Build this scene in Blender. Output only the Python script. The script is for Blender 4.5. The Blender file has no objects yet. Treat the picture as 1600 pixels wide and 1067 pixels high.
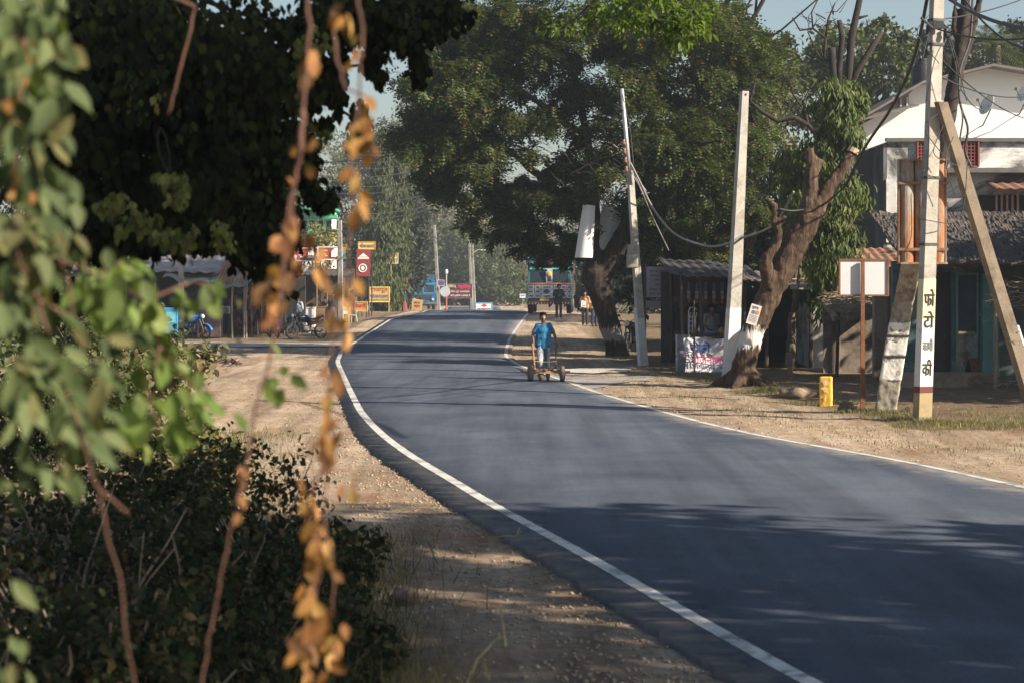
import bpy, math, random
import numpy as np
from mathutils import Vector, Matrix, noise
random.seed(7); rng = np.random.default_rng(7)
PI = math.pi
S = bpy.context.scene; COL = S.collection
TMP = bpy.data.scenes.new('workbench')          # meshes are evaluated here, removed at the end
HAZE = 0.0007
F = 3111.0; HC = 2.2; HY = 440.0           # focal length in photo pixels, camera height, horizon row

# ---------------------------------------------------------------- terrain
def sst(t): t = min(1, max(0, t)); return t*t*(3-2*t)
def prof(y):                                # height of the road along the view
    if y < 112: return 0.46*sst((y-72)/40)
    return 0.46-1.28*sst((y-113)/80)
def side(y):                                # height of the land beside it
    return -0.82*sst((y-140)/70)
def W(px, py, d): return Vector(((px-800)/F*d, d, HC+(HY-py)/F*d))
def interp(tab, y):
    ys = [t[1] for t in tab]; xs = [t[0] for t in tab]
    if y <= ys[0]: return xs[0]+(xs[1]-xs[0])/(ys[1]-ys[0])*(y-ys[0])
    if y >= ys[-1]: return xs[-1]+(xs[-1]-xs[-2])/(ys[-1]-ys[-2])*(y-ys[-1])
    return float(np.interp(y, ys, xs))
def raydist(py):
    # distance where the view ray of this pixel row meets the road profile
    lo = None; y = 4.0
    while y < 114:
        z = HC+(HY-py)/F*y
        if z <= prof(y)+0.03: return y
        y += 0.05
    return 114.0
Lpx = [(643,490.5),(611,498),(572,522),(535,545.6),(527,564),(536,585),(548,611),(564,643),(593,674),(627,700.5),(664,724),(716,753),(760,782),(856,832),(936,876),(1012,920),(1100,972),(1232,1044)]
Rpx = [(820,495),(815.5,500.5),(805,515.5),(796,529),(791.5,544),(790,556),(811,569.5),(892,597),(940,614),(1040,643),(1110,661.5),(1180,677),(1264,693),(1376,711),(1477,731.5),(1600,759)]
def tab(pxs):
    t = []
    for px, py in pxs:
        d = raydist(py); t.append(((px-800)/F*d, d))
    t.sort(key=lambda p: p[1]); o = []
    for p in t:
        if not o or p[1]-o[-1][1] > .3: o.append(p)
    return o
LT = tab(Lpx); RT = tab(Rpx)
def smooth_tab(T, lo=-6, hi=240, far=None):
    ys = np.arange(lo, hi, 0.5)
    xs = np.array([interp(T, y) for y in ys])
    if far: # road beyond the crest bends gently
        x0 = interp(T, 112)
        for i, y in enumerate(ys):
            if y > 112: xs[i] = x0+far*(y-112)
    k = np.exp(-np.linspace(-2, 2, 13)**2); k /= k.sum()
    xp = np.concatenate([xs[0]-(xs[1]-xs[0])*np.arange(6, 0, -1), xs, xs[-1]+(xs[-1]-xs[-2])*np.arange(1, 7)])
    return ys, np.convolve(xp, k, 'valid')
ROADY, LX = smooth_tab(LT, far=-0.02); _, RX = smooth_tab(RT, far=-0.02)
def lx(y): return float(np.interp(y, ROADY, LX))
def rx(y): return float(np.interp(y, ROADY, RX))
def ground_z(x, y):
    a, b = lx(y)-.5, rx(y)+.3
    if x < a: m = 1-sst((a-x-.3)/2.5)
    elif x > b: m = 1-sst((x-b-1.8)/4.5)
    else: m = 1
    return side(y)*(1-m)+prof(y)*m
def G(px, py, dd=0):                        # ground point under a pixel
    y = 4.0
    while y < 260:
        x = (px-800)/F*y; z = HC+(HY-py)/F*y
        if z <= ground_z(x, y): break
        y += 0.05
    return Vector((x, y, ground_z(x, y)))
def onground(px, d):
    x = (px-800)/F*d; return Vector((x, d, ground_z(x, d)))

# ---------------------------------------------------------------- materials
def nodes(name):
    m = bpy.data.materials.new(name); m.use_nodes = True
    nt = m.node_tree; return m, nt, nt.nodes['Principled BSDF'], nt.nodes['Material Output']
def N(nt, t, **kw):
    n = nt.nodes.new(t)
    for k, v in kw.items():
        if k in n.inputs: n.inputs[k].default_value = v
        else: setattr(n, k, v)
    return n
def ramp(nt, fac, stops):
    r = nt.nodes.new('ShaderNodeValToRGB'); e = r.color_ramp.elements
    while len(e) < len(stops): e.new(.5)
    for i, (p, c) in enumerate(stops): e[i].position = p; e[i].color = (*c, 1)
    nt.links.new(fac, r.inputs[0]); return r
def mix(nt, fac, a, b, mode='MIX'):
    n = nt.nodes.new('ShaderNodeMix'); n.data_type = 'RGBA'; n.blend_type = mode
    for s, v in ((0, fac), (6, a), (7, b)):
        if hasattr(v, 'is_linked') or hasattr(v, 'links'): nt.links.new(v, n.inputs[s])
        elif s == 0: n.inputs[0].default_value = v
        else: n.inputs[s].default_value = (*v, 1)
    return n.outputs[2]
_mc = {}
def M(name, col, rough=.75, var=.25, scale=6, bump=.15, metal=0, stain=None, stain_amt=.5, stretch=(1,1,1), spec=.5, bscale=None):
    if name in _mc: return _mc[name]
    m, nt, p, out = nodes(name)
    tc = N(nt, 'ShaderNodeTexCoord'); mp = N(nt, 'ShaderNodeMapping'); mp.inputs['Scale'].default_value = stretch
    nt.links.new(tc.outputs['Object'], mp.inputs[0])
    n1 = N(nt, 'ShaderNodeTexNoise', Scale=scale, Detail=8, Roughness=.65); nt.links.new(mp.outputs[0], n1.inputs[0])
    c = np.array(col)
    r = ramp(nt, n1.outputs[0], [(.28, tuple(c*(1-var))), (.72, tuple(np.minimum(c*(1+var), .95)))]); colr = r.outputs[0]
    if stain is not None:
        n2 = N(nt, 'ShaderNodeTexNoise', Scale=scale*.45, Detail=10, Roughness=.75, Distortion=.6); nt.links.new(mp.outputs[0], n2.inputs[0])
        r2 = ramp(nt, n2.outputs[0], [(.60-stain_amt*.28, (0,0,0)), (.70-stain_amt*.22, (1,1,1))])
        colr = mix(nt, r2.outputs[0], colr, tuple(stain))
    nt.links.new(colr, p.inputs['Base Color'])
    p.inputs['Roughness'].default_value = rough; p.inputs['Metallic'].default_value = metal
    p.inputs['Specular IOR Level'].default_value = spec
    if bump:
        n3 = N(nt, 'ShaderNodeTexNoise', Scale=bscale or scale*5, Detail=6, Roughness=.7); nt.links.new(mp.outputs[0], n3.inputs[0])
        b = N(nt, 'ShaderNodeBump', Strength=bump, Distance=.02); nt.links.new(n3.outputs[0], b.inputs['Height']); nt.links.new(b.outputs[0], p.inputs['Normal'])
    _mc[name] = m; return m
def leafmat(name, cols, trans=.35, rough=.55, spec=.25):
    """cols: list of base colours picked per leaf"""
    if name in _mc: return _mc[name]
    m, nt, p, out = nodes(name)
    g = N(nt, 'ShaderNodeNewGeometry')
    k = len(cols); st = [(i/k, c) for i, c in enumerate(cols)]
    r = ramp(nt, g.outputs['Random Per Island'], st); r.color_ramp.interpolation = 'CONSTANT'
    tc = N(nt, 'ShaderNodeTexCoord'); n1 = N(nt, 'ShaderNodeTexNoise', Scale=1.3, Detail=3); nt.links.new(tc.outputs['Object'], n1.inputs[0])
    r2 = ramp(nt, n1.outputs[0], [(.3, (.6,.62,.6)), (.7, (1.25,1.2,1.0))])
    c = mix(nt, 1.0, r.outputs[0], r2.outputs[0], 'MULTIPLY')
    nt.links.new(c, p.inputs['Base Color']); p.inputs['Roughness'].default_value = rough; p.inputs['Specular IOR Level'].default_value = spec
    t = N(nt, 'ShaderNodeBsdfTranslucent'); cc = mix(nt, 1.0, c, (1.5,1.7,.6), 'MULTIPLY'); nt.links.new(cc, t.inputs[0])
    ms = N(nt, 'ShaderNodeMixShader'); ms.inputs[0].default_value = trans
    nt.links.new(p.outputs[0], ms.inputs[1]); nt.links.new(t.outputs[0], ms.inputs[2]); nt.links.new(ms.outputs[0], out.inputs[0])
    _mc[name] = m; return m
def glassmat(name='dark_glass', col=(.02,.03,.035)):
    if name in _mc: return _mc[name]
    m, nt, p, out = nodes(name); p.inputs['Base Color'].default_value = (*col, 1); p.inputs['Roughness'].default_value = .12
    _mc[name] = m; return m

# ---------------------------------------------------------------- objects
def props(o, label=None, cat=None, group=None, kind=None):
    if label: o['label'] = label
    if cat: o['category'] = cat
    if group: o['group'] = group
    if kind: o['kind'] = kind
    return o
def thing(name, label, cat, loc, rz=0, group=None, rot=None):
    o = bpy.data.objects.new(name, None); COL.objects.link(o); o.empty_display_size = .2
    o.location = loc; o.rotation_euler = rot or (0, 0, rz); return props(o, label, cat, group)
def meshobj(name, V, Fc, mat, parent=None, smooth=False, mi=None):
    me = bpy.data.meshes.new(name)
    me.from_pydata([tuple(v) for v in V], [], Fc)
    for mm in (mat if isinstance(mat, (list, tuple)) else [mat]): me.materials.append(mm)
    if mi: me.polygons.foreach_set('material_index', mi)
    if smooth: me.polygons.foreach_set('use_smooth', [True]*len(me.polygons))
    me.update(); o = bpy.data.objects.new(name, me); COL.objects.link(o)
    if parent: o.parent = parent
    return o
def fastmesh(name, V, Fc, mat, parent=None, smooth=False):
    """V (n,3) array, Fc (m,k) array with equal sized faces"""
    me = bpy.data.meshes.new(name); m, k = Fc.shape
    me.vertices.add(len(V)); me.vertices.foreach_set('co', V.astype(np.float32).ravel())
    me.loops.add(m*k); me.loops.foreach_set('vertex_index', Fc.astype(np.int32).ravel())
    me.polygons.add(m); me.polygons.foreach_set('loop_start', np.arange(0, m*k, k, dtype=np.int32))
    me.materials.append(mat); me.update(calc_edges=True)
    if smooth: me.polygons.foreach_set('use_smooth', [True]*m)
    o = bpy.data.objects.new(name, me); COL.objects.link(o)
    if parent: o.parent = parent
    return o
def basis(a):
    a = Vector(a).normalized(); u = Vector((0,0,1)) if abs(a.z) < .9 else Vector((1,0,0))
    x = a.cross(u).normalized(); return x, a.cross(x).normalized(), a
class MB:
    def __init__(s): s.V = []; s.F = []
    def add(s, V, Fc, mat=None):
        n = len(s.V); s.V += [tuple(mat @ Vector(v)) if mat else tuple(v) for v in V]; s.F += [tuple(i+n for i in f) for f in Fc]; return s
    def box(s, c, d, rz=0, rot=None, bev=0):
        x, y, z = d[0]/2, d[1]/2, d[2]/2
        m = Matrix.Translation(c) @ (rot.to_4x4() if rot else Matrix.Rotation(rz, 4, 'Z'))
        if bev:
            b = min(bev, x*.9, y*.9, z*.9); V = []
            for sx in (-1,1):
                for sy in (-1,1):
                    for sz in (-1,1):
                        V += [(sx*(x-b), sy*(y-b), sz*z), (sx*(x-b), sy*y, sz*(z-b)), (sx*x, sy*(y-b), sz*(z-b))]
            id = lambda i,j,k,q: ((i*2+j)*2+k)*3+q
            Fc = []
            for k in (0,1): Fc.append([id(0,0,k,0), id(1,0,k,0), id(1,1,k,0), id(0,1,k,0)][::(1 if k else -1)])
            for j in (0,1): Fc.append([id(0,j,0,1), id(1,j,0,1), id(1,j,1,1), id(0,j,1,1)][::(-1 if j else 1)])
            for i in (0,1): Fc.append([id(i,0,0,2), id(i,1,0,2), id(i,1,1,2), id(i,0,1,2)][::(1 if i else -1)])
            for j in (0,1):
                for k in (0,1): Fc.append([id(0,j,k,0), id(1,j,k,0), id(1,j,k,1), id(0,j,k,1)])
            for i in (0,1):
                for k in (0,1): Fc.append([id(i,0,k,0), id(i,1,k,0), id(i,1,k,2), id(i,0,k,2)])
            for i in (0,1):
                for j in (0,1): Fc.append([id(i,j,0,1), id(i,j,1,1), id(i,j,1,2), id(i,j,0,2)])
            for i in (0,1):
                for j in (0,1):
                    for k in (0,1): Fc.append([id(i,j,k,0), id(i,j,k,1), id(i,j,k,2)])
            return s.add(V, Fc, m)
        V = [(-x,-y,-z),(x,-y,-z),(x,y,-z),(-x,y,-z),(-x,-y,z),(x,-y,z),(x,y,z),(-x,y,z)]
        return s.add(V, [(0,3,2,1),(4,5,6,7),(0,1,5,4),(1,2,6,5),(2,3,7,6),(3,0,4,7)], m)
    def tube(s, P, R, n=8, cap=True, sq=False):
        P = [Vector(p) for p in P]; R = R if hasattr(R, '__len__') else [R]*len(P)
        n0 = len(s.V); k = len(P); px = None
        for i, p in enumerate(P):
            a = (P[min(i+1,k-1)]-P[max(i-1,0)])
            if a.length < 1e-9: a = Vector((0,0,1))
            a.normalize()
            if px is None: x, y, _ = basis(a)
            else:
                x = (px-a*px.dot(a)).normalized(); y = a.cross(x)
            px = x
            for j in range(n):
                t = 2*PI*j/n; s.V.append(tuple(p+(x*math.cos(t)+y*math.sin(t))*R[i]))
        for i in range(k-1):
            for j in range(n):
                a = n0+i*n+j; b = n0+i*n+(j+1)%n; s.F.append((a, b, b+n, a+n))
        if cap: s.F.append(tuple(n0+j for j in range(n))[::-1]); s.F.append(tuple(n0+(k-1)*n+j for j in range(n)))
        return s
    def post(s, p0, p1, w0, w1, dp0=None, dp1=None, yaw=0):
        """tapered rectangular post"""
        p0, p1 = Vector(p0), Vector(p1); dp0 = dp0 or w0; dp1 = dp1 or w1
        c, sn = math.cos(yaw), math.sin(yaw); V = []
        for p, w, d in ((p0,w0,dp0),(p1,w1,dp1)):
            for a, b in ((-1,-1),(1,-1),(1,1),(-1,1)):
                x, y = a*w/2, b*d/2; V.append((p.x+x*c-y*sn, p.y+x*sn+y*c, p.z))
        return s.add(V, [(0,3,2,1),(4,5,6,7),(0,1,5,4),(1,2,6,5),(2,3,7,6),(3,0,4,7)])
    def sphere(s, c, r, nu=12, nv=8):
        r = r if hasattr(r, '__len__') else (r,r,r); V = [(c[0],c[1],c[2]+r[2])]; Fc = []
        for i in range(1, nv):
            f = PI*i/nv
            for j in range(nu):
                t = 2*PI*j/nu; V.append((c[0]+r[0]*math.sin(f)*math.cos(t), c[1]+r[1]*math.sin(f)*math.sin(t), c[2]+r[2]*math.cos(f)))
        V.append((c[0],c[1],c[2]-r[2])); L = len(V)-1
        for j in range(nu): Fc.append((0, 1+j, 1+(j+1)%nu)); Fc.append((L, L-nu+(j+1)%nu, L-nu+j))
        for i in range(nv-2):
            for j in range(nu):
                a = 1+i*nu+j; b = 1+i*nu+(j+1)%nu; Fc.append((a, a+nu, b+nu, b))
        return s.add(V, Fc)
    def cap(s, p0, r0, p1, r1, n=10):           # tapered capsule
        p0, p1 = Vector(p0), Vector(p1); s.tube([p0, p1], [r0, r1], n); s.sphere(p0, r0, n, 6); s.sphere(p1, r1, n, 6); return s
    def torus(s, c, R, r, axis='Y', nu=24, nv=8, sx=1):
        V = []; Fc = []
        for i in range(nu):
            t = 2*PI*i/nu
            for j in range(nv):
                f = 2*PI*j/nv; q = R+r*math.cos(f); a, b, h = q*math.cos(t), q*math.sin(t), r*math.sin(f)*sx
                V.append((c[0]+a, c[1]+h, c[2]+b) if axis == 'Y' else ((c[0]+h, c[1]+a, c[2]+b) if axis == 'X' else (c[0]+a, c[1]+b, c[2]+h)))
        for i in range(nu):
            for j in range(nv):
                a = i*nv+j; b = i*nv+(j+1)%nv; c2 = ((i+1)%nu)*nv
                Fc.append((a, b, c2+(j+1)%nv, c2+j))
        return s.add(V, Fc)
    def prism(s, poly, y0, y1):                 # polygon in XZ, thick in Y
        n = len(poly); V = [(p[0], y0, p[1]) for p in poly]+[(p[0], y1, p[1]) for p in poly]
        Fc = [tuple(range(n)), tuple(range(2*n-1, n-1, -1))]+[(i, i+n, (i+1)%n+n, (i+1)%n) for i in range(n)]
        return s.add(V, Fc)
    def grid(s, fn, nu, nv, thick=0):
        """fn(u,v)->point ; optional thickness downwards"""
        n0 = len(s.V)
        P = [[Vector(fn(i/nu, j/nv)) for j in range(nv+1)] for i in range(nu+1)]
        for k in range(2 if thick else 1):
            for r in P:
                for p in r: s.V.append((p.x, p.y, p.z-k*thick))
        w = nv+1; L = (nu+1)*w
        for k in range(2 if thick else 1):
            for i in range(nu):
                for j in range(nv):
                    a = n0+k*L+i*w+j; f = (a, a+w, a+w+1, a+1); s.F.append(f if k == 0 else f[::-1])
        if thick:
            ring = [i*w for i in range(nu+1)]+[nu*w+j for j in range(1, w)]+[i*w+nv for i in range(nu-1, -1, -1)]+[j for j in range(nv-1, 0, -1)]
            for i in range(len(ring)):
                a, b = n0+ring[i], n0+ring[(i+1)%len(ring)]; s.F.append((a, b, b+L, a+L))
        return s
    def text(s, str_, h, at, mat=None, thick=.004, sx=1, rz=0, yaw=0):
        """lettering facing -Y, centred on at"""
        V, Fc = text_geo(str_)
        if not V: return s
        xs = [v[0] for v in V]; ys = [v[1] for v in V]; cx, cy = (min(xs)+max(xs))/2, (min(ys)+max(ys))/2; k = h/max(1e-6, max(ys)-min(ys))
        m = Matrix.Translation(at) @ Matrix.Rotation(yaw, 4, 'Z') @ Matrix.Rotation(rz, 4, 'Y')
        return s.add([((v[0]-cx)*k*sx, -thick*(1 if v[2] > .0001 else 0), (v[1]-cy)*k) for v in V], Fc, m)
    def textfit(s, str_, w, h, at, thick=.004, rz=0, yaw=0):
        V, Fc = text_geo(str_)
        if not V: return s
        xs = [v[0] for v in V]; ys = [v[1] for v in V]
        return s.text(str_, h, at, thick=thick, sx=w/h*(max(ys)-min(ys))/max(1e-6, max(xs)-min(xs)), rz=rz, yaw=yaw)
    def build(s, name, mat, parent=None, smooth=False): return meshobj(name, s.V, s.F, mat, parent, smooth)
_tg = {}
def text_geo(t):
    if t in _tg: return _tg[t]
    c = bpy.data.curves.new('t', 'FONT'); c.body = t; c.size = 1; c.extrude = .02; c.offset = .012; c.resolution_u = 3
    o = bpy.data.objects.new('t', c); TMP.collection.objects.link(o); TMP.view_layers[0].update()
    me = bpy.data.meshes.new_from_object(o.evaluated_get(TMP.view_layers[0].depsgraph))
    r = ([tuple(v.co) for v in me.vertices], [tuple(p.vertices) for p in me.polygons])
    bpy.data.objects.remove(o); bpy.data.curves.remove(c); bpy.data.meshes.remove(me); _tg[t] = r; return r
def remesh(mb, voxel, smooth=2, disp=0, dscale=1):
    me = bpy.data.meshes.new('r'); me.from_pydata(mb.V, [], mb.F); me.update(); o = bpy.data.objects.new('r', me); TMP.collection.objects.link(o)
    md = o.modifiers.new('r', 'REMESH'); md.mode = 'VOXEL'; md.voxel_size = voxel
    if smooth: sm = o.modifiers.new('s', 'SMOOTH'); sm.iterations = smooth; sm.factor = .5
    TMP.view_layers[0].update()
    e = bpy.data.meshes.new_from_object(o.evaluated_get(TMP.view_layers[0].depsgraph))
    bpy.data.objects.remove(o); bpy.data.meshes.remove(me)
    out = MB(); 
    if disp:
        NR = [v.normal.copy() for v in e.vertices]
        for v, nr in zip(e.vertices, NR):
            p = v.co*dscale; k = noise.noise(p)+.5*noise.noise(p*2.3)+.25*noise.noise(p*5); v.co = v.co+nr*k*disp
    out.V = [tuple(v.co) for v in e.vertices]; out.F = [tuple(p.vertices) for p in e.polygons]; bpy.data.meshes.remove(e); return out
def copytree(o, parent=None):
    c = o.copy(); COL.objects.link(c)
    if parent: c.parent = parent
    for ch in list(o.children): copytree(ch, c)
    return c

# ---------------------------------------------------------------- foliage
T_DIA = (np.array([[0,0,0],[.28,.45,.05],[0,1,-.05],[-.28,.45,.05]]), np.array([[0,1,2,3]]))
def t_leaf(w=.36):
    V = [[0,0,0]]; rows = [(.18,.62),(.42,1),(.72,.7)]
    for y, k in rows: V += [[-w*k/1, y, .06*k-.12*y*y], [0, y, -.02-.14*y*y], [w*k, y, .06*k-.12*y*y]]
    V += [[0,1,-.2]]
    Q = [[0,0,2,1],[0,0,3,2]]
    F_ = [[0,2,1,1],[0,3,2,2]]
    q = []
    for r in range(2):
        b = 1+r*3; q += [[b,b+1,b+4,b+3],[b+1,b+2,b+5,b+4]]
    return np.array(V, float), [(0,2,1),(0,3,2)], q, [(7,8,10),(8,9,10)]
def tri_leaf(w=.36):
    V, a, q, b = t_leaf(w); T = list(a)+list(b)
    for f in q: T += [(f[0],f[1],f[2]),(f[0],f[2],f[3])]
    return V, np.array(T)
T_LEAF = tri_leaf(.34); T_WIDE = tri_leaf(.42); T_SLIM = tri_leaf(.13)
def barkmat(name, col, z0, z1, paint=(.62,.60,.56)):
    """fissured bark with a flaking limewash ring between two heights"""
    m, nt, p, out = nodes(name); tc = N(nt, 'ShaderNodeTexCoord'); o = tc.outputs['Object']; c0 = np.array(col)
    mp = N(nt, 'ShaderNodeMapping'); mp.inputs['Scale'].default_value = (5,5,.7); nt.links.new(o, mp.inputs[0])
    n1 = N(nt, 'ShaderNodeTexNoise', Scale=2.6, Detail=10, Roughness=.7, Distortion=.5); nt.links.new(mp.outputs[0], n1.inputs[0])
    n2 = N(nt, 'ShaderNodeTexNoise', Scale=1.4, Detail=6); nt.links.new(o, n2.inputs[0])
    c = ramp(nt, n1.outputs[0], [(.35, tuple(c0*.35)), (.5, tuple(c0)), (.7, tuple(c0*1.9))]).outputs[0]
    c = mix(nt, 1, c, ramp(nt, n2.outputs[0], [(.35, (.6,.55,.5)), (.65, (1.2,1.15,1.1))]).outputs[0], 'MULTIPLY')
    sx = N(nt, 'ShaderNodeSeparateXYZ'); nt.links.new(o, sx.inputs[0]); md = N(nt, 'ShaderNodeMapRange'); md.interpolation_type = 'LINEAR'
    zc, hz = (z0+z1)/2, (z1-z0)/2
    a = N(nt, 'ShaderNodeMath', operation='SUBTRACT'); nt.links.new(sx.outputs[2], a.inputs[0]); a.inputs[1].default_value = zc
    b = N(nt, 'ShaderNodeMath', operation='ABSOLUTE'); nt.links.new(a.outputs[0], b.inputs[0])
    d = N(nt, 'ShaderNodeMath', operation='MULTIPLY_ADD'); nt.links.new(b.outputs[0], d.inputs[0]); d.inputs[1].default_value = -.55/hz; d.inputs[2].default_value = .62
    e = N(nt, 'ShaderNodeMath', operation='ADD'); nt.links.new(d.outputs[0], e.inputs[0]); nt.links.new(n1.outputs[0], e.inputs[1])
    f = ramp(nt, e.outputs[0], [(.84, (0,0,0)), (.93, (1,1,1))]).outputs[0]
    c = mix(nt, f, c, paint)
    nt.links.new(c, p.inputs['Base Color']); p.inputs['Roughness'].default_value = .95; p.inputs['Specular IOR Level'].default_value = .2
    bp = N(nt, 'ShaderNodeBump', Strength=1, Distance=.05); nt.links.new(n1.outputs[0], bp.inputs['Height']); nt.links.new(bp.outputs[0], p.inputs['Normal'])
    return m
def t_frond(n=7, lw=.05, ll=.28, droop=.35):
    V = []; T = []
    for i in range(n):
        y = .12+.88*i/(n-1); z = -droop*y*y; k = ll*(1-.5*abs(y-.5))
        for sgn in (-1, 1):
            b = len(V); V += [[0,y,z],[sgn*k*.5, y+.10+lw, z-.02-.1*k],[sgn*k, y+.14, z-.12*k-.06],[sgn*k*.5, y+.10-lw, z-.02-.1*k]]; T += [[b,b+1,b+2,b+3]]
    b = len(V); V += [[-.008,0,0],[.008,0,0],[.004,1,-droop],[-.004,1,-droop]]; T += [[b,b+1,b+2,b+3]]
    return np.array(V), np.array(T)
T_FROND = t_frond(4, .12, .46, .4)
def scatter(T, P, A, Nn, Sz):
    """template copies at P with length axis A, normal Nn, size Sz"""
    tv, tf = T; n = len(P)
    A = A/np.linalg.norm(A, axis=1, keepdims=True); X = np.cross(A, Nn); X /= np.linalg.norm(X, axis=1, keepdims=True)+1e-9; Z = np.cross(X, A)
    V = P[:,None,:]+Sz[:,None,None]*(tv[None,:,0:1]*X[:,None,:]+tv[None,:,1:2]*A[:,None,:]+tv[None,:,2:3]*Z[:,None,:])
    Fc = tf[None]+(np.arange(n)*len(tv))[:,None,None]
    return V.reshape(-1,3), Fc.reshape(-1, tf.shape[1])
def rand_unit(n, r=rng):
    v = r.normal(size=(n,3)); return v/np.linalg.norm(v, axis=1, keepdims=True)
def clump_points(cl, n, sub=.22, shell=.5, nsub=None):
    """points in ellipsoid clumps; cl rows: cx cy cz rx ry rz weight"""
    out = []; cen = []
    cl = np.array(cl, float); w = cl[:,6]/cl[:,6].sum()
    for c, k in zip(cl, (w*n).astype(int)):
        if k < 1: continue
        ns = nsub or max(6, k//45)
        u = rand_unit(ns)*(shell+(1-shell)*rng.random((ns,1))**.6); u *= .95+.25*rng.random((ns,1))
        sc = c[:3]+u*c[3:6]; i = rng.integers(0, ns, k)
        # lumps of unequal size, flattened a little
        rs = (sub*(.5+1.0*rng.random(ns)))[i][:,None]*np.array([1,1,.75])*min(c[3:6])*rng.normal(size=(k,3))*.75
        out.append(sc[i]+rs); cen.append(np.repeat(c[None,:3], k, 0))
    return np.concatenate(out), np.concatenate(cen)
def foliage(name, cl, n, T, size, mat, parent, mode='rand', sub=.22, shell=.5, origin=(0,0,0), nsub=None, vary=.35):
    P, C = clump_points(cl, n, sub, shell, nsub); k = len(P); o = P-C; o /= np.linalg.norm(o, axis=1, keepdims=True)+1e-6
    if mode == 'droop': A = rand_unit(k)*.55+o*.25+np.array([0,0,-1.0]); Nn = o+rand_unit(k)*.6+np.array([0,0,.2])
    elif mode == 'out': A = rand_unit(k)*.7+o*.9+np.array([0,0,-.25]); Nn = np.array([0,0,1.0])+rand_unit(k)*.5
    else: A = rand_unit(k)+o*.3+np.array([0,0,-.3]); Nn = rand_unit(k)*.8+np.array([0,0,.6])+o*.5
    Sz = size*(1-vary+2*vary*rng.random(k))
    V, Fc = scatter(T, P, A, Nn, Sz); return fastmesh(name, V-np.array(origin)[None], Fc, mat, parent)
def pxclump(c):
    px, py, d, rxp, ryp, rd, w = c; s = F/d; p = W(px, py, d); return (p.x, p.y, p.z, rxp/s, rd, ryp/s, w)
def limb(mb, p0, p1, r0, r1, bend=.15, n=6, k=6):
    p0, p1 = Vector(p0), Vector(p1); L = (p1-p0).length; off = Vector(rand_unit(1)[0])*L*bend
    P = []; R = []
    for i in range(n+1):
        t = i/n; P.append(p0.lerp(p1, t)+off*math.sin(PI*t)+Vector(rand_unit(1)[0])*L*.02*(0<i<n)); R.append(r0+(r1-r0)*t)
    mb.tube(P, R, k); return P
def tree(name, label, cat, base, clumps, n, size, mat, bark, trunk_r=.2, T=T_DIA, mode='rand', sub=.22, shell=.5, group=None, px=True, fork=.35, limbs=None, trunk_top=None, nsub=None):
    cl = [pxclump(c) if px else c for c in clumps]; base = Vector(base)
    t = thing(name, label, cat, base, group=group)
    cz = np.array(cl); cen = Vector(np.average(cz[:,:3], axis=0, weights=cz[:,6])); 
    fk = base.lerp(Vector((cen.x, cen.y, cen.z)), fork) if trunk_top is None else Vector(trunk_top)
    mb = MB(); limb(mb, base-Vector((0,0,.2)), fk, trunk_r*1.25, trunk_r*.8, .04, 6, 9)
    for c in (cl if limbs is None else cl[:limbs]):
        e = Vector(c[:3]); P = limb(mb, fk, e, trunk_r*.55, trunk_r*.16, .12, 6, 6)
        for q in range(4):
            u = Vector(rand_unit(1)[0]); e2 = e+Vector((u.x*c[3], u.y*c[4], u.z*c[5]))*.85; limb(mb, P[3+q%3], e2, trunk_r*.16, trunk_r*.03, .15, 4, 4)
    mb.V = [tuple(Vector(v)-base) for v in mb.V]
    mb.build('trunk', bark, t, True)
    foliage('crown', cl, n, T, size, mat, t, mode, sub, shell, base, nsub)
    return t
# ================================================================ camera, light, sky
cam = bpy.data.cameras.new('camera'); co = bpy.data.objects.new('camera', cam); COL.objects.link(co); S.camera = co
cam.sensor_width = 36; cam.lens = 36*F/1600; cam.shift_y = -(533.5-HY)/1600; cam.clip_start = .1; cam.clip_end = 4000
co.location = (0, 0, HC); co.rotation_euler = (PI/2, 0, 0)
cam.dof.use_dof = True; cam.dof.focus_distance = 45; cam.dof.aperture_fstop = 4.4; cam.dof.aperture_blades = 0
EL, AZ = math.radians(30), math.radians(25)         # sun to the right and a little behind the camera
to_sun = Vector((math.cos(AZ)*math.cos(EL), -math.sin(AZ)*math.cos(EL), math.sin(EL)))
sl = bpy.data.lights.new('sun', 'SUN'); sl.energy = 5; sl.angle = math.radians(.5); sl.color = (1, .87, .70)
so = bpy.data.objects.new('sun', sl); COL.objects.link(so); so.rotation_euler = to_sun.to_track_quat('Z', 'Y').to_euler()
w = bpy.data.worlds.new('World'); S.world = w; w.use_nodes = True; nt = w.node_tree
sk = nt.nodes.new('ShaderNodeTexSky'); sk.sky_type = 'NISHITA'; sk.sun_disc = False; sk.sun_elevation = EL
sk.sun_rotation = math.atan2(to_sun.x, to_sun.y); sk.dust_density = 1.4; sk.air_density = 1.1; sk.ozone_density = 1.0
nt.links.new(sk.outputs[0], nt.nodes['Background'].inputs[0]); nt.nodes['Background'].inputs[1].default_value = .055
S.view_settings.view_transform = 'Standard'; S.view_settings.look = 'None'; S.view_settings.gamma = 1; S.view_settings.exposure = 1.2
S.cycles.use_denoising = True; S.cycles.max_bounces = 6; S.cycles.transparent_max_bounces = 8; S.cycles.volume_bounces = 0
S.cycles.volume_step_rate = 4; S.cycles.volume_max_steps = 64; S.cycles.sample_clamp_indirect = 4

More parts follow.
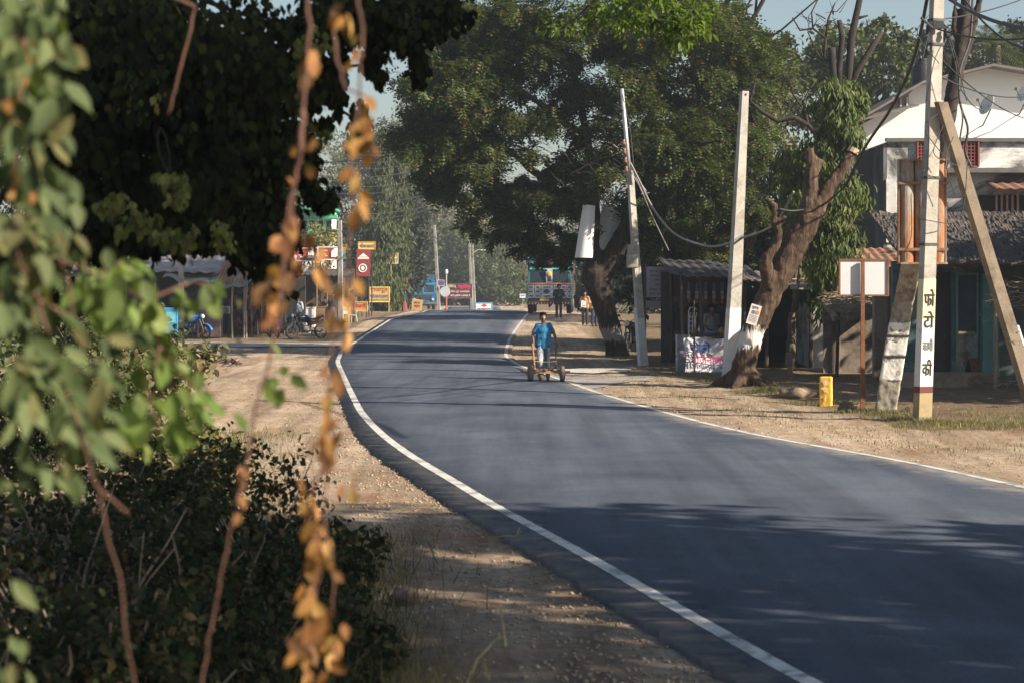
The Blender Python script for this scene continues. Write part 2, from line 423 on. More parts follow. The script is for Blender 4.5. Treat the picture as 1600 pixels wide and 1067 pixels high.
# ================================================================ ground, road, paths
def dirtmat():
    m, nt, p, out = nodes('dirt')
    tc = N(nt, 'ShaderNodeTexCoord'); o = tc.outputs['Object']
    def nz(sc, det=8, rough=.65, st=None):
        n = N(nt, 'ShaderNodeTexNoise', Scale=sc, Detail=det, Roughness=rough)
        if st: mp = N(nt, 'ShaderNodeMapping'); mp.inputs['Scale'].default_value = st; nt.links.new(o, mp.inputs[0]); nt.links.new(mp.outputs[0], n.inputs[0])
        else: nt.links.new(o, n.inputs[0])
        return n.outputs[0]
    a = ramp(nt, nz(.5), [(.3, (.40,.30,.205)), (.5, (.50,.39,.28)), (.7, (.62,.51,.39))]).outputs[0]
    b = ramp(nt, nz(9), [(.3, (.62,.6,.56)), (.55, (1,1,1)), (.75, (1.15,1.13,1.1))]).outputs[0]
    c = mix(nt, 1, a, b, 'MULTIPLY')
    red = ramp(nt, nz(.9, 6, .6), [(.55, (0,0,0)), (.68, (.7,.7,.7))]).outputs[0]
    c = mix(nt, red, c, (.40,.21,.12))
    # wheel ruts and tyre tracks along the verge
    ru = ramp(nt, nz(1.0, 4, .6, (2.2,.12,1)), [(.35, (.55,.52,.50)), (.6, (1,1,1))]).outputs[0]; c = mix(nt, .9, c, ru, 'MULTIPLY')
    # darker trodden soil and leaf litter towards the huts (right) and undergrowth (left)
    sx = N(nt, 'ShaderNodeSeparateXYZ'); nt.links.new(o, sx.inputs[0])
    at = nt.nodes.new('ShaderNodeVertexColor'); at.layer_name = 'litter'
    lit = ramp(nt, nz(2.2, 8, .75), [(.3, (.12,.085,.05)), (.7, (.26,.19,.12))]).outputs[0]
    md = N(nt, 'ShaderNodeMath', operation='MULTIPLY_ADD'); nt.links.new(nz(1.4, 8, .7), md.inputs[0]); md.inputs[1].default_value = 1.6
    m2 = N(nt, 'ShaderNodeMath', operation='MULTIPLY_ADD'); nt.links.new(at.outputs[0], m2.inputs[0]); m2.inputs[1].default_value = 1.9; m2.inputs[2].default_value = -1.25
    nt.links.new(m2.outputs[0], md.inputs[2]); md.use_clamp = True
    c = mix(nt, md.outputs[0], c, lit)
    # pebbles
    v = N(nt, 'ShaderNodeTexVoronoi', Scale=22); nt.links.new(o, v.inputs['Vector'])
    pb = ramp(nt, v.outputs['Distance'], [(.10, (1,1,1)), (.22, (0,0,0))]).outputs[0]
    pm = N(nt, 'ShaderNodeMath', operation='MULTIPLY'); nt.links.new(pb, pm.inputs[0]); nt.links.new(ramp(nt, nz(3, 3), [(.5, (0,0,0)), (.62, (1,1,1))]).outputs[0], pm.inputs[1])
    c = mix(nt, pm.outputs[0], c, (.30,.25,.2))
    nt.links.new(c, p.inputs['Base Color']); p.inputs['Roughness'].default_value = .95; p.inputs['Specular IOR Level'].default_value = .15
    ad = N(nt, 'ShaderNodeMath', operation='ADD'); nt.links.new(nz(14, 10, .75), ad.inputs[0]); nt.links.new(pm.outputs[0], ad.inputs[1])
    bp = N(nt, 'ShaderNodeBump', Strength=1.0, Distance=.07); nt.links.new(ad.outputs[0], bp.inputs['Height']); nt.links.new(bp.outputs[0], p.inputs['Normal'])
    return m
def axis(parts):
    o = [parts[0][0]]
    for a, b, st in parts:
        v = a
        while v < b-1e-6: v = min(b, v+st); o.append(v)
    return np.array(o)
gx = axis([(-300,-60,20),(-60,-24,3),(-24,-12,.6),(-12,-5,.3),(-5,9,.2),(9,16,.4),(16,30,1.5),(30,90,6),(90,400,25)])
gy = axis([(-12,6,1),(6,24,.2),(24,60,.3),(60,125,.6),(125,210,2),(210,420,10),(420,1500,120)])
nx, ny = len(gx), len(gy); GV = np.zeros((nx*ny, 3)); lit = np.zeros(nx*ny)
for j, y in enumerate(gy):
    a, b = lx(y)-.5, rx(y)+.3
    for i, x in enumerate(gx):
        z = ground_z(x, y); out = max(a-x, x-b, 0); k = min(1, out/1.2)
        n_ = noise.noise(Vector((x*.45, y*.45, 0)))*.08+noise.noise(Vector((x*1.7, y*1.7, 3)))*.034+noise.noise(Vector((x*4.2, y*4.2, 7)))*.020-.03*max(0, math.cos((x-(b if x > b else a))*4.2))*(1 if max(a-x, x-b) < 3 else 0)*(.5+noise.noise(Vector((x, y*.3, 9))))
        z += n_*k-.032
        # soft earth bank under the undergrowth at the near left, spoil heap by the right hand poles
        if x < a: z += .30*sst((a-x-1.6)/3)*(1-sst((y-16)/10))
        z += .17*math.exp(-((x-8.6)/1.9)**2-((y-33.5)/1.3)**2)*k
        z += .10*math.exp(-((x-5.4)/1.5)**2-((y-41.5)/1.6)**2)*k
        GV[j*nx+i] = (x, y, z)
        l = 0
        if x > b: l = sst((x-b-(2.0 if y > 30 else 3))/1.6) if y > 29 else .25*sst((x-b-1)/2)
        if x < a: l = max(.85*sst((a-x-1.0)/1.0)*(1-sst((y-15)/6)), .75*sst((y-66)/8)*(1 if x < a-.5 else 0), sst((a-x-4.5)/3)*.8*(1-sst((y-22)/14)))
        lit[j*nx+i] = l
ii, jj = np.meshgrid(np.arange(nx-1), np.arange(ny-1)); q = (jj*nx+ii).ravel()
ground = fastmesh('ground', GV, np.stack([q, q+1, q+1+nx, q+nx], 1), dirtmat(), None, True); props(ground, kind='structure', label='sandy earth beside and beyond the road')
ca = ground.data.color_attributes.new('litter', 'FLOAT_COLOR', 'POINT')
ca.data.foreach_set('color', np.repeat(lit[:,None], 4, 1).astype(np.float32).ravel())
def gz(x, y):                                # real surface height of the mesh
    i = int(np.clip(np.searchsorted(gx, x)-1, 0, nx-2)); j = int(np.clip(np.searchsorted(gy, y)-1, 0, ny-2))
    u = (x-gx[i])/(gx[i+1]-gx[i]); v = (y-gy[j])/(gy[j+1]-gy[j]); g = lambda a, b: GV[b*nx+a, 2]
    return (g(i,j)*(1-u)+g(i+1,j)*u)*(1-v)+(g(i,j+1)*(1-u)+g(i+1,j+1)*u)*v
def onG(px, d): x = (px-800)/F*d; return Vector((x, d, gz(x, d)))

def asphalt(name='asphalt', base=(.060,.073,.097), k=1):
    m, nt, p, out = nodes(name); tc = N(nt, 'ShaderNodeTexCoord'); o = tc.outputs['Object']
    mp = N(nt, 'ShaderNodeMapping'); mp.inputs['Scale'].default_value = (1.6,.07,1); mp.inputs['Rotation'].default_value = (0,0,math.radians(8)); nt.links.new(o, mp.inputs[0])
    n1 = N(nt, 'ShaderNodeTexNoise', Scale=1.5, Detail=6, Roughness=.6); nt.links.new(mp.outputs[0], n1.inputs[0])
    n2 = N(nt, 'ShaderNodeTexNoise', Scale=.55, Detail=9, Roughness=.7, Distortion=.4); nt.links.new(o, n2.inputs[0])
    n3 = N(nt, 'ShaderNodeTexNoise', Scale=55, Detail=6, Roughness=.8); nt.links.new(o, n3.inputs[0])
    b = np.array(base)
    c = ramp(nt, n1.outputs[0], [(.3, tuple(b*.78)), (.7, tuple(b*1.28))]).outputs[0]
    c = mix(nt, 1, c, ramp(nt, n2.outputs[0], [(.33, (.72,.73,.76)), (.5, (1,1,1)), (.68, (1.30,1.26,1.20))]).outputs[0], 'MULTIPLY')
    c = mix(nt, 1, c, ramp(nt, n3.outputs[0], [(.35, (.62,.62,.62)), (.65, (1.45,1.45,1.45))]).outputs[0], 'MULTIPLY')
    at = nt.nodes.new('ShaderNodeVertexColor'); at.layer_name = 'dust'; n4 = N(nt, 'ShaderNodeTexNoise', Scale=2.5, Detail=9, Roughness=.75); nt.links.new(o, n4.inputs[0])
    ad = N(nt, 'ShaderNodeMath', operation='ADD'); nt.links.new(at.outputs[0], ad.inputs[0]); nt.links.new(n4.outputs[0], ad.inputs[1]); dr = ramp(nt, ad.outputs[0], [(.68, (0,0,0)), (1.0, (.75,.75,.75))])
    c = mix(nt, dr.outputs[0], c, (.33,.27,.20))
    a2 = nt.nodes.new('ShaderNodeVertexColor'); a2.layer_name = 'track'; tr_ = ramp(nt, a2.outputs[0], [(0, (.90,.90,.92)), (1, (1.22,1.20,1.16))]); c = mix(nt, 1, c, tr_.outputs[0], 'MULTIPLY')
    nt.links.new(c, p.inputs['Base Color']); p.inputs['Roughness'].default_value = .8; p.inputs['Specular IOR Level'].default_value = .22
    bp = N(nt, 'ShaderNodeBump', Strength=.8, Distance=.012); nt.links.new(n3.outputs[0], bp.inputs['Height']); nt.links.new(bp.outputs[0], p.inputs['Normal'])
    return m
M_ASPH = asphalt()
ry = axis([(-8,10,.3),(10,32,.06),(32,60,.15),(60,125,.5),(125,236,2)])
cols = 9; RV = []; RF = []
def edgeL(y): return lx(y)-(.38 if y < 24 else .38-.16*sst((y-24)/12))-.045*noise.noise(Vector((0,y*2.2,1)))-.03*noise.noise(Vector((0,y*7,5)))-.035*noise.noise(Vector((0,y*17,5)))-.02*noise.noise(Vector((3,y*41,5)))
def edgeR(y): return rx(y)+.16+.05*noise.noise(Vector((9,y*1.5,1)))+.02*noise.noise(Vector((9,y*8,1)))
for y in ry:
    a, b = edgeL(y), edgeR(y); z = prof(y)+.008
    RV.append((a-.03, y, z-.12))
    for k in range(cols): t = k/(cols-1); RV.append((a+(b-a)*t, y+(.02*noise.noise(Vector((y*9,0,0))) if k == 0 else 0), z+.03*math.sin(PI*t)))
    RV.append((b+.02, y, z-.12))
w_ = cols+2
for j in range(len(ry)-1):
    for k in range(w_-1): a = j*w_+k; RF.append((a, a+1, a+1+w_, a+w_))
road = meshobj('road', RV, RF, M_ASPH, None, True)
da = road.data.color_attributes.new('dust', 'FLOAT_COLOR', 'POINT'); cv = [.1,.42,.02,0,0,0,0,0,.10,.42,.2]; da.data.foreach_set('color', np.repeat(np.tile(np.array(cv), len(ry))[:,None], 4, 1).astype(np.float32).ravel())
ta = road.data.color_attributes.new('track', 'FLOAT_COLOR', 'POINT'); ta.data.foreach_set('color', np.repeat(np.tile(np.array([0,0,.1,.9,.2,.2,.9,.9,.1,0,0]), len(ry))[:,None], 4, 1).astype(np.float32).ravel()); props(road, kind='structure', label='two lane asphalt road curving away')
def roadz(x, y):
    a, b = edgeL(y), edgeR(y); t = (x-a)/(b-a); return prof(y)+.008+.03*math.sin(PI*min(1, max(0, t)))
M_LINE = M('road_paint', (.50,.50,.46), .8, .25, 5, .1, stain=(.15,.155,.16), stain_amt=.33, bscale=60)
def linestrip(name, f, w, y0=-8, y1=230):
    V = []; Fc = []; ys = [y for y in ry if y0 <= y <= y1]
    for y in ys:
        x = f(y); e = .008*noise.noise(Vector((x*3, y*6, 0)))
        for s in (-1, 0, 1): xx = x+s*w/2+e; V.append((xx, y, roadz(xx, y)+.004))
    for j in range(len(ys)-1):
        for k in (0, 1): a = j*3+k; Fc.append((a, a+1, a+4, a+3))
    return props(meshobj(name, V, Fc, M_LINE, None, True), kind='structure', label='white painted edge line')
linestrip('road_marking', lx, .12); linestrip('road_marking', rx, .11)
# side lane joining from the left and concrete apron at the right
def patch(name, f0, f1, ys, mat, dz=.012):
    V = []; Fc = []; n = 10
    for i, (y, x0, x1) in enumerate(ys):
        for k in range(n+1): x = x0+(x1-x0)*k/n; V.append((x, y, gz(x, y)+dz+.012))
    for j in range(len(ys)-1):
        for k in range(n): a = j*(n+1)+k; Fc.append((a, a+1, a+n+2, a+n+1))
    return props(meshobj(name, V, Fc, mat, None, True), kind='structure')
M_DUSTY = M('dusty_asphalt', (.20,.19,.18), .85, .3, 1.2, .3, stain=(.42,.34,.25), stain_amt=.5, bscale=20)
patch('side_road', 0, 0, [(y, -34-(y-68)*.3, edgeL(y)+.25) for y in np.arange(67.5, 73.5, .5)], M_DUSTY)
M_CONC = M('worn_concrete', (.46,.43,.39), .85, .2, 1.5, .3, stain=(.25,.21,.17), stain_amt=.3)
patch('path', 0, 0, [(y, edgeR(y)-.1, 3.0+(y-50)*.15) for y in np.arange(48.6, 50.4, .3)], M_CONC, .02)
M_APR = M('dusty_shoulder', (.23,.21,.20), .9, .3, .9, .3, stain=(.42,.34,.25), stain_amt=.4, bscale=20)
patch('shoulder', 0, 0, [(y, edgeR(y)-.1, edgeR(y)+.25+1.9*sst((y-41.5)/4)*(1-sst((y-46.8)/1.6)*.3)+.12*noise.noise(Vector((y*2,0,0)))) for y in np.arange(41.5, 48.2, .25)], M_APR, .004)

# ================================================================ shared materials
BARK = M('bark', (.11,.085,.065), .95, .45, 3, .9, stretch=(3,3,.6), bscale=14)
BARK_D = M('dark_bark', (.04,.032,.027), .95, .45, 3, .8, stretch=(3,3,.6), bscale=14)
WOOD = M('grey_wood', (.27,.21,.15), .9, .35, 5, .5, stretch=(4,4,.5))
DWOOD = M('dark_wood', (.07,.05,.04), .9, .4, 5, .4, stretch=(3,3,.5))
CONC = M('cast_concrete', (.37,.355,.32), .9, .22, 2.2, .5, stain=(.22,.19,.155), stain_amt=.42, bscale=25)
WPAINT = M('white_limewash', (.80,.79,.74), .85, .08, 5, .3, stain=(.42,.37,.30), stain_amt=.18)
RUST = M('rusty_iron', (.20,.085,.04), .85, .4, 4, .5, stain=(.10,.05,.03), stain_amt=.3)
DARKMET = M('dark_metal', (.05,.05,.055), .55, .3, 6, .1, metal=.4)
STEEL = M('galvanised_steel', (.45,.46,.47), .5, .2, 6, .1, metal=.6)
CHROME = M('chrome', (.35,.36,.38), .35, .05, 6, 0, metal=1)
RUBBER = M('rubber', (.025,.025,.027), .85, .3, 20, .2)
BLACK = M('black_plastic', (.02,.02,.022), .5, .2, 10, 0)
GLASS = glassmat()
CORR = M('weathered_tin', (.30,.29,.28), .6, .25, 2, .2, metal=.3, stain=(.20,.11,.06), stain_amt=.5)
THATCH = M('dry_thatch', (.20,.16,.11), .95, .5, 5, 1, stretch=(5,1,1), bscale=22)
TILE = M('clay_tile', (.30,.13,.075), .9, .35, 6, .5, stain=(.16,.11,.08), stain_amt=.5)
TEAL = M('teal_limewash', (.045,.105,.11), .9, .2, 2, .3, stain=(.20,.19,.16), stain_amt=.35)
MUD = M('mud_plaster', (.24,.20,.16), .95, .25, 2, .5, stain=(.12,.09,.07), stain_amt=.4)
LIMEW = M('dirty_limewash_wall', (.42,.43,.42), .9, .2, 1.4, .3, stain=(.17,.14,.12), stain_amt=.45)
WIRE = M('black_cable', (.03,.03,.032), .6, .2, 5, 0)
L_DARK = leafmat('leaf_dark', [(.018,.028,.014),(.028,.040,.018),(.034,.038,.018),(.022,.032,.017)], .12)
L_MID = leafmat('leaf_mid', [(.060,.085,.028),(.080,.105,.035),(.100,.115,.045),(.070,.080,.030),(.05,.075,.03)], .25)
L_BIG = leafmat('leaf_feathery', [(0.034,.058,.020),(0.073,.105,.030),(0.103,.14,.042),(0.039,.064,.020),(0.086,.10,.034),(0.031,.052,.020),(0.052,.08,.024),(0.082,.115,.034),(0.034,.058,.02),(0.056,.08,.025),(0.150,.08,.035)], .26)
L_LIGHT = leafmat('leaf_light', [(.07,.105,.028),(.10,.14,.036),(.06,.085,.024),(.13,.155,.045)], .3)
L_YEL = leafmat('leaf_yellowing', [(.20,.18,.06),(.26,.23,.09),(.14,.15,.05),(.10,.12,.05),(.30,.26,.12)], .25)
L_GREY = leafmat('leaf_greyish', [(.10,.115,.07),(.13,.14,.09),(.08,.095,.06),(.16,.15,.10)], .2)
# ================================================================ trees
def B(px, d): p = onG(px, d); return p
# big shade tree
bt = thing('shade_tree', 'huge shade tree with feathery leaves spreading over the road, forked trunk painted near its foot', 'tree', B(963, 59.5))
b0 = bt.location.copy(); mb = MB()
def px_tube(mb, pts, d, rpx, n=10, dd=None):
    P = [W(x, y, (dd[i] if dd else d))-b0 for i, (x, y) in enumerate(pts)]; R = [r/(F/d) for r in rpx]; mb.tube(P, R, n); return P
px_tube(mb, [(968,572),(962,540),(950,500),(935,450),(927,420)], 59.5, [24,17,17,18,20])
px_tube(mb, [(930,445),(925,400),(927,350),(930,300),(918,220),(900,120)], 59.5, [17,12,11,9,7,5])
px_tube(mb, [(935,450),(955,400),(985,345),(1010,280),(1050,200),(1100,120)], 59.5, [16,14,13,9,7,5], dd=[59.5,59.5,59.8,60.5,61,62])
px_tube(mb, [(928,350),(905,330),(860,290),(800,240),(720,200)], 59.5, [9,7,7,5,3])
px_tube(mb, [(925,395),(915,445)], 59.5, [6,10])
px_tube(mb, [(930,300),(990,250),(1060,230),(1130,220)], 59.5, [8,7,5,3], dd=[59.5,58.5,57.5,56.5])
px_tube(mb, [(918,220),(840,160),(760,110),(700,100)], 59.5, [7,5,4,3], dd=[59.5,58.5,57.5,57])
tr = remesh(mb, .065, 1, .035, 3); tr.build('trunk', barkmat('shade_bark', (.040,.032,.027), .25, 1.05, (.20,.19,.18)), bt, True)
bc = [(715,140,59,50,80,2,1.5),(740,30,59,70,50,2,1.3),(1090,360,62,60,60,1.6,1),(900,110,60,150,110,3,3),(1040,90,60,140,100,3,3),(1130,170,61,80,100,2.6,2),(780,130,59,120,110,2.5,2.6),(700,190,59,90,90,2.2,2),(700,90,58,90,80,2.5,1.8),
      (820,260,60,120,80,2.6,2.4),(1000,230,58.5,130,90,2.2,2.6),(1110,290,60,90,80,2,1.5),(900,320,62,90,60,2,1.2),(740,285,60,80,50,1.8,1.2),(685,240,59,40,50,1.5,.7),(790,355,62,60,22,1.4,.5),(860,385,63,60,30,1.5,.9),
      (930,20,60,200,70,3,2.5),(1120,60,62,70,70,2.5,1.3),(1030,350,61,60,50,1.6,1.0),(1010,0,58,120,60,2,1),(668,170,59,28,50,1.4,.35),(1185,110,62,40,60,2,.7)]
bcl = [pxclump(c) for c in bc]
foliage('crown', bcl, 48000, T_FROND, .27, L_BIG, bt, 'out', .15, .25, b0, 44)
mb = MB(); rr = random.Random(3)     # leafless twigs under the crown
for k in range(26):
    p = W(rr.uniform(880,990), rr.uniform(235,300), 58.5)-b0; v = Vector((rr.uniform(-1,1), rr.uniform(-.4,.2), rr.uniform(-.9,.5)))*rr.uniform(.4,1.2)
    limb(mb, p, p+v, .018, .006, .25, 5, 4)
mb.build('bare_twigs', M('pale_twig', (.35,.28,.2), .9), bt)

# ---- trees behind, right hand side
tree('evergreen_tree', 'dark leafy tree filling the gap behind the shade tree and the roadside stall', 'tree', B(1090, 74), [(1060,300,74,90,110,3,2),(1150,330,72,90,120,3,2),(1000,400,76,80,70,3,1.2),(1230,380,72,70,100,3,1.5),(1120,440,74,120,50,2,1.2),(1070,180,76,80,90,3,1),(1060,-90,72,100,70,4,2),(1200,-110,72,100,70,4,2),(980,-120,70,90,60,3,1.5),(1320,-170,70,90,60,3,1.2)], 40000, .26, L_DARK, BARK_D, .3, shell=.2)  # topmost clumps are out of view, added to shade the left sheds
tree('pale_tree', 'pale leaved tree rising between the shade tree and the bare pole', 'tree', B(1150, 68), [(1165,170,68,48,70,2,2),(1195,240,68,42,60,2,1.5),(1140,110,69,50,50,2,1),(1205,130,70,30,60,2,.9)], 9000, .15, L_GREY, BARK, .2)
tree('weeping_tree', 'narrow bright green tree with hanging leaves behind the lopped trunk, taller one', 'tree', B(1300, 49), [(1298,165,49,26,36,.8,1.0),(1316,215,49,26,40,.9,1.1),(1286,250,49,30,44,1.0,1.3),(1318,290,49,30,40,1.0,1.2),(1276,330,49,36,44,1.1,1.5),(1298,390,49,40,60,1.1,1.6),(1300,450,50,36,50,1.1,1.0),(1325,150,50,22,30,.8,.7)], 11500, .21, L_LIGHT, BARK, .16, T=T_SLIM, mode='droop', shell=.25, sub=.34, nsub=26)
tree('weeping_tree', 'small bright green tree with hanging leaves left of the lopped trunk', 'tree', B(1236, 51), [(1238,262,51,24,34,.8,1),(1245,320,51,30,40,.8,1.2),(1250,400,52,42,55,.9,1.0)], 4500, .2, L_LIGHT, BARK, .12, T=T_SLIM, mode='droop', shell=.45, sub=.28)
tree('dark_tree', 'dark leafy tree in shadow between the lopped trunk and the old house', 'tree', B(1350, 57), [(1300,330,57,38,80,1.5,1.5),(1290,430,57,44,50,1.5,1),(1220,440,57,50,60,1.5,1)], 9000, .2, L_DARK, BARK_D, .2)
tree('flat_topped_tree', 'flat topped feathery tree behind the dead branches, left of the white gable', 'tree', B(1320, 92), [(1250,95,92,70,36,3,1.4),(1330,80,92,60,38,3,1.3),(1390,105,92,50,34,3,1.2),(1280,150,93,70,50,3,1.4),(1370,150,94,60,40,3,1.2),(1215,150,92,40,60,3,1),(1340,210,93,60,50,3,1),(1378,60,92,35,26,2,.7)], 16000, .27, L_MID, BARK_D, .28)
tree('flat_topped_tree', 'shadowy tree rising behind the white gable at the far right edge', 'tree', B(1500, 96), [(1470,85,96,45,45,3,1),(1530,100,96,60,40,3,1),(1590,80,96,40,40,3,1),(1640,90,96,40,60,3,1),(1440,120,96,30,40,2.5,.7)], 12000, .24, L_DARK, BARK_D, .25)
# palm above the gable
pm = thing('palm_tree', 'palm tree with spiky fronds above the white gable at the right edge', 'palm', B(1558, 88)); pb = pm.location.copy()
top = W(1558, 72, 88)-pb; mb = MB(); mb.tube([Vector((0,0,-.2)), top*.5+Vector((.2,0,0)), top], [.22,.18,.15], 10); mb.build('trunk', BARK, pm, True)
P = []; A = []
for k in range(26):
    t = 2*PI*k/26+rr.uniform(-.1,.1); e = rr.uniform(-.5,1.1); P.append(top); A.append((math.cos(t), math.sin(t)*.8, e))
A = np.array(A); T_PALM = t_frond(16, .012, .45, .45); V, Fc = scatter(T_PALM, np.array([tuple(p) for p in P]), A, np.array([[0,0,1.0]]*26)+A*.01+rand_unit(26)*.15, 1.5+.5*rng.random(26)); fastmesh('crown', V, Fc, L_MID, pm)

# lopped, leaning tree by the road
lt = thing('lopped_tree', 'leaning lopped tree with sawn off limbs and flaking white paint round its foot', 'tree', B(1163, 41.5)); b0 = lt.location.copy(); mb = MB()
px_tube(mb, [(1150,620),(1157,592),(1166,560),(1177,515),(1195,475),(1212,440),(1232,400),(1252,362),(1266,335)], 41.5, [30,21,18,18,19,21,22,21,19])
px_tube(mb, [(1245,378),(1272,332),(1298,290),(1320,258),(1333,237)], 41.5, [18,15,11,9,8.5])
px_tube(mb, [(1262,345),(1266,300),(1270,262),(1264,232)], 41.5, [16,11,11,6])
px_tube(mb, [(1270,270),(1282,250)], 41.5, [9,7])
px_tube(mb, [(1204,462),(1199,430),(1196,405)], 41.5, [12,11,11], dd=[41.5,41.2,41.1])
px_tube(mb, [(1196,405),(1212,385),(1218,362),(1208,345),(1212,322),(1195,310)], 41.1, [10,7,6.5,6.5,5,4])
px_tube(mb, [(1214,350),(1228,340)], 41.1, [7,5])
for a, bb in ((-1,.2),(1,.1),(-.4,-1),(.6,-.8)): mb.tube([Vector((0,0,.35)), Vector((a*.45,bb*.35,.08)), Vector((a*.85,bb*.6,-.1))], [.17,.10,.05], 8)
remesh(mb, .032, 1, .03, 5).build('trunk', barkmat('lopped_bark', (.085,.060,.045), .55, 1.45), lt, True)
mb = MB(); px_tube(mb, [(1331.5,239),(1335,232)], 41.5, [9.5,9]); mb.build('cut_face', M('sawn_wood', (.42,.3,.2), .9), lt)
def flatboard(name, label, cat, pxs, d, mat, thick=.02, text=None, rz=0): pass
po = thing('poster', 'small white printed notice nailed to the lopped trunk', 'poster', W(1178, 492, 41.0)); po.rotation_euler = (0, math.radians(17), 0)
mb = MB(); mb.box((0,0,0), (.22,.01,.42)); mb.build('sheet', M('old_paper', (.62,.58,.52), .9, .1, 8, 0), po)
mb = MB(); mb.text('सूचना', .06, (-.01,-.006,.14)); mb.box((-.03,-.008,.05), (.06,.004,.07)); 
for k in range(5): mb.box((0,-.007,-.02-.03*k), (.16,.004,.008))
mb.build('lettering', M('ink_blue', (.12,.16,.30), .8, 0, 5, 0), po); mb = MB(); mb.tube([(.05,-.006,.06), (.05,-.010,.06)], .045, 14); mb.build('emblem', M('ink_orange', (.55,.20,.08), .8, 0, 5, 0), po)
# dead, much cut tree behind it
dt = thing('dead_tree', 'bare dead tree with cut black limbs against the sky', 'tree', B(1322, 52.5)); b0 = dt.location.copy(); mb = MB()
for pts, r in (([(1325,600),(1322,400),(1318,250),(1316,150)],[16,13,11,10]),([(1316,190),(1304,140),(1300,90),(1300,75)],[8,7,6,6]),([(1312,160),(1311,110),(1316,60),(1311,32)],[5,5,5,4]),([(1320,200),(1326,120),(1330,60),(1343,0),(1346,-15)],[8,6,6,5,4]),([(1322,150),(1340,110),(1362,75),(1378,50)],[6,5,5,3]),([(1336,30),(1356,25)],[3,1.5]),([(1300,100),(1288,90),(1290,60),(1270,45),(1250,48),(1238,28)],[3,3,2,2,1.5,1]),([(1290,60),(1294,30),(1305,5)],[2,1.5,1]),([(1270,45),(1268,20),(1278,0)],[1.5,1.2,1]),([(1290,30),(1275,22)],[1.2,.8]),([(1280,90),(1262,50)],[1.5,1]),
    ([(1316,250),(1270,205),(1262,195),(1255,160),(1265,140)],[6,4,3,2,1.2]),([(1262,195),(1240,184),(1215,190),(1190,175),(1172,158),(1180,130)],[4,4,3.5,3,2,1]),([(1258,175),(1240,150),(1232,120)],[2,1.5,1])):
    px_tube(mb, pts, 52.5, r, 7)
for k in range(60):
    x, y = rr.choice([(1290,60),(1270,40),(1255,150),(1262,170),(1280,90),(1180,140),(1305,30)]); p = W(x+rr.uniform(-8,8), y+rr.uniform(-12,12), 52.5)-b0
    limb(mb, p, p+Vector((rr.uniform(-.5,.5), rr.uniform(-.2,.2), rr.uniform(-.1,.5))), .013, .005, .2, 4, 4)
mb.build('trunk', M('black_bark', (.024,.019,.016), .95, .4, 4, .8), dt, True)

# ---- left hand side and distance
tree('ashoka_tree', 'tall narrow ashoka tree behind the yellow signs, taller one', 'tree', B(594, 150), [(594,240,150,14,34,1,1),(592,300,150,20,40,1.4,1.4),(590,370,150,27,50,1.6,2),(592,440,150,30,45,1.8,2)], 12000, .38, L_MID, BARK, .2, T=T_SLIM, mode='droop', shell=.4, sub=.3)
tree('ashoka_tree', 'tall narrow ashoka tree behind the yellow signs, shorter one', 'tree', B(624, 152), [(623,265,152,12,26,1,1),(623,320,152,17,40,1.3,1.4),(618,390,152,20,50,1.5,2),(612,450,152,20,38,1.6,1.6)], 11000, .38, L_MID, BARK, .2, T=T_SLIM, mode='droop', shell=.4, sub=.3)
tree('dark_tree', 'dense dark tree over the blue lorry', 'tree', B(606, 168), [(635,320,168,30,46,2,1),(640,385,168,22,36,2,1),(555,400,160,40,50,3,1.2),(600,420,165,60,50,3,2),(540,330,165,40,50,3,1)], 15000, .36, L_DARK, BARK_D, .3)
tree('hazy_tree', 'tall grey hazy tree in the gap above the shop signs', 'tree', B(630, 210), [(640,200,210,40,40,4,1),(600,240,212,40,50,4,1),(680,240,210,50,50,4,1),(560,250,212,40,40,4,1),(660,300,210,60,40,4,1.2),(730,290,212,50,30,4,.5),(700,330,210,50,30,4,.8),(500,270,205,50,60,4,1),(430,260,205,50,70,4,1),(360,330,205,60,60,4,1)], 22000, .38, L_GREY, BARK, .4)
tree('roadside_tree', 'rounded green tree behind the lorry and the maroon signboard', 'tree', B(700, 260), [(695,400,260,38,48,5,2),(690,440,258,45,36,5,1.5),(735,450,255,40,34,4,1.2),(720,395,262,30,40,4,1)], 12000, .5, L_LIGHT, BARK, .3)
tree('roadside_tree', 'rounded green tree under the twin poles', 'tree', B(770, 250), [(760,430,250,40,38,5,1.6),(790,450,250,45,30,5,1.2),(740,400,255,30,34,4,1)], 12000, .42, L_MID, BARK, .3)
tree('flowering_tree', 'yellowing tree catching the sun where the road disappears', 'tree', B(800, 290), [(790,385,290,48,36,5,2),(830,400,290,40,34,5,1.4),(760,375,292,40,30,5,1.2),(815,440,288,45,34,5,1.5),(850,440,285,40,40,5,1)], 13000, .5, L_YEL, BARK, .3)
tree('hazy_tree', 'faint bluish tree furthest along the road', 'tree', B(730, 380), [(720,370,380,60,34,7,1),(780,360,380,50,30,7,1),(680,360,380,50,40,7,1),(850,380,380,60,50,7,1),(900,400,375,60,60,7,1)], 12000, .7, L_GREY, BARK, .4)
tree('small_tree', 'small sunlit olive tree behind the red banners', 'tree', B(488, 118), [(488,372,118,30,26,1.6,1),(470,385,118,26,20,1.5,.8),(490,412,118,34,20,1.5,1.2),(512,380,118,22,24,1.4,.7)], 5000, .2, L_YEL, BARK, .12)
tree('dark_tree', 'dark tree behind the tin roofed sheds at the left', 'tree', B(330, 112), [(250,330,112,110,80,4,2),(360,360,112,80,60,3,1.6),(130,320,112,90,110,4,1.6),(420,390,112,50,40,3,.8),(200,400,110,150,40,3,1.6),(30,350,110,90,110,4,1.5)], 20000, .32, L_DARK, BARK_D, .3)
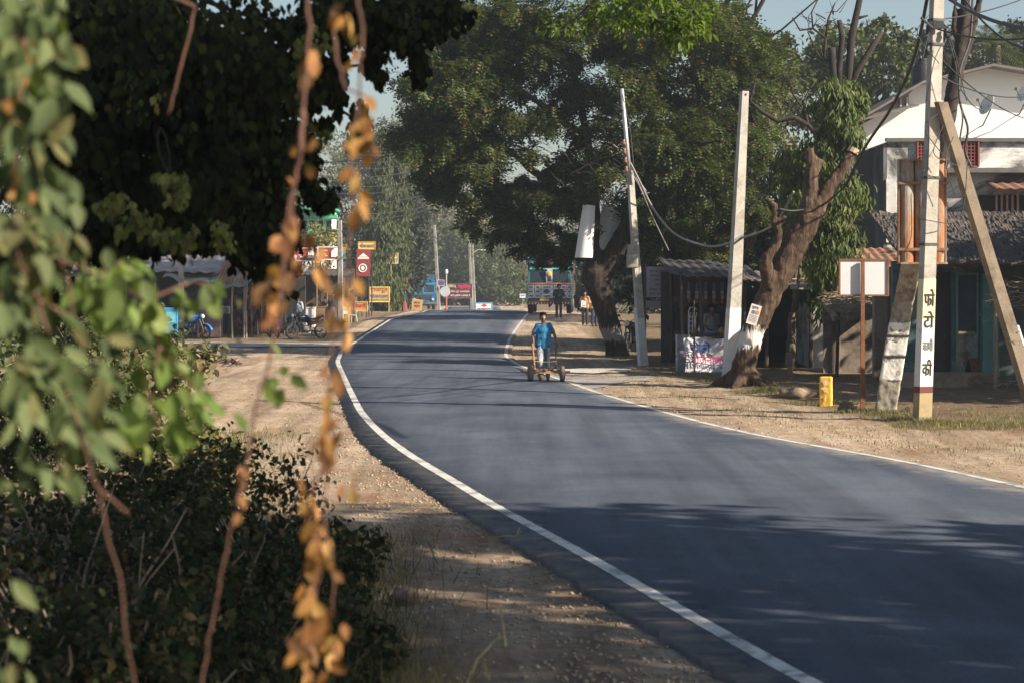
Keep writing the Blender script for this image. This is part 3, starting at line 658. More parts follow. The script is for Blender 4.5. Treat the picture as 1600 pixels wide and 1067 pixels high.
tree('dark_tree', 'dark trees beyond the decorated lorry and the two standing men', 'tree', B(930, 150), [(900,420,150,50,60,4,1),(960,430,150,60,60,4,1),(1010,420,140,60,70,4,1)], 9000, .4, L_DARK, BARK_D, .3)
tree('roadside_tree', 'far trees closing the view behind the decorated lorry', 'tree', B(880, 330), [(880,440,330,60,30,6,1),(940,440,330,60,40,6,1),(620,440,330,60,40,6,1),(560,430,330,60,50,6,1)], 9000, .6, L_MID, BARK, .3)
# distant wood closing the horizon
hw = []
for k in range(46): hw.append((-260+k*12+rng.uniform(-4,4), 520+rng.uniform(-30,60), 3+rng.uniform(0,6), 10, 8, 8+rng.uniform(0,6), 1))
o = foliage('distant_wood', hw, 26000, T_DIA, 1.7, L_MID, None); props(o, 'hazy belt of trees along the horizon', 'wood', kind='stuff')

# ---- shade trees on the right bank, nearer than the view (they throw the shade on the near road)
tree('roadside_tree', 'roadside tree right of the road casting long stripes of shade', 'tree', (15, 2.5, 0), [(15.0,3.5,9,4.2,4.2,4.2,2),(16,0.5,11.5,3.5,3.5,3.5,1.4),(13.5,5.5,12.5,3,3.2,3,1.1),(15.5,3.4,13.8,3.6,3.4,2.6,3.2),(17,6,8,3.5,3.5,3.5,1.4),(15,4,5,3.2,3.6,2.4,1)], 15000, .37, L_DARK, BARK, .35, px=False, shell=.1, nsub=24, sub=.16)
tree('roadside_tree', 'roadside tree right of the road shading its surface', 'tree', (14, 10, 0), [(14.0,10,8.2,3.4,3.4,4,2),(15.5,7.5,6,3,3.2,3.2,1.4),(12.5,9.2,5.6,2.6,2.8,2.8,1.0),(14,12.0,6.4,2.2,2.0,2.6,.5),(15.5,8,10.6,2.8,3.4,2.0,1.2),(16,9.5,11,3,3,2.6,.6)], 7800, .37, L_DARK, BARK, .35, px=False, shell=.1, nsub=24, sub=.16)
tree('roadside_tree', 'tree right of the huts keeping them in shade', 'tree', (15.5, 40, 0), [(14.6,39.5,3.9,3,3.6,1.8,2),(17,41,5.4,3,3,1.8,1.3),(13.8,36.2,3.4,2.0,2.4,1.8,1),(16.2,47.5,3.6,2.2,3,2.0,1.3),(18.6,52,4.5,2.8,3,2.4,1.3)], 15000, .36, L_DARK, BARK, .3, px=False, shell=.2)  # unseen tree put in, its low crown shaped to shade the huts

# ---- dark canopy hanging in at the top left
cl = [(100,60,10.5,190,110,.9,3),(250,120,10.5,160,140,.9,3.1),(120,230,10.8,130,120,.8,2.5),(330,230,10.8,100,115,.8,2.3),(390,120,10.6,84,130,.8,1.7),(330,340,11,80,50,.6,1.3),(410,350,11,50,70,.5,.75),(430,415,11,26,40,.35,.3),(250,340,11,70,60,.6,1.0),(440,250,11,45,60,.5,.55),
      (540,20,10.6,80,40,.6,1.0),(620,40,10.8,60,40,.5,.55),(492,120,11,26,80,.5,.45),(480,260,11.2,14,60,.3,.22),(530,120,11.2,12,60,.3,.16),(690,20,11,50,26,.5,.25),(560,190,11.3,12,40,.3,.10),(505,310,11.4,20,20,.3,.10),(585,100,11.2,16,40,.3,.14),(655,100,11.4,12,36,.3,.10),(160,350,10.8,80,60,.6,.9),(50,400,10.6,90,90,.6,.9),(375,300,11,40,40,.5,.5)]
L_SHADE = leafmat('leaf_canopy_shade', [(.010,.016,.008),(.015,.022,.010),(.022,.030,.012),(.018,.020,.013),(.03,.042,.012)], .08, .8, .08)  # darkened leaf colours stand in for the canopy's shade
c2 = [pxclump(c) for c in cl]
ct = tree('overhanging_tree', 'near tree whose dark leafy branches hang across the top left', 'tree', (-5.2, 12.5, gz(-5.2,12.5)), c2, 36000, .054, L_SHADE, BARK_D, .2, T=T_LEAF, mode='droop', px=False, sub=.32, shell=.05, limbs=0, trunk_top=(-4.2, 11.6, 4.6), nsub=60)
mb = MB(); cb = ct.location.copy(); hub = Vector((-4.2,11.6,4.6))
for c in c2[:20]: limb(mb, hub-cb, Vector(c[:3])-cb, .035, .008, .12, 7, 5)
mb.build('branches', BARK_D, ct, True)
# bright spray of leaves overhead
sp = [pxclump(c) for c in [(1010,30,19,55,28,.7,1),(1060,48,19,40,22,.6,.8),(960,10,19,60,26,.7,.8),(1085,20,19,30,30,.5,.6),(880,40,20,50,20,.6,.3),(1000,-30,19,90,30,.8,.8)]]
L_LIME = leafmat('leaf_lime', [(.10,.16,.03),(.14,.20,.04),(.08,.12,.03)], .35)
st = thing('overhead_branch', 'bright green spray of leaves hanging into the top centre', 'branch', W(1000,-60,19)); sb = st.location.copy()
mb = MB(); limb(mb, W(1500,-330,17)-sb, Vector((0,0,0)), .05, .02, .05, 8, 6)
for c in sp: limb(mb, Vector((0,0,0)), Vector(c[:3])-sb, .02, .005, .15, 5, 5)
mb.build('stem', BARK, st, True); foliage('leaves', sp, 1600, tri_leaf(.22), .085, L_LIME, st, 'out', .35, .2, sb, 26)

# lower fringe of the near canopy, sunlight put into its brighter leaf colours
fr = [pxclump(c) for c in [(280,300,9.6,20,22,.2,1),(262,280,9.6,14,14,.2,.6),(210,350,9.4,40,22,.3,1),(180,320,9.4,26,16,.3,.6),(280,370,9.5,30,20,.3,.8),(345,375,9.8,18,26,.2,.5),(490,215,11,20,26,.3,.5),(470,110,10,10,50,.2,.5),(20,470,9.3,30,30,.3,.5),(225,160,9.8,50,70,.3,.35),(500,60,10,20,30,.3,.3)]]
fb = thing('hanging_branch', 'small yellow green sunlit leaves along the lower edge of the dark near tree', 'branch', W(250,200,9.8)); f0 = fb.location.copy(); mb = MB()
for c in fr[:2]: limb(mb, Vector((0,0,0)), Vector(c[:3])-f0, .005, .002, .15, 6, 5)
mb.build('stem', BARK_D, fb, True); foliage('leaves', fr, 900, T_LEAF, .042, leafmat('leaf_fringe_lit', [(.13,.17,.04),(.20,.22,.07),(.08,.11,.03),(.16,.14,.06)], .35), fb, 'droop', .35, .1, f0, 12)
# ================================================================ poles and roadside things, right
def pole_thing(name, label, cat, base, group=None): return thing(name, label, cat, base, group=group)
# plain concrete pole
p = onG(1141, 45.6); t = thing('concrete_pole', 'tall plain concrete pole with whitewashed foot beside the lopped tree', 'pole', p)
top = W(1163, 143, 45.6)-p; YAW = math.radians(24)
mb = MB(); mb.post(top*(-.3/top.z), top, .333, .17, .203, .13, YAW); mb.build('shaft', CONC, t)
k = (590-480)/(590-143); mb = MB(); mb.post((0,0,.03), top*k, .338, .335*(1-k)+.178*k, .208, .205*(1-k)+.138*k, YAW); mb.build('paint_band', M('pole_white', (.60,.595,.56), .9, .14, 3, .35, stain=(.33,.29,.24), stain_amt=.3, bscale=25), t)
mb = MB(); mb.post(top+Vector((0,0,-.1)), top+Vector((0,0,-.06)), .03, .03, .17, .17, YAW); mb.build('bolt', DARKMET, t)
# leaning electricity pole
p = onG(1005, 52.7); t = thing('electricity_pole', 'slim leaning electricity pole with meter boxes in front of the shade tree', 'pole', p); top = W(971, 140, 52.7)-p
mid = W(984.5, 270, 52.7)-p; mb = MB(); mb.post(mid*(-.3/mid.z), mid, .222, .15, .172, .12, YAW); mb.build('shaft', CONC, t)
a = W(985,290,52.6)-p; mb = MB(); mb.tube([a+Vector((0,-.12,0)), top+Vector((0,-.12,0))], .055, 8); mb.build('steel_extension', STEEL, t, True)
k = 90/430; mb = MB(); mb.post(top*(.02/top.z), top*k, .234, .212, .178, .166, YAW); mb.build('paint_band', _mc['pole_white'], t)
for px, py, w_, h_ in ((987,390,.22,.25),(988,408,.30,.38)):
    c = W(px,py,52.5)-p; mb = MB(); mb.box(c, (w_,.16,h_), bev=.02); mb.box(c+Vector((0,-.085,.02)), (w_*.6,.012,h_*.4)); mb.build('meter_box', M('dirty_grey_box', (.30,.27,.22), .7, .2, 9, .1), t)
mb = MB(); c = W(983,268,52.6)-p
mb.box(c, (.30,.10,.06)); mb.tube([c+Vector((.05,-.1,0)), c+Vector((.36,-.3,-.62))], .012, 6); mb.tube([c+Vector((.12,-.1,-.05)), c+Vector((.44,-.3,-.55))], .012, 6); mb.tube([c+Vector((.30,-.3,-.62)), c+Vector((.52,-.3,-.58))], .014, 6); mb.build('bracket', STEEL, t)
for k in range(4):
    c = W(980+k*1.3, 228+k*14, 52.5)-p; mb = MB(); mb.tube([c+Vector((-.1,-.12,0)), c+Vector((-.1,-.12,.05)), c+Vector((-.1,-.12,.11)), c+Vector((-.1,-.12,.15))], [.03,.055,.03,.045], 8); mb.build('insulator', M('porcelain', (.25,.12,.08), .3, .1, 5, 0), t, True)
# main pole
p = onG(1441, 31.8); d0 = 31.8; s0 = F/d0; t = thing('utility_pole', 'big concrete pole with painted Hindi lettering and ochre foot, nearest pole at the right', 'pole', p)
top = W(1466, -60, d0)-p; yw = math.radians(24)
def along(py): k = (655-py)/(655+60); return top*k
def wat(py): k = (655-py)/(655+60); return .245*(1-k)+.19*k
mb = MB(); mb.post(top*(-.4/top.z), top, .247, .19, .162, .12, yw); mb.build('shaft', CONC, t)
def band(name, y0, y1, mat, e): mb = MB(); mb.post(along(y0), along(y1), wat(y0)+e, wat(y1)+e, .16*wat(y0)/.245+e, .16*wat(y1)/.245+e, yw); return mb.build(name, mat, t)
band('paint_foot', 653, 612, M('ochre_paint', (.33,.25,.13), .9, .25, 6, .3, stain=(.25,.22,.17), stain_amt=.5), .005)
band('paint_band', 606, 500, M('pole_white', (.7,.7,.7)), .006); band('paint_band', 500, 436, M('pole_cream', (.60,.55,.34), .85, .1, 5, .2, stain=(.6,.57,.48), stain_amt=.25), .006)
band('paint_ring', 613, 603, M('maroon_paint', (.13,.03,.03), .8, .3, 9, .2), .009)
INK = M('black_ink', (.018,.018,.022), .8, 0, 5, 0); INK_F = M('faded_ink', (.16,.17,.20), .9, .3, 30, 0)
def poletext(tx, py, w_, h_, mat, nm='lettering'):
    c = along(py)+Matrix.Rotation(yw,3,'Z') @ Vector((0,-.088,0)); mb = MB(); mb.textfit(tx, w_*1.02, h_, c, .004, math.radians(2), yw); o = mb.build(nm, mat, t); return o
poletext('फो', 465, .19, .27, INK); poletext('टो', 499, .19, .26, INK); poletext('कापी', 538, .19, .20, INK_F); poletext('की', 573, .18, .26, INK)
for py in (70, 32, 278, 382):
    mb = MB(); mb.post(along(py)-Vector((0,0,.02)), along(py)+Vector((0,0,.02)), wat(py)+.03, wat(py)+.03, .17, .17, yw); mb.build('clamp', DARKMET, t)
mb = MB(); c = along(42); mb.box(c+Vector((0,-.16,0)), (.16,.06,.12)); mb.tube([c+Vector((-.1,-.2,-.05)), c+Vector((-.3,-.3,.1))], .02, 6); mb.build('bracket', DARKMET, t)
for k, (dx, dz) in enumerate(((-.14,.05),(-.15,-.28),(.15,.0))):
    c = along(60)+Vector((dx,-.1,dz)); mb = MB(); mb.tube([c, c+Vector((0,0,.05)), c+Vector((0,0,.10)), c+Vector((0,0,.14))], [.025,.05,.03,.04], 8); mb.build('insulator', DARKMET, t, True)
# rusty steel panels strapped behind it
c = W(1441, 331, 32.25); t = thing('rusty_panel_box', 'rust streaked steel channel box strapped high behind the lettered pole', 'metal box', c)
RUSTY = M('peeling_rust', (.30,.32,.30), .75, .25, 3, .4, stain=(.30,.125,.045), stain_amt=.72, stretch=(2.2,2.2,.7), bscale=18)
s1 = F/32.25; wb, hb = 73/s1, 164/s1
mb = MB(); mb.box((0,.10,0), (wb,.02,hb))
for x in (-.5,.5): mb.box((x*wb, .03, 0), (.022,.13,hb-.01))
mb.box((0,-.01,hb/2-.015), (wb+.03,.20,.03)); mb.box((0,-.01,-hb/2+.015), (wb+.03,.20,.03))
for k in range(3): x0 = -.5+.335*k; xc = (x0+.165)*wb; mb.tube([(xc,.05,-hb/2+.02),(xc,.05,-.2*hb),(xc,.05,.2*hb),(xc,.05,hb/2-.02)], [.124,.130,.130,.124], 20)
mb.build('panel', RUSTY, t)
for z in (.27*hb, -.36*hb): mb = MB(); mb.box((0,-.075,z), (wb+.05,.03,.045)); mb.build('strap', M('rust_strap', (.22,.14,.08), .8, .3, 8, .3), t)
# stub of a broken pole
p = onG(1382, 33.4); t = thing('broken_pole', 'leaning stub of an old concrete pole with patchy white paint left of the lettered pole', 'pole', p); s1 = F/33.4
mb = MB(); P = [W(1381,660,33.4)-p, W(1390,600,33.4)-p, W(1400,530,33.4)-p, W(1412,470,33.4)-p, W(1424,412,33.0)-p]
for i in range(4): mb.post(P[i]-Vector((0,0,.03)), P[i+1], (33-i)/s1, (32-i)/s1, .28, .27, -.2)
r_ = remesh(mb, .022, 2, .014, 7); r_.build('shaft', M('mouldy_concrete', (.36,.32,.26), .95, .3, 4, .6, stain=(.12,.10,.08), stain_amt=.5), t, True)
for y0, y1 in ((594,558),(556,526),(524,504)):
    def q(y): return P[1].lerp(P[3], (600-y)/130.)
    mb = MB(); mb.post(q(y0), q(y1), 33.5/s1, 32.8/s1, .295, .29, -.2); remesh(mb, .02, 1, .008, 9).build('paint_band', _mc['flaking_limewash_bright'] if 0 else M('patchy_white', (.72,.70,.64), .9, .1, 4, .4, stain=(.28,.24,.19), stain_amt=.35), t, True)
for y in (557, 525): mb = MB(); c = P[1].lerp(P[3], (600-y)/130.); mb.post(c-Vector((0,0,.012)), c+Vector((0,0,.012)), 36/s1, 36/s1, .31, .31, -.2); mb.build('wire_ring', DARKMET, t)
# brace pole
pb = W(1470, 160, 31.6); ft = Vector(((1617-800)/F*33.6, 33.6, gz((1617-800)/F*33.6, 33.6))); t = thing('brace_pole', 'slanting concrete strut leaning against the lettered pole at the right edge', 'pole', ft)
mb = MB(); mb.post((0,0,-.1), pb-ft, .245, .18, .16, .12, yw); mb.build('shaft', M('brown_concrete', (.22,.18,.135), .95, .2, 3, .5, stain=(.13,.10,.08), stain_amt=.4, bscale=25), t)
def br(py): return (pb-ft)*((655-py)/(655-160.))
mb = MB(); mb.post(br(625), br(556), .248, .242, .166, .16, yw); mb.build('paint_band', M('patchy_white_strut', (.62,.56,.46), .9, .2, 4, .4, stain=(.36,.26,.18), stain_amt=.5), t)
mb = MB(); mb.post(br(553), br(519), .246, .240, .164, .158, yw); mb.build('pasted_notice', M('paper_white', (.66,.67,.70), .85, .08, 8, 0), t)
mb = MB(); c = br(536)+Vector((.0,-.105,0)); mb.box(c+Vector((0,0,.06)), (.17,.006,.02)); mb.box(c+Vector((-.05,0,-.02)), (.03,.006,.03)); mb.box(c+Vector((.0,0,-.09)), (.19,.006,.012)); mb.build('print', INK_F, t)
# back of a signboard on a rusty post
p = onG(1348, 33.9); s1 = F/33.9; t = thing('signboard', 'blank white back of a small signboard on a rusty post', 'sign', p)
hz = (642-406)/s1; mb = MB(); mb.post((0,0,-.2), (.0,0,hz), .075, .06, .06, .05); mb.build('post', RUST, t)
ct_ = W(1350.5, 434, 33.9)-p; wp, hp = 76/s1, 56/s1
mb = MB(); mb.box(ct_+Vector((0,.06,0)), (wp-.03,.012,hp-.03)); mb.build('panel', M('grey_white_sheet', (.60,.63,.66), .6, .07, 3, .08, stain=(.42,.38,.34), stain_amt=.06), t)
mb = MB()
for x in (-wp/2, wp/2): mb.box(ct_+Vector((x,.05,0)), (.03,.035,hp+.03))
for z in (-hp/2, hp/2): mb.box(ct_+Vector((0,.05,z)), (wp+.027,.032,.027))
mb.build('frame', RUST, t)
# yellow kilometre stone
p = onG(1290.5, 36.1); t = thing('boundary_stone', 'short yellow painted marker stone with white characters', 'stone', p)
mb = MB(); mb.post((0,0,-.1), (0,0,.53), .235, .225, .14, .13, -.25); rm = remesh(mb, .02, 2, .006, 9); rm.build('block', M('yellow_paint', (.78,.46,.05), .8, .12, 6, .3, stain=(.55,.38,.18), stain_amt=.2, bscale=30), t, True)
mb = MB(); mb.textfit('क', .085, .09, (-.005,-.077,.42), .004); mb.textfit('ज', .085, .08, (-.005,-.079,.29), .004); mb.box((-.005,-.081,.13), (.012,.006,.10)); o = mb.build('lettering', M('white_ink', (.80,.80,.76), .8, 0, 5, 0), t); o.rotation_euler = (0,0,-.25)
# little wooden stake
p = onG(1236, 45.0); t = thing('wooden_stake', 'short weathered wooden stake standing in the yard behind the yellow stone', 'post', p)
mb = MB(); mb.post((0,0,-.1), (-.04,0,.33), .10, .11, .08, .08); mb.build('shaft', M('orange_wood', (.22,.12,.06), .9, .3, 8, .4), t); mb = MB(); mb.box((-.045,0,.47), (.15,.12,.28), bev=.02); mb.build('head', M('grey_block', (.12,.11,.10), .9, .2, 8, .4), t)
# rocks and rubbish
ROCK = M('dark_rock', (.16,.115,.085), .95, .35, 6, .8, bscale=25)
def rock(px, d, r, label, mat=ROCK):
    p = onG(px, d); mb = MB(); mb.sphere((0,0,r[2]*.5), r, 16, 10)
    for i, v in enumerate(mb.V): q = Vector(v); k = 1+.45*noise.noise(q*3/max(r)+p)+.15*noise.noise(q*9/max(r)); mb.V[i] = tuple(q*k)
    o = mb.build('rock', mat, None, True); o.location = p; props(o, label, 'rock'); return o
rock(1325, 34.2, (.16,.14,.12), 'dark rounded lump of earth right of the yellow stone')
rock(1247, 38.5, (.34,.25,.13), 'flat brown clod of earth left of the yellow stone', M('clod', (.22,.16,.11), .95, .3, 6, .8))
rock(1418, 34.0, (.06,.06,.05), 'little pale brick lump between the broken pole and the lettered pole', M('brickbit', (.50,.30,.2), .9, .2, 6, .4))
rock(632, 13.9, (.11,.12,.07), 'black clod lying on the striped earth by the undergrowth')
for k, (px, d) in enumerate(((1058,47.0),(1080,46.5),(1092,44.8))): rock(px, d, (.07+.02*k,.06,.04), ['small','medium','larger'][k]+' grey stone on the verge left of the lopped tree')
# litter of stones and leaves
def litter(name, label, n, fn, size, mat, kind='stuff'):
    P = []
    while len(P) < n:
        x, y = fn()
        if edgeL(y)-.03 < x < edgeR(y)+.03 and rng.random() > .0: continue
        P.append((x, y, gz(x, y)+.006))
    P = np.array(P); V, Fc = scatter(T_DIA, P, rand_unit(n)*np.array([1,1,.25]), np.array([[0,0,1.0]]*n)+rand_unit(n)*.5, size*(.5+rng.random(n))); return props(fastmesh(name, V, Fc, mat), label, name.replace('_',' '), kind=kind)
litter('fallen_leaves', 'dry leaves and chips scattered on the verges', 3400, lambda: (lambda y: (edgeL(y)-rng.exponential(1.6) if rng.random() < .45 else edgeR(y)+rng.exponential(2.2), y))(rng.uniform(11,75)), .045, leafmat('dry_leaf', [(.30,.20,.10),(.20,.13,.07),(.42,.33,.20),(.14,.10,.06)], .1))
# pebbles as small faceted stones
def pebbles(n):
    tv = np.array([[1,0,0],[0,1,0],[-1,0,0],[0,-1,0],[0,0,.7],[0,0,-.4]]); tf = np.array([[0,1,4],[1,2,4],[2,3,4],[3,0,4],[1,0,5],[2,1,5],[3,2,5],[0,3,5]]); P = []
    while len(P) < n:
        y = 11+rng.random()**1.6*60; x = edgeL(y)-.02-rng.exponential(.9) if rng.random() < .55 else edgeR(y)+.02+rng.exponential(1.6); P.append((x, y, gz(x,y)+.004))
    V, Fc = scatter((tv, tf), np.array(P), rand_unit(n)*np.array([1,1,.3]), np.array([[0,0,1.0]]*n)+rand_unit(n)*.4, .010+.016*rng.random(n)**2); return V, Fc
V, Fc = pebbles(7000); props(fastmesh('gravel', V, Fc, M('pebble', (.34,.26,.19), .9, .4, 2, .1)), 'loose pebbles along both road edges', 'gravel', kind='stuff')
# grass
def grass(name, label, n, fn, h, mat, w=.012):
    P = []; 
    for _ in range(n): x, y = fn(); P.append((x, y, gz(x, y)-.01))
    P = np.array(P); tv = np.array([[-1,0,0],[1,0,0],[.7,.5,.05],[-.7,.5,.05],[0,1,.28]])*np.array([w/h*.5*1.0,1,1]); T = (tv, np.array([[0,1,2],[0,2,3],[3,2,4]]))
    A = rand_unit(n)*np.array([.55,.55,.1])+np.array([0,0,1.0]); V, Fc = scatter(T, P, A, rand_unit(n), h*(.35+.9*rng.random(n))); return props(fastmesh(name, V, Fc, mat), label, 'grass', kind='stuff')
GR = leafmat('grass_dry', [(.13,.13,.05),(.22,.19,.09),(.09,.11,.04),(.30,.25,.14),(.10,.10,.05)], .25)
def tuft(cx, cy, r, ry_=None):
    a = rng.random()*2*PI; k = rng.random()**.7; return cx+r*k*math.cos(a), cy+(ry_ or r*.8)*k*math.sin(a)
tf_ = [((px-800)/F*d, d, r) for px, d, r in ((1350,33.6,.35),(1385,33.0,.45),(1335,33.6,.35),(1440,31.4,.5),(1470,31.0,.8),(1520,30.6,.9),(1580,30.2,1.0),(1275,36.6,.6),(1310,37,.5),(1240,39,.7),(1205,40,.6),(1400,32.2,.6),(1560,31.8,1.2),(1130,43,.6),(1060,48,.8),(1180,39.6,.5))]
grass('grass', 'tufts of dry grass round the poles on the right bank', 12000, lambda: tuft(*tf_[rng.integers(len(tf_))]), .085, GR, .008)

grass('grass', 'sparse straw and weeds in the yards and along the right verge', 7000, lambda: (lambda y, q: (edgeR(y)+.9+q, y))(rng.uniform(24,52), rng.exponential(2.0)), .075, GR, .008)
# ================================================================ huts on the right
# wayside notice board
p = onG(1034, 55); s1 = F/55; t = thing('notice_board', 'large faded notice board with rows of red Hindi writing behind the leaning pole', 'sign', p)
c = W(1034, 441, 55)-p; mb = MB(); mb.box(c, (48/s1,.04,48/s1)); mb.build('panel', M('faded_board', (.30,.31,.33), .7, .12, 3, 0), t)
mb = MB(); RED = M('red_ink', (.30,.05,.05), .8, .2, 20, 0)
for k, tx in enumerate(('श्री जगदीश किराना','भोजनालय एवं नाश्ता','मिठाई दुकान','चाय काफी','ठंडा पेय जल','मेन रोड चौक')): mb.textfit(tx, (40 if k not in (2,3) else 22)/s1, 4.4/s1, c+Vector((0,-.024,(17-7*k)/s1)), .003)
mb.build('lettering', RED, t)
for x in (-26,24): mb = MB(); mb.post(Vector((c.x+x/s1,.05,-.1)), Vector((c.x+x/s1,.05,c.z+.5)), .07, .06); mb.build('post', DWOOD, t)
mb = MB(); mb.box((c.x,.03,c.z-.62), (50/s1,.03,.22)); mb.build('lower_rail', M('grey_plank', (.25,.24,.23), .9, .2, 4, .2), t)
# food stall
p = onG(1110, 52); s1 = F/52; t = thing('food_stall', 'dark roadside food stall with a sagging tin roof and open front', 'stall', p); X = lambda px: (px-1110)/s1; Z = lambda py, d=52: HC+(HY-py)/F*d-p.z
mb = MB(); mb.grid(lambda u, v: (X(1042)+(X(1190)-X(1042))*u, -1.1+4.2*v, Z(427)-.22*u-.03*math.sin(u*9)+.45*v+.02*math.sin(u*60)), 40, 8, .03); mb.build('roof', M('black_tin', (.05,.048,.05), .6, .3, 2, .2), t)
for px, y in ((1060,-.9),(1090,-.8),(1155,-.8),(1062,2.8),(1150,2.8)): mb = MB(); mb.tube([(X(px),y,-.1),(X(px)+.03,y,1.1),(X(px),y,Z(432)+.1)], .05, 7); mb.build('post', DWOOD, t)
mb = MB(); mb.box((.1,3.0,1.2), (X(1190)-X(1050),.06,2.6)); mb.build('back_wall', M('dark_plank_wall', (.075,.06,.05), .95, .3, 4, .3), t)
mb = MB(); mb.box((X(1120),.1,.80), (1.7,.7,.05)); mb.box((X(1120),-.2,.4), (1.6,.04,.76)); mb.build('counter', M('counter_wood', (.12,.085,.06), .9, .3, 5, .2), t)
for k, (x, r_, h_) in enumerate(((1085,.07,.2),(1094,.06,.26),(1128,.09,.22),(1136,.06,.3),(1142,.06,.26))):
    o_ = MB(); q_ = Vector((p.x+X(x), p.y+.05, p.z+.83)); o_.tube([(0,0,0),(0,0,h_*.7),(0,0,h_*.8),(0,0,h_)], [r_,r_,r_*.55,r_*.6], 10)
    ob = o_.build('jar', [M('jar_amber', (.40,.22,.06), .3, .1, 5, 0), M('jar_steel', (.5,.5,.5), .3, .1, 5, 0, metal=.8)][k % 2], None, True); ob.location = q_; props(ob, ['first','second','third','fourth','fifth'][k]+' jar from the left on the food stall counter', 'jar')
o_ = MB(); o_.tube([(0,0,0),(0,0,.02),(0,0,.10)], [.12,.20,.24], 14, cap=False); ob = o_.build('steel_bowl', M('bowl_blue', (.25,.40,.60), .25, .1, 5, 0, metal=.3), None, True); ob.location = Vector((p.x+X(1108), p.y+.05, p.z+.83)); props(ob, 'wide shiny bowl on the food stall counter', 'bowl')
sh = MB()
for k in range(60): sh.box((X(rr.uniform(1068,1180)), rr.uniform(2.2,2.9), rr.uniform(.2,1.9)), (rr.uniform(.1,.25),.12,rr.uniform(.1,.3)))
props(sh.build('goods', leafmat('stall_goods', [(.06,.05,.05),(.12,.07,.04),(.05,.07,.10),(.16,.13,.09)], 0), t), kind='stuff')
for k in range(6):
    sh = MB(); x = X(1072+k*13); 
    for j in range(5): sh.box((x+rr.uniform(-.01,.01), -.75, Z(437)-.12-.11*j), (.08,.015,.095))
    sh.build('packet_strip', leafmat('packet_strip', [(.20,.05,.04),(.22,.18,.08),(.05,.10,.18),(.22,.22,.22)], 0), t)
gt = thing('window_grille', 'white looped metal grille standing inside the food stall', 'grille', onG(1082,53.2)); mb = MB(); s2 = F/53.2
for px_ in (-5,0,5):
    mb.tube([(px_/s2,0,.72),(px_/s2,0,1.25),(px_/s2+.03,0,1.42 if px_ else 1.5)], .014, 6)
mb.tube([(-6/s2,0,.75),(-6/s2,0,1.45),(-4/s2,0,1.55),(4/s2,0,1.55),(6/s2,0,1.5)], .018, 6); mb.tube([(-6/s2,0,1.3),(6/s2,0,1.3)], .014, 6)
for q in range(4): mb.box((0,0,.8+.13*q), (.16,.012,.02))
mb.build('frame', M('white_enamel', (.75,.76,.78), .5, .05, 5, 0), gt); mb = MB(); mb.post((0,0,0),(0,0,.74),.05,.05); mb.build('leg', DWOOD, gt)
# cloth banner in front of the stall
p = onG(1108, 49.6); s1 = F/49.6; t = thing('cloth_banner', 'hand painted cloth banner with blue and pink Hindi lettering leaning below the food stall', 'banner', p)
wB, hB = 76/s1, 52/s1; mb = MB(); mb.grid(lambda u, v: (-wB/2+wB*u+.03*math.sin(v*5), .10*v-.05*math.sin(u*7+v*3)*(.4+v), .02+hB*v-.03*(1-u)*(1-v)+.02*math.sin(u*6)*v), 22, 10, .004); BAN = M('banner_cloth', (.60,.59,.60), .85, .08, 5, .2, stain=(.42,.38,.35), stain_amt=.15)
mb.build('cloth', BAN, t, True)
mb = MB(); mb.textfit('बेले', 33/s1, 17/s1, (-.22,-.09,.63), .004); mb.build('lettering', M('blue_ink', (.03,.07,.30), .8, .1, 20, 0), t)
mb = MB(); mb.textfit('भोजनालय', 58/s1, 16/s1, (-.02,-.09,.34), .004); mb.build('lettering', M('pink_ink', (.45,.03,.16), .8, .1, 20, 0), t)
mb = MB(); mb.textfit('चाय नाश्ता समोसा आदि', 60/s1, 5/s1, (0,-.09,.12), .004); mb.build('lettering', _mc['blue_ink'], t)
mb = MB(); mb.tube([(0,0,0),(.05,0,.06),(.02,0,.12),(-.03,0,.06)], [.03,.07,.05,.02], 8); o = mb.build('emblem', M('brown_ink', (.25,.10,.06), .8), t, True); o.location = (.34,-.08,.58); o.scale = (1,.15,1)
mb = MB(); mb.tube([(-.38,-.14,-.02),(-.38,-.02,1.8)], .025, 6); mb.build('pole', DWOOD, t)
p = onG(1067, 50.4); s1 = F/50.4; t = thing('poster_board', 'narrow printed board leaning left of the cloth banner', 'sign', p); mb = MB(); mb.box((0,0,.46), (20/s1,.03,.9), rot=Matrix.Rotation(-.1,3,'X')); mb.build('panel', M('poster_print', (.24,.22,.26), .6, .5, 5, 0, stain=(.35,.16,.14), stain_amt=.4), t)
mb = MB(); 
for q in (-1,1): mb.box((q*10/s1,-.02,.46), (.04,.03,.92), rot=Matrix.Rotation(-.1,3,'X'))
mb.build('frame', M('pale_frame', (.5,.48,.45), .8), t)
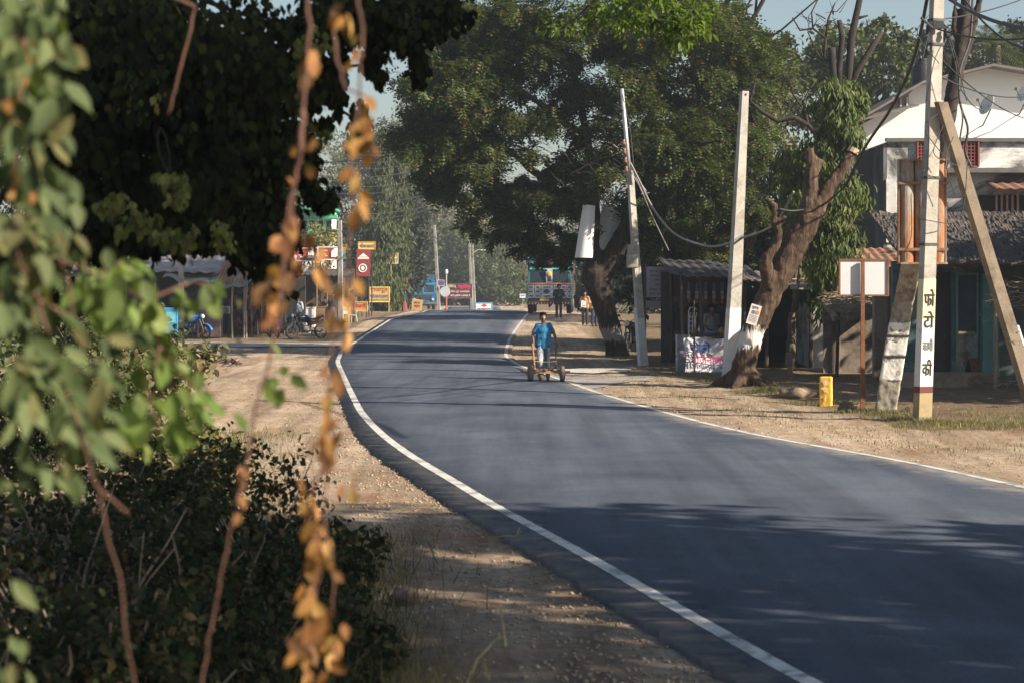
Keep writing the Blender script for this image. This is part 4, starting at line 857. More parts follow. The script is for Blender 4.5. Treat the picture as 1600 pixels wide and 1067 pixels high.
# whitewashed hut
p = onG(1270, 51.5); s1 = F/51.5; t = thing('hut', 'low limewashed hut with a plank and tin roof and a dark open doorway', 'hut', p); X = lambda px: (px-1270)/s1; Z = lambda py, d=51.5: HC+(HY-py)/F*d-p.z
mb = MB(); mb.box(((X(1270)+X(1405))/2,2,Z(446)/2-.1), (X(1405)-X(1270),4,Z(446)+.2)); mb.build('wall', LIMEW, t)
mb = MB(); mb.box(((X(1155)+X(1268))/2,3.6,Z(452)/2), (X(1268)-X(1155),.15,Z(452))); mb.build('back_wall', M('hut_dark_wall', (.035,.035,.04), .95, .3, 2, .3), t)  # near-black wall filling the doorway
for px_ in (1160,1195,1264): mb = MB(); mb.tube([(X(px_),-.3,-.1),(X(px_)+.02,-.3,Z(446))], .055, 7); mb.build('post', DWOOD, t)
mb = MB(); mb.grid(lambda u, v: (X(1150)+(X(1312)-X(1150))*u, -.75+4.6*v, Z(437)-.22*u+.03*math.sin(u*14)+.35*v+.015*math.sin(u*90)), 60, 6, .035); mb.build('roof', CORR, t)
mb = MB(); mb.box(((X(1228)+X(1302))/2,-.82,Z(449)), (X(1302)-X(1228),.04,.13), rot=Matrix.Rotation(.02,3,'Y')); mb.build('eave_plank', M('pale_plank', (.36,.33,.29), .9, .25, 4, .3, stretch=(.5,4,4)), t)
mb = MB(); mb.grid(lambda u, v: (X(1300)+(X(1440)-X(1300))*u*1.0, -.4+4.6*v, Z(447)-.1+(.15+.5*u*0)+1.0*v+.02*math.sin(u*60)), 60, 8, .06); mb.build('tiled_roof', TILE, t)
for k in range(3): mb = MB(); mb.tube([(X(1222)+k*.25,-.6+k*.3,Z(441)+.06),(X(1275)+k*.3,-.5+k*.3,Z(441)+.10-k*.02)], .03, 6); mb.build('roof_pole', WOOD, t)
# firewood / thatch stack
p = onG(1350, 47.5); s1 = F/47.5; t = thing('thatch_lean_to', 'ragged lean-to of dry sticks and thatch in front of the limewashed hut', 'lean-to', p); Z = lambda py: HC+(HY-py)/F*47.5-p.z
mb = MB(); mb.grid(lambda u, v: ((-52+100*u)/s1, -.5+2.0*v, Z(492)+.42*v+.10*noise.noise(Vector((u*9,v*4,0)))-.12*abs(u-.5)), 24, 8, .10); mb.build('thatch', THATCH, t)
mb = MB()
for k in range(230):
    x, y = rr.uniform(-56,50)/s1, rr.uniform(-.65,1.2); v = Vector((rr.uniform(-.45,.45), rr.uniform(-.5,.1), rr.uniform(-.14,.04))); c = Vector((x, y, Z(492)+.10+.21*(y+.5)+rr.uniform(-.02,.10))); mb.tube([c-v*.5, c+v*.5], [.014,.006], 4)
mb.build('sticks', WOOD, t)
for x in (-.7,-.1,.6): mb = MB(); mb.tube([(x,-.3,-.1),(x+.04,-.3,Z(488))], .045, 6); mb.build('post', DWOOD, t)
mb = MB(); mb.box((0,1.45,.7), (1.5,.08,1.4)); mb.build('mud_wall', MUD, t)
# teal house
p = onG(1500, 43); s1 = F/43; t = thing('teal_house', 'old low house with teal limewashed walls, dark shutters and a tiled roof', 'house', p); X = lambda px: (px-1500)/s1; Z = lambda py: HC+(HY-py)/F*43-p.z
WT = .25
def wallbox(name, x0, x1, z0, z1, mat, y=0, th=.25): mb = MB(); mb.box(((X(x0)+X(x1))/2, y+th/2, (z0+z1)/2), (X(x1)-X(x0), th, z1-z0)); return mb.build(name, mat, t)
H_ = Z(408)
DKW = M('dark_door', (.035,.032,.03), .8, .3, 4, .2, stretch=(5,5,.5))
for a, b in ((1395,1438),(1486,1494),(1528,1562)): wallbox('wall', a, b, -.2, H_, TEAL)
wallbox('wall', 1562, 1700, -.2, H_, M('dark_teal_brick', (.07,.10,.10), .95, .3, 3, .5))
wallbox('wall', 1494, 1528, -.2, Z(522), M('peeled_teal', (.26,.29,.27), .9, .2, 2.5, .4, stain=(.12,.08,.06), stain_amt=.6)); wallbox('wall', 1494, 1528, Z(428), H_, TEAL)
wallbox('wall', 1438, 1486, Z(425), H_, TEAL)
o = wallbox('door', 1438, 1486, 0, Z(425), DKW, .10, .06); mb = MB(); mb.box((X(1478),.07,1.0),(.03,.04,.12)); mb.build('handle', DARKMET, o)
o = wallbox('window', 1496, 1526, Z(518), Z(430), M('dark_shutter', (.055,.08,.085), .8, .3, 3, .2), .08, .05)
mb = MB(); mb.box((X(1495),-.01,(Z(522)+Z(428))/2),(.05,.05,Z(428)-Z(522))); mb.box((X(1527),-.01,(Z(522)+Z(428))/2),(.05,.05,Z(428)-Z(522))); mb.box((X(1511),-.012,Z(428)),(.5,.05,.05)); mb.build('frame', M('frame_teal', (.12,.22,.22), .8), o)
wallbox('pillar', 1531, 1556, -.1, Z(428), M('teal_lit', (.07,.19,.19), .85, .15, 2, .3, stain=(.30,.38,.36), stain_amt=.25), -.28, .26)  # brighter teal than the walls stands for light on the pillar
mb = MB(); mb.box((X(1470),-.45,.10), (2.2,.8,.36)); mb.build('plinth', MUD, t)
mb = MB(); mb.prism([(X(1500),-.1),(X(1512),.55),(X(1524),-.1)], -.10, -.03); mb.build('hole', M('opening_dark', (.02,.018,.016), .95), t)  # near-black colour stands for the dark inside holes and windows
mb = MB()
for k in range(7):
    for j in range(3): mb.box((X(1515)+j*.16+.08*(k%2),-.03,.03+k*.085),(.15,.05,.07))
mb.build('exposed_bricks', M('old_brick', (.22,.09,.06), .9, .3, 9, .3), t)
# tiled roof in rows
mb = MB(); 
def roofz(v): return Z(412)+1.25*v
mb.grid(lambda u, v: (X(1405)+(X(1720)-X(1405))*u, -.75+4.4*v, roofz(v)+.05*noise.noise(Vector((u*90,v*25,5)))+.03*((v*12)%1)+.06*noise.noise(Vector((u*12,v*6,2)))), 260, 36, .07); mb.build('roof', M('old_dark_tile', (.06,.052,.048), .9, .4, 6, .6, stain=(.11,.08,.06), stain_amt=.4), t)
mb = MB(); mb.tube([(X(1400),-.75,Z(409)),(X(1560),-.78,Z(414)),(X(1720),-.75,Z(410))], .045, 6); mb.build('eave_beam', DWOOD, t)
for k in range(9): mb = MB(); x = X(1412)+k*.42; mb.tube([(x,-.85,Z(415)),(x+.02,.6,Z(415)+.42)], .03, 5); mb.build('rafter', DWOOD, t)
mb = MB(); mb.box((X(1420),3.4,H_/2),(.3,.3,H_)); mb.box((X(1600),3.6,H_/2-.2),(5.0,.3,H_+.2)); mb.build('rear_wall', MUD, t)
t2 = thing('rubbish_heap', 'heap of dry sticks and thorn scrub at the eaves of the teal house, right edge', 'brushwood', onG(1585, 41.8)); mb = MB()
for k in range(90):
    c = Vector((rr.uniform(-.5,.5), rr.uniform(-.2,.2), rr.uniform(.02,2.1-.0)*(.75 if k%3 else .3))); c.z = 1.75+rr.uniform(-.1,.55) if k%4 else rr.uniform(0,.3); v = Vector((rr.uniform(-.5,.5), rr.uniform(-.2,.2), rr.uniform(-.15,.15))); mb.tube([c-v*.5, c+v*.5], [.012,.005], 4)
for x in (-.4,.35): mb.tube([(x,0,-.1),(x,0,2.0)], .04, 6)
mb.build('sticks', WOOD, t2)

# ---- two storey house with the white gable
p = Vector((11.3, 60, gz(11.3,60))); t = thing('gabled_house', 'two storey house with white gable and flaking black stained lower walls', 'house', p); Zd = lambda py, d: HC+(HY-py)/F*d-p.z; Xd = lambda px, d: (px-800)/F*d-p.x
STN = M('flaked_wall', (.74,.74,.73), .9, .15, .7, .4, stain=(.07,.068,.066), stain_amt=.72, bscale=10)
mb = MB(); mb.box((4.0,2.4,Zd(222,60)/2-.1), (8.0,4.8,Zd(222,60)+.2)); mb.build('lower_wall', STN, t)
mb = MB(); mb.box((-.06,2.4,Zd(226,60)/2), (.10,4.8,Zd(226,60))); mb.build('side_wall', M('shaded_stained_wall', (.20,.21,.22), .95, .3, .9, .3, stain=(.06,.06,.06), stain_amt=.7, stretch=(1,1,.35)), t)  # left return darkened in colour for its shade, with black staining
mb = MB(); mb.box((4.0,-.03,Zd(219,60)), (8.1,.22,.10)); mb.build('coping', M('mossy_coping', (.12,.12,.12), .95, .3, 3, .5), t)
# jaali screens in the parapet
RED_J = M('red_oxide_paint', (.22,.05,.04), .7, .15, 6, .1)
for x0, x1 in ((1433,1449),(1499,1528)):
    a, b, z0, z1 = Xd(x0,60), Xd(x1,60), Zd(261,60), Zd(219,60)
    fr = MB(); 
    for x in (a,b): fr.box((x,-.06,(z0+z1)/2), (.05,.12,z1-z0))
    for z in (z0,z1): fr.box(((a+b)/2,-.06,z), (b-a,.10,.05))
    fo = fr.build('screen', RED_J, t); g = MB(); n_ = int((b-a)/.095)
    for k in range(1,n_): g.box((a+(b-a)*k/n_,-.05,(z0+z1)/2), (.028,.06,z1-z0-.03))
    for k in range(1,8): g.box(((a+b)/2,-.05,z0+(z1-z0)*k/8), (b-a-.03,.05,.028))
    g.build('lattice', RED_J, fo); h = MB(); h.box(((a+b)/2,-.012,(z0+z1)/2), (b-a-.03,.02,z1-z0-.03)); h.build('opening', M('opening_dark', (.02,)*3), fo)  # dark sheet on the wall stands for the shade behind the lattice
# ledges, stains, upper window with striped frame, tin awning
mb = MB(); mb.box((Xd(1560,60),-.25,Zd(268,60)), (3.4,.6,.14)); mb.build('ledge', M('mossy_coping', (.12,)*3), t)
mb = MB(); mb.grid(lambda u, v: (Xd(1540,60)+2.6*u, -1.3+1.3*v, Zd(297,60)+.25*v+.02*math.sin(u*50)), 40, 3, .03); mb.build('awning', M('rusty_tin', (.20,.10,.06), .8, .4, 3, .2), t)
o_ = MB(); o_.box((Xd(1570,60),-.02,Zd(330,60)), (1.6,.06,.95)); wn = o_.build('window', M('opening_dark', (.02,)*3), t)
g = MB()
for k in range(5): g.box((Xd(1556,60)+k*.16,-.07,Zd(333,60)), (.06,.06,1.1))
g.build('bars', M('faded_red_white', (.42,.26,.24), .8, .3, 9, 0), wn)
mb = MB(); mb.box((Xd(1392,60),-.03,Zd(330,60)), (.30,.05,1.9)); mb.build('pilaster', M('pale_stained', (.62,.62,.60), .9, .2, 1.5, .3, stain=(.2,.2,.2), stain_amt=.3), t)
# upper storey
WHITE = M('white_limewash_wall', (.74,.73,.70), .9, .05, .7, .12, stain=(.60,.55,.47), stain_amt=.12)
D2 = 64.5; pts = [(1344,300),(1344,196),(1398,168),(1440,128),(1500,112),(1550,106),(1660,124),(1660,300)]
mb = MB(); mb.prism([(Xd(a,D2), Zd(b,D2)) for a, b in pts][::-1], 4.5, 11); mb.build('gable_wall', WHITE, t)
rp = [(1334,190),(1440,128),(1550,101),(1675,122)]; rp2 = [(a, b+4) for a, b in rp]
mb = MB(); mb.prism([(Xd(a,64), Zd(b,64)) for a, b in rp]+[(Xd(a,64), Zd(b,64)) for a, b in rp2[::-1]], 3.75, 11.5); mb.build('roof', M('roof_sheet', (.16,.14,.13), .85, .25, 2, .2), t)
mb = MB(); a, b = Xd(1337,64), Xd(1431,64)
mb.grid(lambda u, v: (a+(b-a)*u, 3.5+1.0*v, Zd(190,64)+(Zd(166,64)-Zd(190,64))*u+.10*v), 20, 3, .05); mb.build('canopy', M('roof_sheet', (.16,)*3), t)
mb = MB(); mb.prism([(Xd(1347,64.4), Zd(184,64.4)),(Xd(1420,64.4), Zd(166,64.4)),(Xd(1420,64.4), Zd(141,64.4)),(Xd(1352,64.4), Zd(180,64.4))][::-1], 4.42, 4.497); lo = mb.build('louvre', M('shadow_grey_plaster', (.25,.24,.24), .9, .15, 2, .1), t)  # grey carries the eave's triangular shadow in its colour
mb = MB()
for x_ in (1396, 1407, 1417): mb.box((Xd(x_,64.4),4.38,Zd(160,64.4)), (.05,.07,.30))
mb.build('slats', M('pale_slat', (.5,.5,.48), .8), lo)
# water tank and satellite dishes
q = W(1442, 116, 66); tk = thing('water_tank', 'black plastic water tank on the roof of the gabled house', 'water tank', q-Vector((0,0,.35))); mb = MB(); mb.tube([(0,0,-.2),(0,0,.0),(0,0,.45),(0,0,.60),(0,0,.72),(0,0,.80)], [.36,.37,.37,.32,.18,.15], 20); mb.build('barrel', BLACK, tk, True)
mb = MB(); mb.tube([(0,0,.80),(0,0,.85)], .16, 16); mb.build('lid', BLACK, tk)
def dish(px, py, r, label):
    c = W(px, py, 63.2); d_ = thing('satellite_dish', label, 'satellite dish', c); ax = Vector((-.85,-.35,.38)).normalized(); x, y, _ = basis(ax); mb = MB()
    mb.grid(lambda u, v: x*(r*u*math.cos(2*PI*v))*1.0+y*(r*u*math.sin(2*PI*v))+ax*(.28*r*u*u-.28*r), 8, 24, 0); o = mb.build('reflector', M('dish_white', (.70,.70,.68), .5, .05, 4, 0), d_, True); so_ = o.modifiers.new('s','SOLIDIFY'); so_.thickness = .012
    mb = MB(); mb.tube([y*r*.8, ax*r*1.05], .012, 6); mb.box(ax*r*1.05, (.07,.07,.09)); mb.build('feed_arm', DARKMET, d_)
    mb = MB(); mb.tube([-ax*.26*r, -ax*.26*r+Vector((.1,.1,-.1)), Vector((.10,.9,-.6)), Vector((.10,1.3,-.6))], .022, 6); mb.build('mount', DARKMET, d_)
dish(1541, 164, .34, 'white satellite dish on the gable, left one'); dish(1599, 146, .30, 'white satellite dish cut by the right edge of the picture')
# ================================================================ left side shops
def frame_at(px0, d, x_=0):
    p = onG(px0, d); s = F/d
    return p, (lambda px: (px-px0)/s), (lambda py: HC+(HY-py)/s-p.z), s
TARP = M('green_tarpaulin', (.17,.20,.15), .7, .2, 3, .2, stain=(.28,.28,.24), stain_amt=.3)
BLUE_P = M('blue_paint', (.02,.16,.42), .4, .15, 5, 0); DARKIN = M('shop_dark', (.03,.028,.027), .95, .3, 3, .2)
p, X, Z, s = frame_at(300, 80)
t = thing('shop_shed', 'long dark tin roofed shop shed at the left with a tarpaulin awning and clay tiles', 'shed', p)
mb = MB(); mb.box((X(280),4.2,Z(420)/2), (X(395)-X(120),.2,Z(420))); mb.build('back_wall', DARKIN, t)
mb = MB(); mb.grid(lambda u, v: (X(110)+(X(345)-X(110))*u, -.9+5.2*v, Z(420)+.7*v+.03*math.sin(u*80)-.15*u), 60, 4, .04); mb.build('roof', CORR, t)
mb = MB(); mb.grid(lambda u, v: (X(265)+(X(345)-X(265))*u, -1.7+1.4*v, Z(434+8*u)+.30*v+.12*math.sin(u*11)*(1-v)-.1*math.sin(u*3.1)), 30, 6, .015); mb.build('awning', TARP, t, True)
mb = MB(); mb.grid(lambda u, v: (X(338)+(X(400)-X(338))*u, -1.6+1.2*v, Z(441)+.28*v-.22*math.sin(u*PI)*(1-v)+.05*math.sin(u*14)), 24, 6, .015); mb.build('awning', TARP, t, True)
mb = MB(); mb.grid(lambda u, v: (X(344)+(X(392)-X(344))*u, -1.2+3.2*v, Z(438)-.12*u+1.0*v+.03*math.sin(u*60)+.03*((v*9)%1)), 60, 20, .06); mb.build('tiled_roof', TILE, t)
for px in (205,250,370,388,392): mb = MB(); mb.tube([(X(px),-1.3,-.1),(X(px)+rr.uniform(-.06,.06),-1.3,1.3),(X(px+1),-1.3,Z(442))], .045, 6); mb.build('post', WOOD, t)
for k, x in enumerate((222, 352, 378)): mb = MB(); mb.box((X(x),3.0,.75), (X(x+20)-X(x),.5,1.5)); mb.build('shelf', DWOOD, t)
sh = MB()
for k in range(70): sh.box((X(rr.uniform(352,398)), 2.4, rr.uniform(.3,2.0)), (.14,.1,.2))
props(sh.build('goods', leafmat('packets', [(.10,.10,.14),(.20,.06,.05),(.06,.12,.2),(.25,.22,.15),(.08,.08,.08)], 0), t), kind='stuff')
p, X, Z, s = frame_at(328, 79); t = thing('freezer', 'maroon brown chest cabinet standing in front of the dark shed', 'cabinet', p); mb = MB(); mb.box((0,0,.60), (.95,.6,1.15), bev=.04); mb.build('body', M('mauve_enamel', (.16,.10,.11), .5, .15, 4, .05, stain=(.1,.06,.05)), t); mb = MB(); mb.box((0,0,1.2), (.98,.63,.05)); mb.build('lid', M('mauve_lid', (.2,.13,.13), .5), t); mb = MB(); mb.box((.3,-.32,.95), (.2,.03,.04)); mb.build('handle', STEEL, t)
p, X, Z, s = frame_at(352, 79.5); t = thing('air_cooler', 'boxy air cooler with a round grille beside the maroon cabinet', 'air cooler', p); mb = MB(); mb.box((0,0,1.12), (.36,.3,.30), bev=.02); mb.build('case', M('pale_enamel', (.34,.33,.32), .6), t); mb = MB(); mb.torus((0,-.16,1.12), .11, .012); mb.torus((0,-.16,1.12), .06, .01); mb.build('grille', DARKMET, t); mb = MB(); 
for x in (-.13,.13): mb.post((x,0,0),(x,0,.97),.04,.04)
mb.build('stand', DARKMET, t)
p, X, Z, s = frame_at(267, 77); t = thing('display_panel', 'bright blue shop panel beside the concrete pole at the left', 'panel', p); mb = MB(); mb.box((0,0,.72), (22/s,.12,1.0), bev=.02); mb.build('body', M('cyan_panel', (.03,.25,.48), .4, .2, 4, 0), t); mb = MB(); mb.box((0,-.07,.85), (15/s,.02,.42)); mb.build('label_plate', M('cyan_light', (.15,.45,.6), .5, .3, 14, 0), t)
# mid shed
p, X, Z, s = frame_at(428, 83)
t = thing('shop_shed', 'cluttered dark shop shed in the middle of the left row, with rough wooden posts', 'shed', p)
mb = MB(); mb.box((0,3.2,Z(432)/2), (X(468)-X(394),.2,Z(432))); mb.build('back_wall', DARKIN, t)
mb = MB(); mb.grid(lambda u, v: (X(392)+(X(470)-X(392))*u, -1+4.4*v, Z(434)+.5*v+.03*math.sin(u*60)), 40, 4, .04); mb.build('roof', CORR, t)
for px in (398,412,424,436,449,452): mb = MB(); mb.tube([(X(px),-1,-.1),(X(px)+rr.uniform(-.1,.1),-1,1.2),(X(px+1),-1,Z(437))], .05, 6); mb.build('post', M('dry_branch', (.12,.09,.065), .9), t)
sh = MB()
for k in range(60): sh.box((X(rr.uniform(398,448)), rr.uniform(1.2,2.4), rr.uniform(.3,2.1)), (.16,.1,rr.uniform(.1,.3)))
props(sh.build('goods', _mc['packets'], t), kind='stuff')
# far left shed with banners
p, X, Z, s = frame_at(500, 99)
t = thing('shop_shed', 'shop shed under the two red banners, with slender posts and a glass counter', 'shed', p)
mb = MB(); mb.box((0,3.2,Z(420)/2), (X(548)-X(456),.2,Z(420))); mb.build('back_wall', M('shop_brown', (.09,.06,.045), .95, .4, 2, .2), t)
mb = MB(); mb.grid(lambda u, v: (X(455)+(X(545)-X(455))*u, -1.3+4.8*v, Z(428)+.25*v-.1*u+.03*math.sin(u*70)), 50, 4, .04); mb.build('roof', M('black_tin', (.05,.048,.05)), t)
for px in (459,480,498,514,540): mb = MB(); mb.tube([(X(px),-1,-.1),(X(px),-1,Z(430))], .04, 6); mb.build('post', M('yellow_wood', (.17,.13,.07), .9), t)
for px in (462,495,532): mb = MB(); mb.tube([(X(px),-.6,Z(428)),(X(px)+.02,-.6,Z(405))], .03, 6); mb.build('banner_post', DARKMET, t)
sh = MB()
for k in range(110): sh.box((X(rr.uniform(486,545)), rr.uniform(1.5,2.8), rr.uniform(.2,2.0)), (.14,.1,rr.uniform(.1,.3)))
props(sh.build('goods', leafmat('packets_warm', [(.12,.09,.06),(.22,.16,.06),(.10,.10,.10),(.3,.22,.12),(.08,.05,.04),(.14,.16,.16)], 0), t), kind='stuff')
def boxthing(name, label, cat, px, d, w_, h_, z0, mat, dep=.5):
    q = onG(px, d); o_ = MB(); o_.box((0,0,z0+h_/2), (w_,dep,h_), bev=.03); o_.box((0,0,z0+h_+.02), (w_+.05,dep+.05,.04)); ob = o_.build(name, mat, None); ob.location = q; return props(ob, label, cat)
boxthing('counter', 'white printed shop counter lit by the sun in front of the left sheds', 'counter', 484, 97, .55, .95, 0, M('white_panel_print', (.62,.56,.52), .6, .1, 4, 0, stain=(.4,.12,.08), stain_amt=.25))
boxthing('counter', 'brown wooden shop cabinet right of the white counter', 'cabinet', 505, 98, .9, 1.0, 0, M('cabinet_wood', (.20,.13,.07), .8, .3, 4, .1))
boxthing('crate', 'small dark crate on the ground left of the standing woman', 'crate', 508, 96, .5, .4, 0, DWOOD)
def panel_sign(name, label, cat, x0, y0, x1, y1, d, mat, border=None, texts=(), posts=(), postmat=DARKMET, extra=None, tilt=0, bw=.05, posty=None):
    sg = F/d; c = W((x0+x1)/2, (y0+y1)/2, d); g_ = onG((x0+x1)/2, d).z; th = thing(name, label, cat, (c.x, c.y, g_)); zc = c.z-g_; w_, h_ = (x1-x0)/sg, (y1-y0)/sg
    mb = MB(); mb.box((0,0,zc), (w_,.05,h_), rot=Matrix.Rotation(tilt,3,'Y')); mb.build('panel', mat, th)
    if border: 
        mb = MB(); R = Matrix.Rotation(tilt,4,'Y')
        for dx, dz, a, b in ((0,h_/2,w_+bw,bw),(0,-h_/2,w_+bw,bw),(w_/2,0,bw,h_-bw),(-w_/2,0,bw,h_-bw)): v = R @ Vector((dx,-.01,dz)); mb.box((v.x,v.y,zc+v.z), (a,.08,b), rot=R.to_3x3())
        mb.build('frame', border, th)
    for tx, fx, fz, fw, fh, m_ in texts: mb = MB(); mb.textfit(tx, fw*w_, fh*h_, (fx*w_,-.03,zc+fz*h_), .008); mb.build('lettering', m_, th)
    for fx in posts: mb = MB(); mb.post((fx*w_,.03,-.1), (fx*w_,.03,zc-h_/2+(.0 if posty is None else posty)), .07, .06); mb.build('post', postmat, th)
    if extra: extra(th, zc, w_, h_)
    return th
YEL = M('yellow_sign', (.80,.60,.14), .7, .08, 4, 0); MAR = M('maroon_ink', (.28,.03,.03), .7, 0, 5, 0); NAVY = M('navy_ink', (.03,.06,.22), .7, 0, 5, 0); REDS = M('red_banner', (.30,.045,.03), .7, .15, 3, 0); WHS = M('white_sign', (.75,.75,.73), .7, .06, 5, 0)
DRED = M('dark_red_banner', (.24,.035,.04), .7, .15, 3, 0); ORS = M('orange_sign', (.55,.24,.08), .8, .25, 4, 0)
def ad(th, zc, w_, h_):
    mb = MB()
    for k in range(4): mb.tube([(w_*(.12+.05*k),-.03,zc-h_*.3),(w_*(.13+.05*k),-.03,zc+h_*.18)], .045, 8)
    mb.sphere((w_*.34,-.03,zc+.05), (.22,.02,.22), 14, 8); mb.prism([(-w_*.5,zc-h_*.48),(-w_*.5,zc+h_*.1),(-w_*.32,zc-h_*.1),(-w_*.36,zc-h_*.48)], -.034, -.026); mb.build('emblem', WHS, th)
    mb = MB()
    for k, (a, b, c_) in enumerate(((-.18,.22,.22),(-.2,-.05,.12),(-.14,-.2,.14))): mb.box((w_*a,-.03,zc+h_*b), (w_*c_,.012,h_*.06))
    mb.build('lettering', WHS, th)
panel_sign('shop_banner', 'long red advertising banner with white emblem, left of the pair over the shop shed', 'banner', 457,388,497,408, 99, REDS, WHS, extra=ad, posts=(-.4,.4), posty=-.0)
panel_sign('shop_banner', 'long red advertising banner with white emblem, right of the pair over the shop shed', 'banner', 497,386.5,531,406, 98.6, REDS, WHS, extra=ad, posts=(-.4,.4))
panel_sign('hotel_sign', 'small yellow and orange sign with blue Hindi lettering above the dark red banner', 'sign', 560,378.5,586,390, 128, YEL, M('orange_frame', (.65,.25,.06), .7), [('भोजनालय',0,0,.86,.66,NAVY)], (-.3,.3))
def ad2(th, zc, w_, h_):
    mb = MB(); mb.prism([(-.3,zc+h_*.22),(0,zc+h_*.36),(.3,zc+h_*.22)], -.034, -.026); mb.box((0,-.03,zc+h_*.17), (w_*.8,.012,.10)); mb.build('emblem', WHS, th)
    mb = MB(); mb.torus((-.05,-.03,zc-h_*.2), .24, .035, nu=20, nv=6); mb.sphere((-.05,-.03,zc-h_*.2), (.12,.02,.14), 10, 6); mb.build('logo', WHS, th)
panel_sign('shop_banner', 'tall dark red hanging banner with a white emblem below the yellow sign', 'banner', 557,390,578.5,432, 126, DRED, None, extra=ad2, posts=(-.4,.4), tilt=.04)
panel_sign('dhaba_sign', 'yellow sign with two lines of Hindi lettering raised on a single yellow pole', 'sign', 597.5,396,622,412, 150, YEL, WHS, [('राजपूत',0,.24,.90,.44,MAR),('ढाबा',.12,-.24,.66,.40,NAVY)], (.06,), M('yellow_post', (.45,.33,.12), .8), bw=.03)
panel_sign('dhaba_sign', 'large yellow standing board with Hindi lettering at the road edge under the raised sign', 'sign', 576.5,449,608.5,472, 146, M('ochre_sign', (.50,.33,.10), .8, .1, 3, 0), YEL, [('राजपूत',0,.26,.84,.34,MAR),('भोजनालय',0,-.10,.88,.32,NAVY),('शाकाहारी एवं मांसाहारी',0,-.38,.9,.12,NAVY)], (-.48,.48), M('yellow_post', (.5,.4,.1)))
panel_sign('shop_board', 'low orange board with red characters left of the large yellow board', 'sign', 546,472,574,486.5, 122, ORS, M('yellow_frame', (.5,.4,.15), .8), [('बिरयानी',0,.1,.85,.5,M('red_char', (.30,.04,.03), .8))], (-.45,.45))
panel_sign('restaurant_sign', 'wide maroon roadside board with pink and white Hindi lettering', 'sign', 694,444,737.5,466, 186, M('plum_sign', (.10,.02,.045), .7), M('plum_frame', (.22,.10,.09), .8), [('प्रणाम',-.25,.28,.36,.30,M('cream_ink', (.7,.65,.4), .7)),('रेस्टोरेन्ट',.23,.28,.46,.36,M('hot_pink_ink', (.75,.06,.14), .7)),('वेज रूम लाजवाब',.08,-.05,.66,.20,M('cream_ink', (.7,)*3)),('शीत सुविधा उपलब्ध है',.08,-.33,.7,.17,WHS)], (-.42,.42))
panel_sign('shop_board', 'small dark blue board beside the lorry', 'sign', 684,438,694,447, 182, M('blue_board', (.05,.09,.22), .7), WHS, [('होटल',0,.1,.7,.4,M('pink_ink', (.5,)*3))], (-.2,), STEEL, bw=.03)
panel_sign('milk_sign', 'low white board with a blue border and red emblem at the crest of the road', 'sign', 743.5,473.5,769.5,486, 128, WHS, M('sky_blue_frame', (.08,.35,.60), .6), [('दुग्ध उत्पादक संघ',0,-.25,.8,.22,M('violet_ink', (.25,.06,.2), .7))], (-.4,.4), STEEL, extra=lambda th, zc, w_, h_: (lambda m_: (m_.prism([(-.22,zc+.08),(0,zc+.2),(.22,zc+.08),(0,zc-.0)], -.034, -.026), m_.build('emblem', M('red_emblem', (.5,.05,.03), .7), th)))(MB()))
panel_sign('standing_board', 'tilted yellow brown board propped on the road in front of the blue lorry', 'sign', 643.5,468,660,485, 136, M('tan_board', (.45,.30,.13), .8, .2, 3, 0), None, [('होटल',0,.2,.6,.25,MAR),('चाय',0,-.15,.6,.25,MAR)], (-.45,.45), ORS, tilt=.1)
panel_sign('hanging_banner', 'narrow faded red and white vertical banner before the dark tree', 'banner', 630.5,410,637.5,448, 160, M('faded_red', (.28,.10,.10), .8, .4, 2, 0), None, [], (0,))
panel_sign('shop_board', 'small white board beside the parked decorated lorry', 'sign', 812,459,822,466, 200, WHS, NAVY, [('दुकान',0,0,.7,.4,NAVY)], (0,), STEEL, bw=.03)
# round sign on a striped post + little lamp
p, X, Z, s = frame_at(697.5, 172); t = thing('round_sign', 'round white sign on a slim post with a red foot before the maroon board', 'sign', p)
mb = MB(); mb.tube([(0,0,-.1),(0,0,Z(428))], .05, 8); mb.build('post', STEEL, t); mb = MB(); mb.tube([(0,0,0),(0,0,Z(458))], .065, 8); mb.build('painted_foot', M('red_foot', (.45,.10,.06), .7), t); mb = MB(); mb.tube([(-.1,-.06,Z(456)),(-.1,-.10,Z(456))], .45, 20); mb.build('disc', M('pale_disc', (.45,.5,.52), .6), t); mb = MB(); mb.sphere((0,0,Z(425)), (.14,.14,.22)); mb.build('lamp', WHS, t, True)
# buildings peeping through at the left
p, X, Z, s = frame_at(495, 142); t = thing('green_building', 'pale building with green balcony bands seen between the dark leaves', 'building', p); mb = MB(); mb.box((0,2,Z(330)/2), (46/s,4,Z(330))); mb.build('wall', M('pale_wall', (.60,.62,.60), .8, .1, 2, .1), t)
GRN = M('green_band', (.05,.42,.25), .7, .1, 3, 0)
for y in (340, 362): mb = MB(); mb.box((0,-.5,Z(y)), (66/s,1.0,.30)); mb.build('balcony', GRN, t)
mb = MB()
for k in range(4): mb.box(((-20+13*k)/s,-.02,Z(352)), (.35,.06,.6))
mb.build('window', M('opening_dark', (.02,)*3), t); mb = MB(); mb.box((0,0,Z(328)), (64/s,4.6,.15)); mb.build('roof', GRN, t)
p, X, Z, s = frame_at(590, 172); t = thing('white_building', 'white and pale cyan building behind the yellow signs', 'building', p); mb = MB(); mb.box((0,2,Z(420)/2), (64/s,4,Z(420))); mb.build('wall', M('pale_wall', (.6,)*3), t)
mb = MB(); mb.box((X(572),-.3,Z(445)/2), (18/s,.5,Z(445))); mb.build('porch', M('pale_cyan', (.35,.55,.50), .8, .1, 2, 0), t)
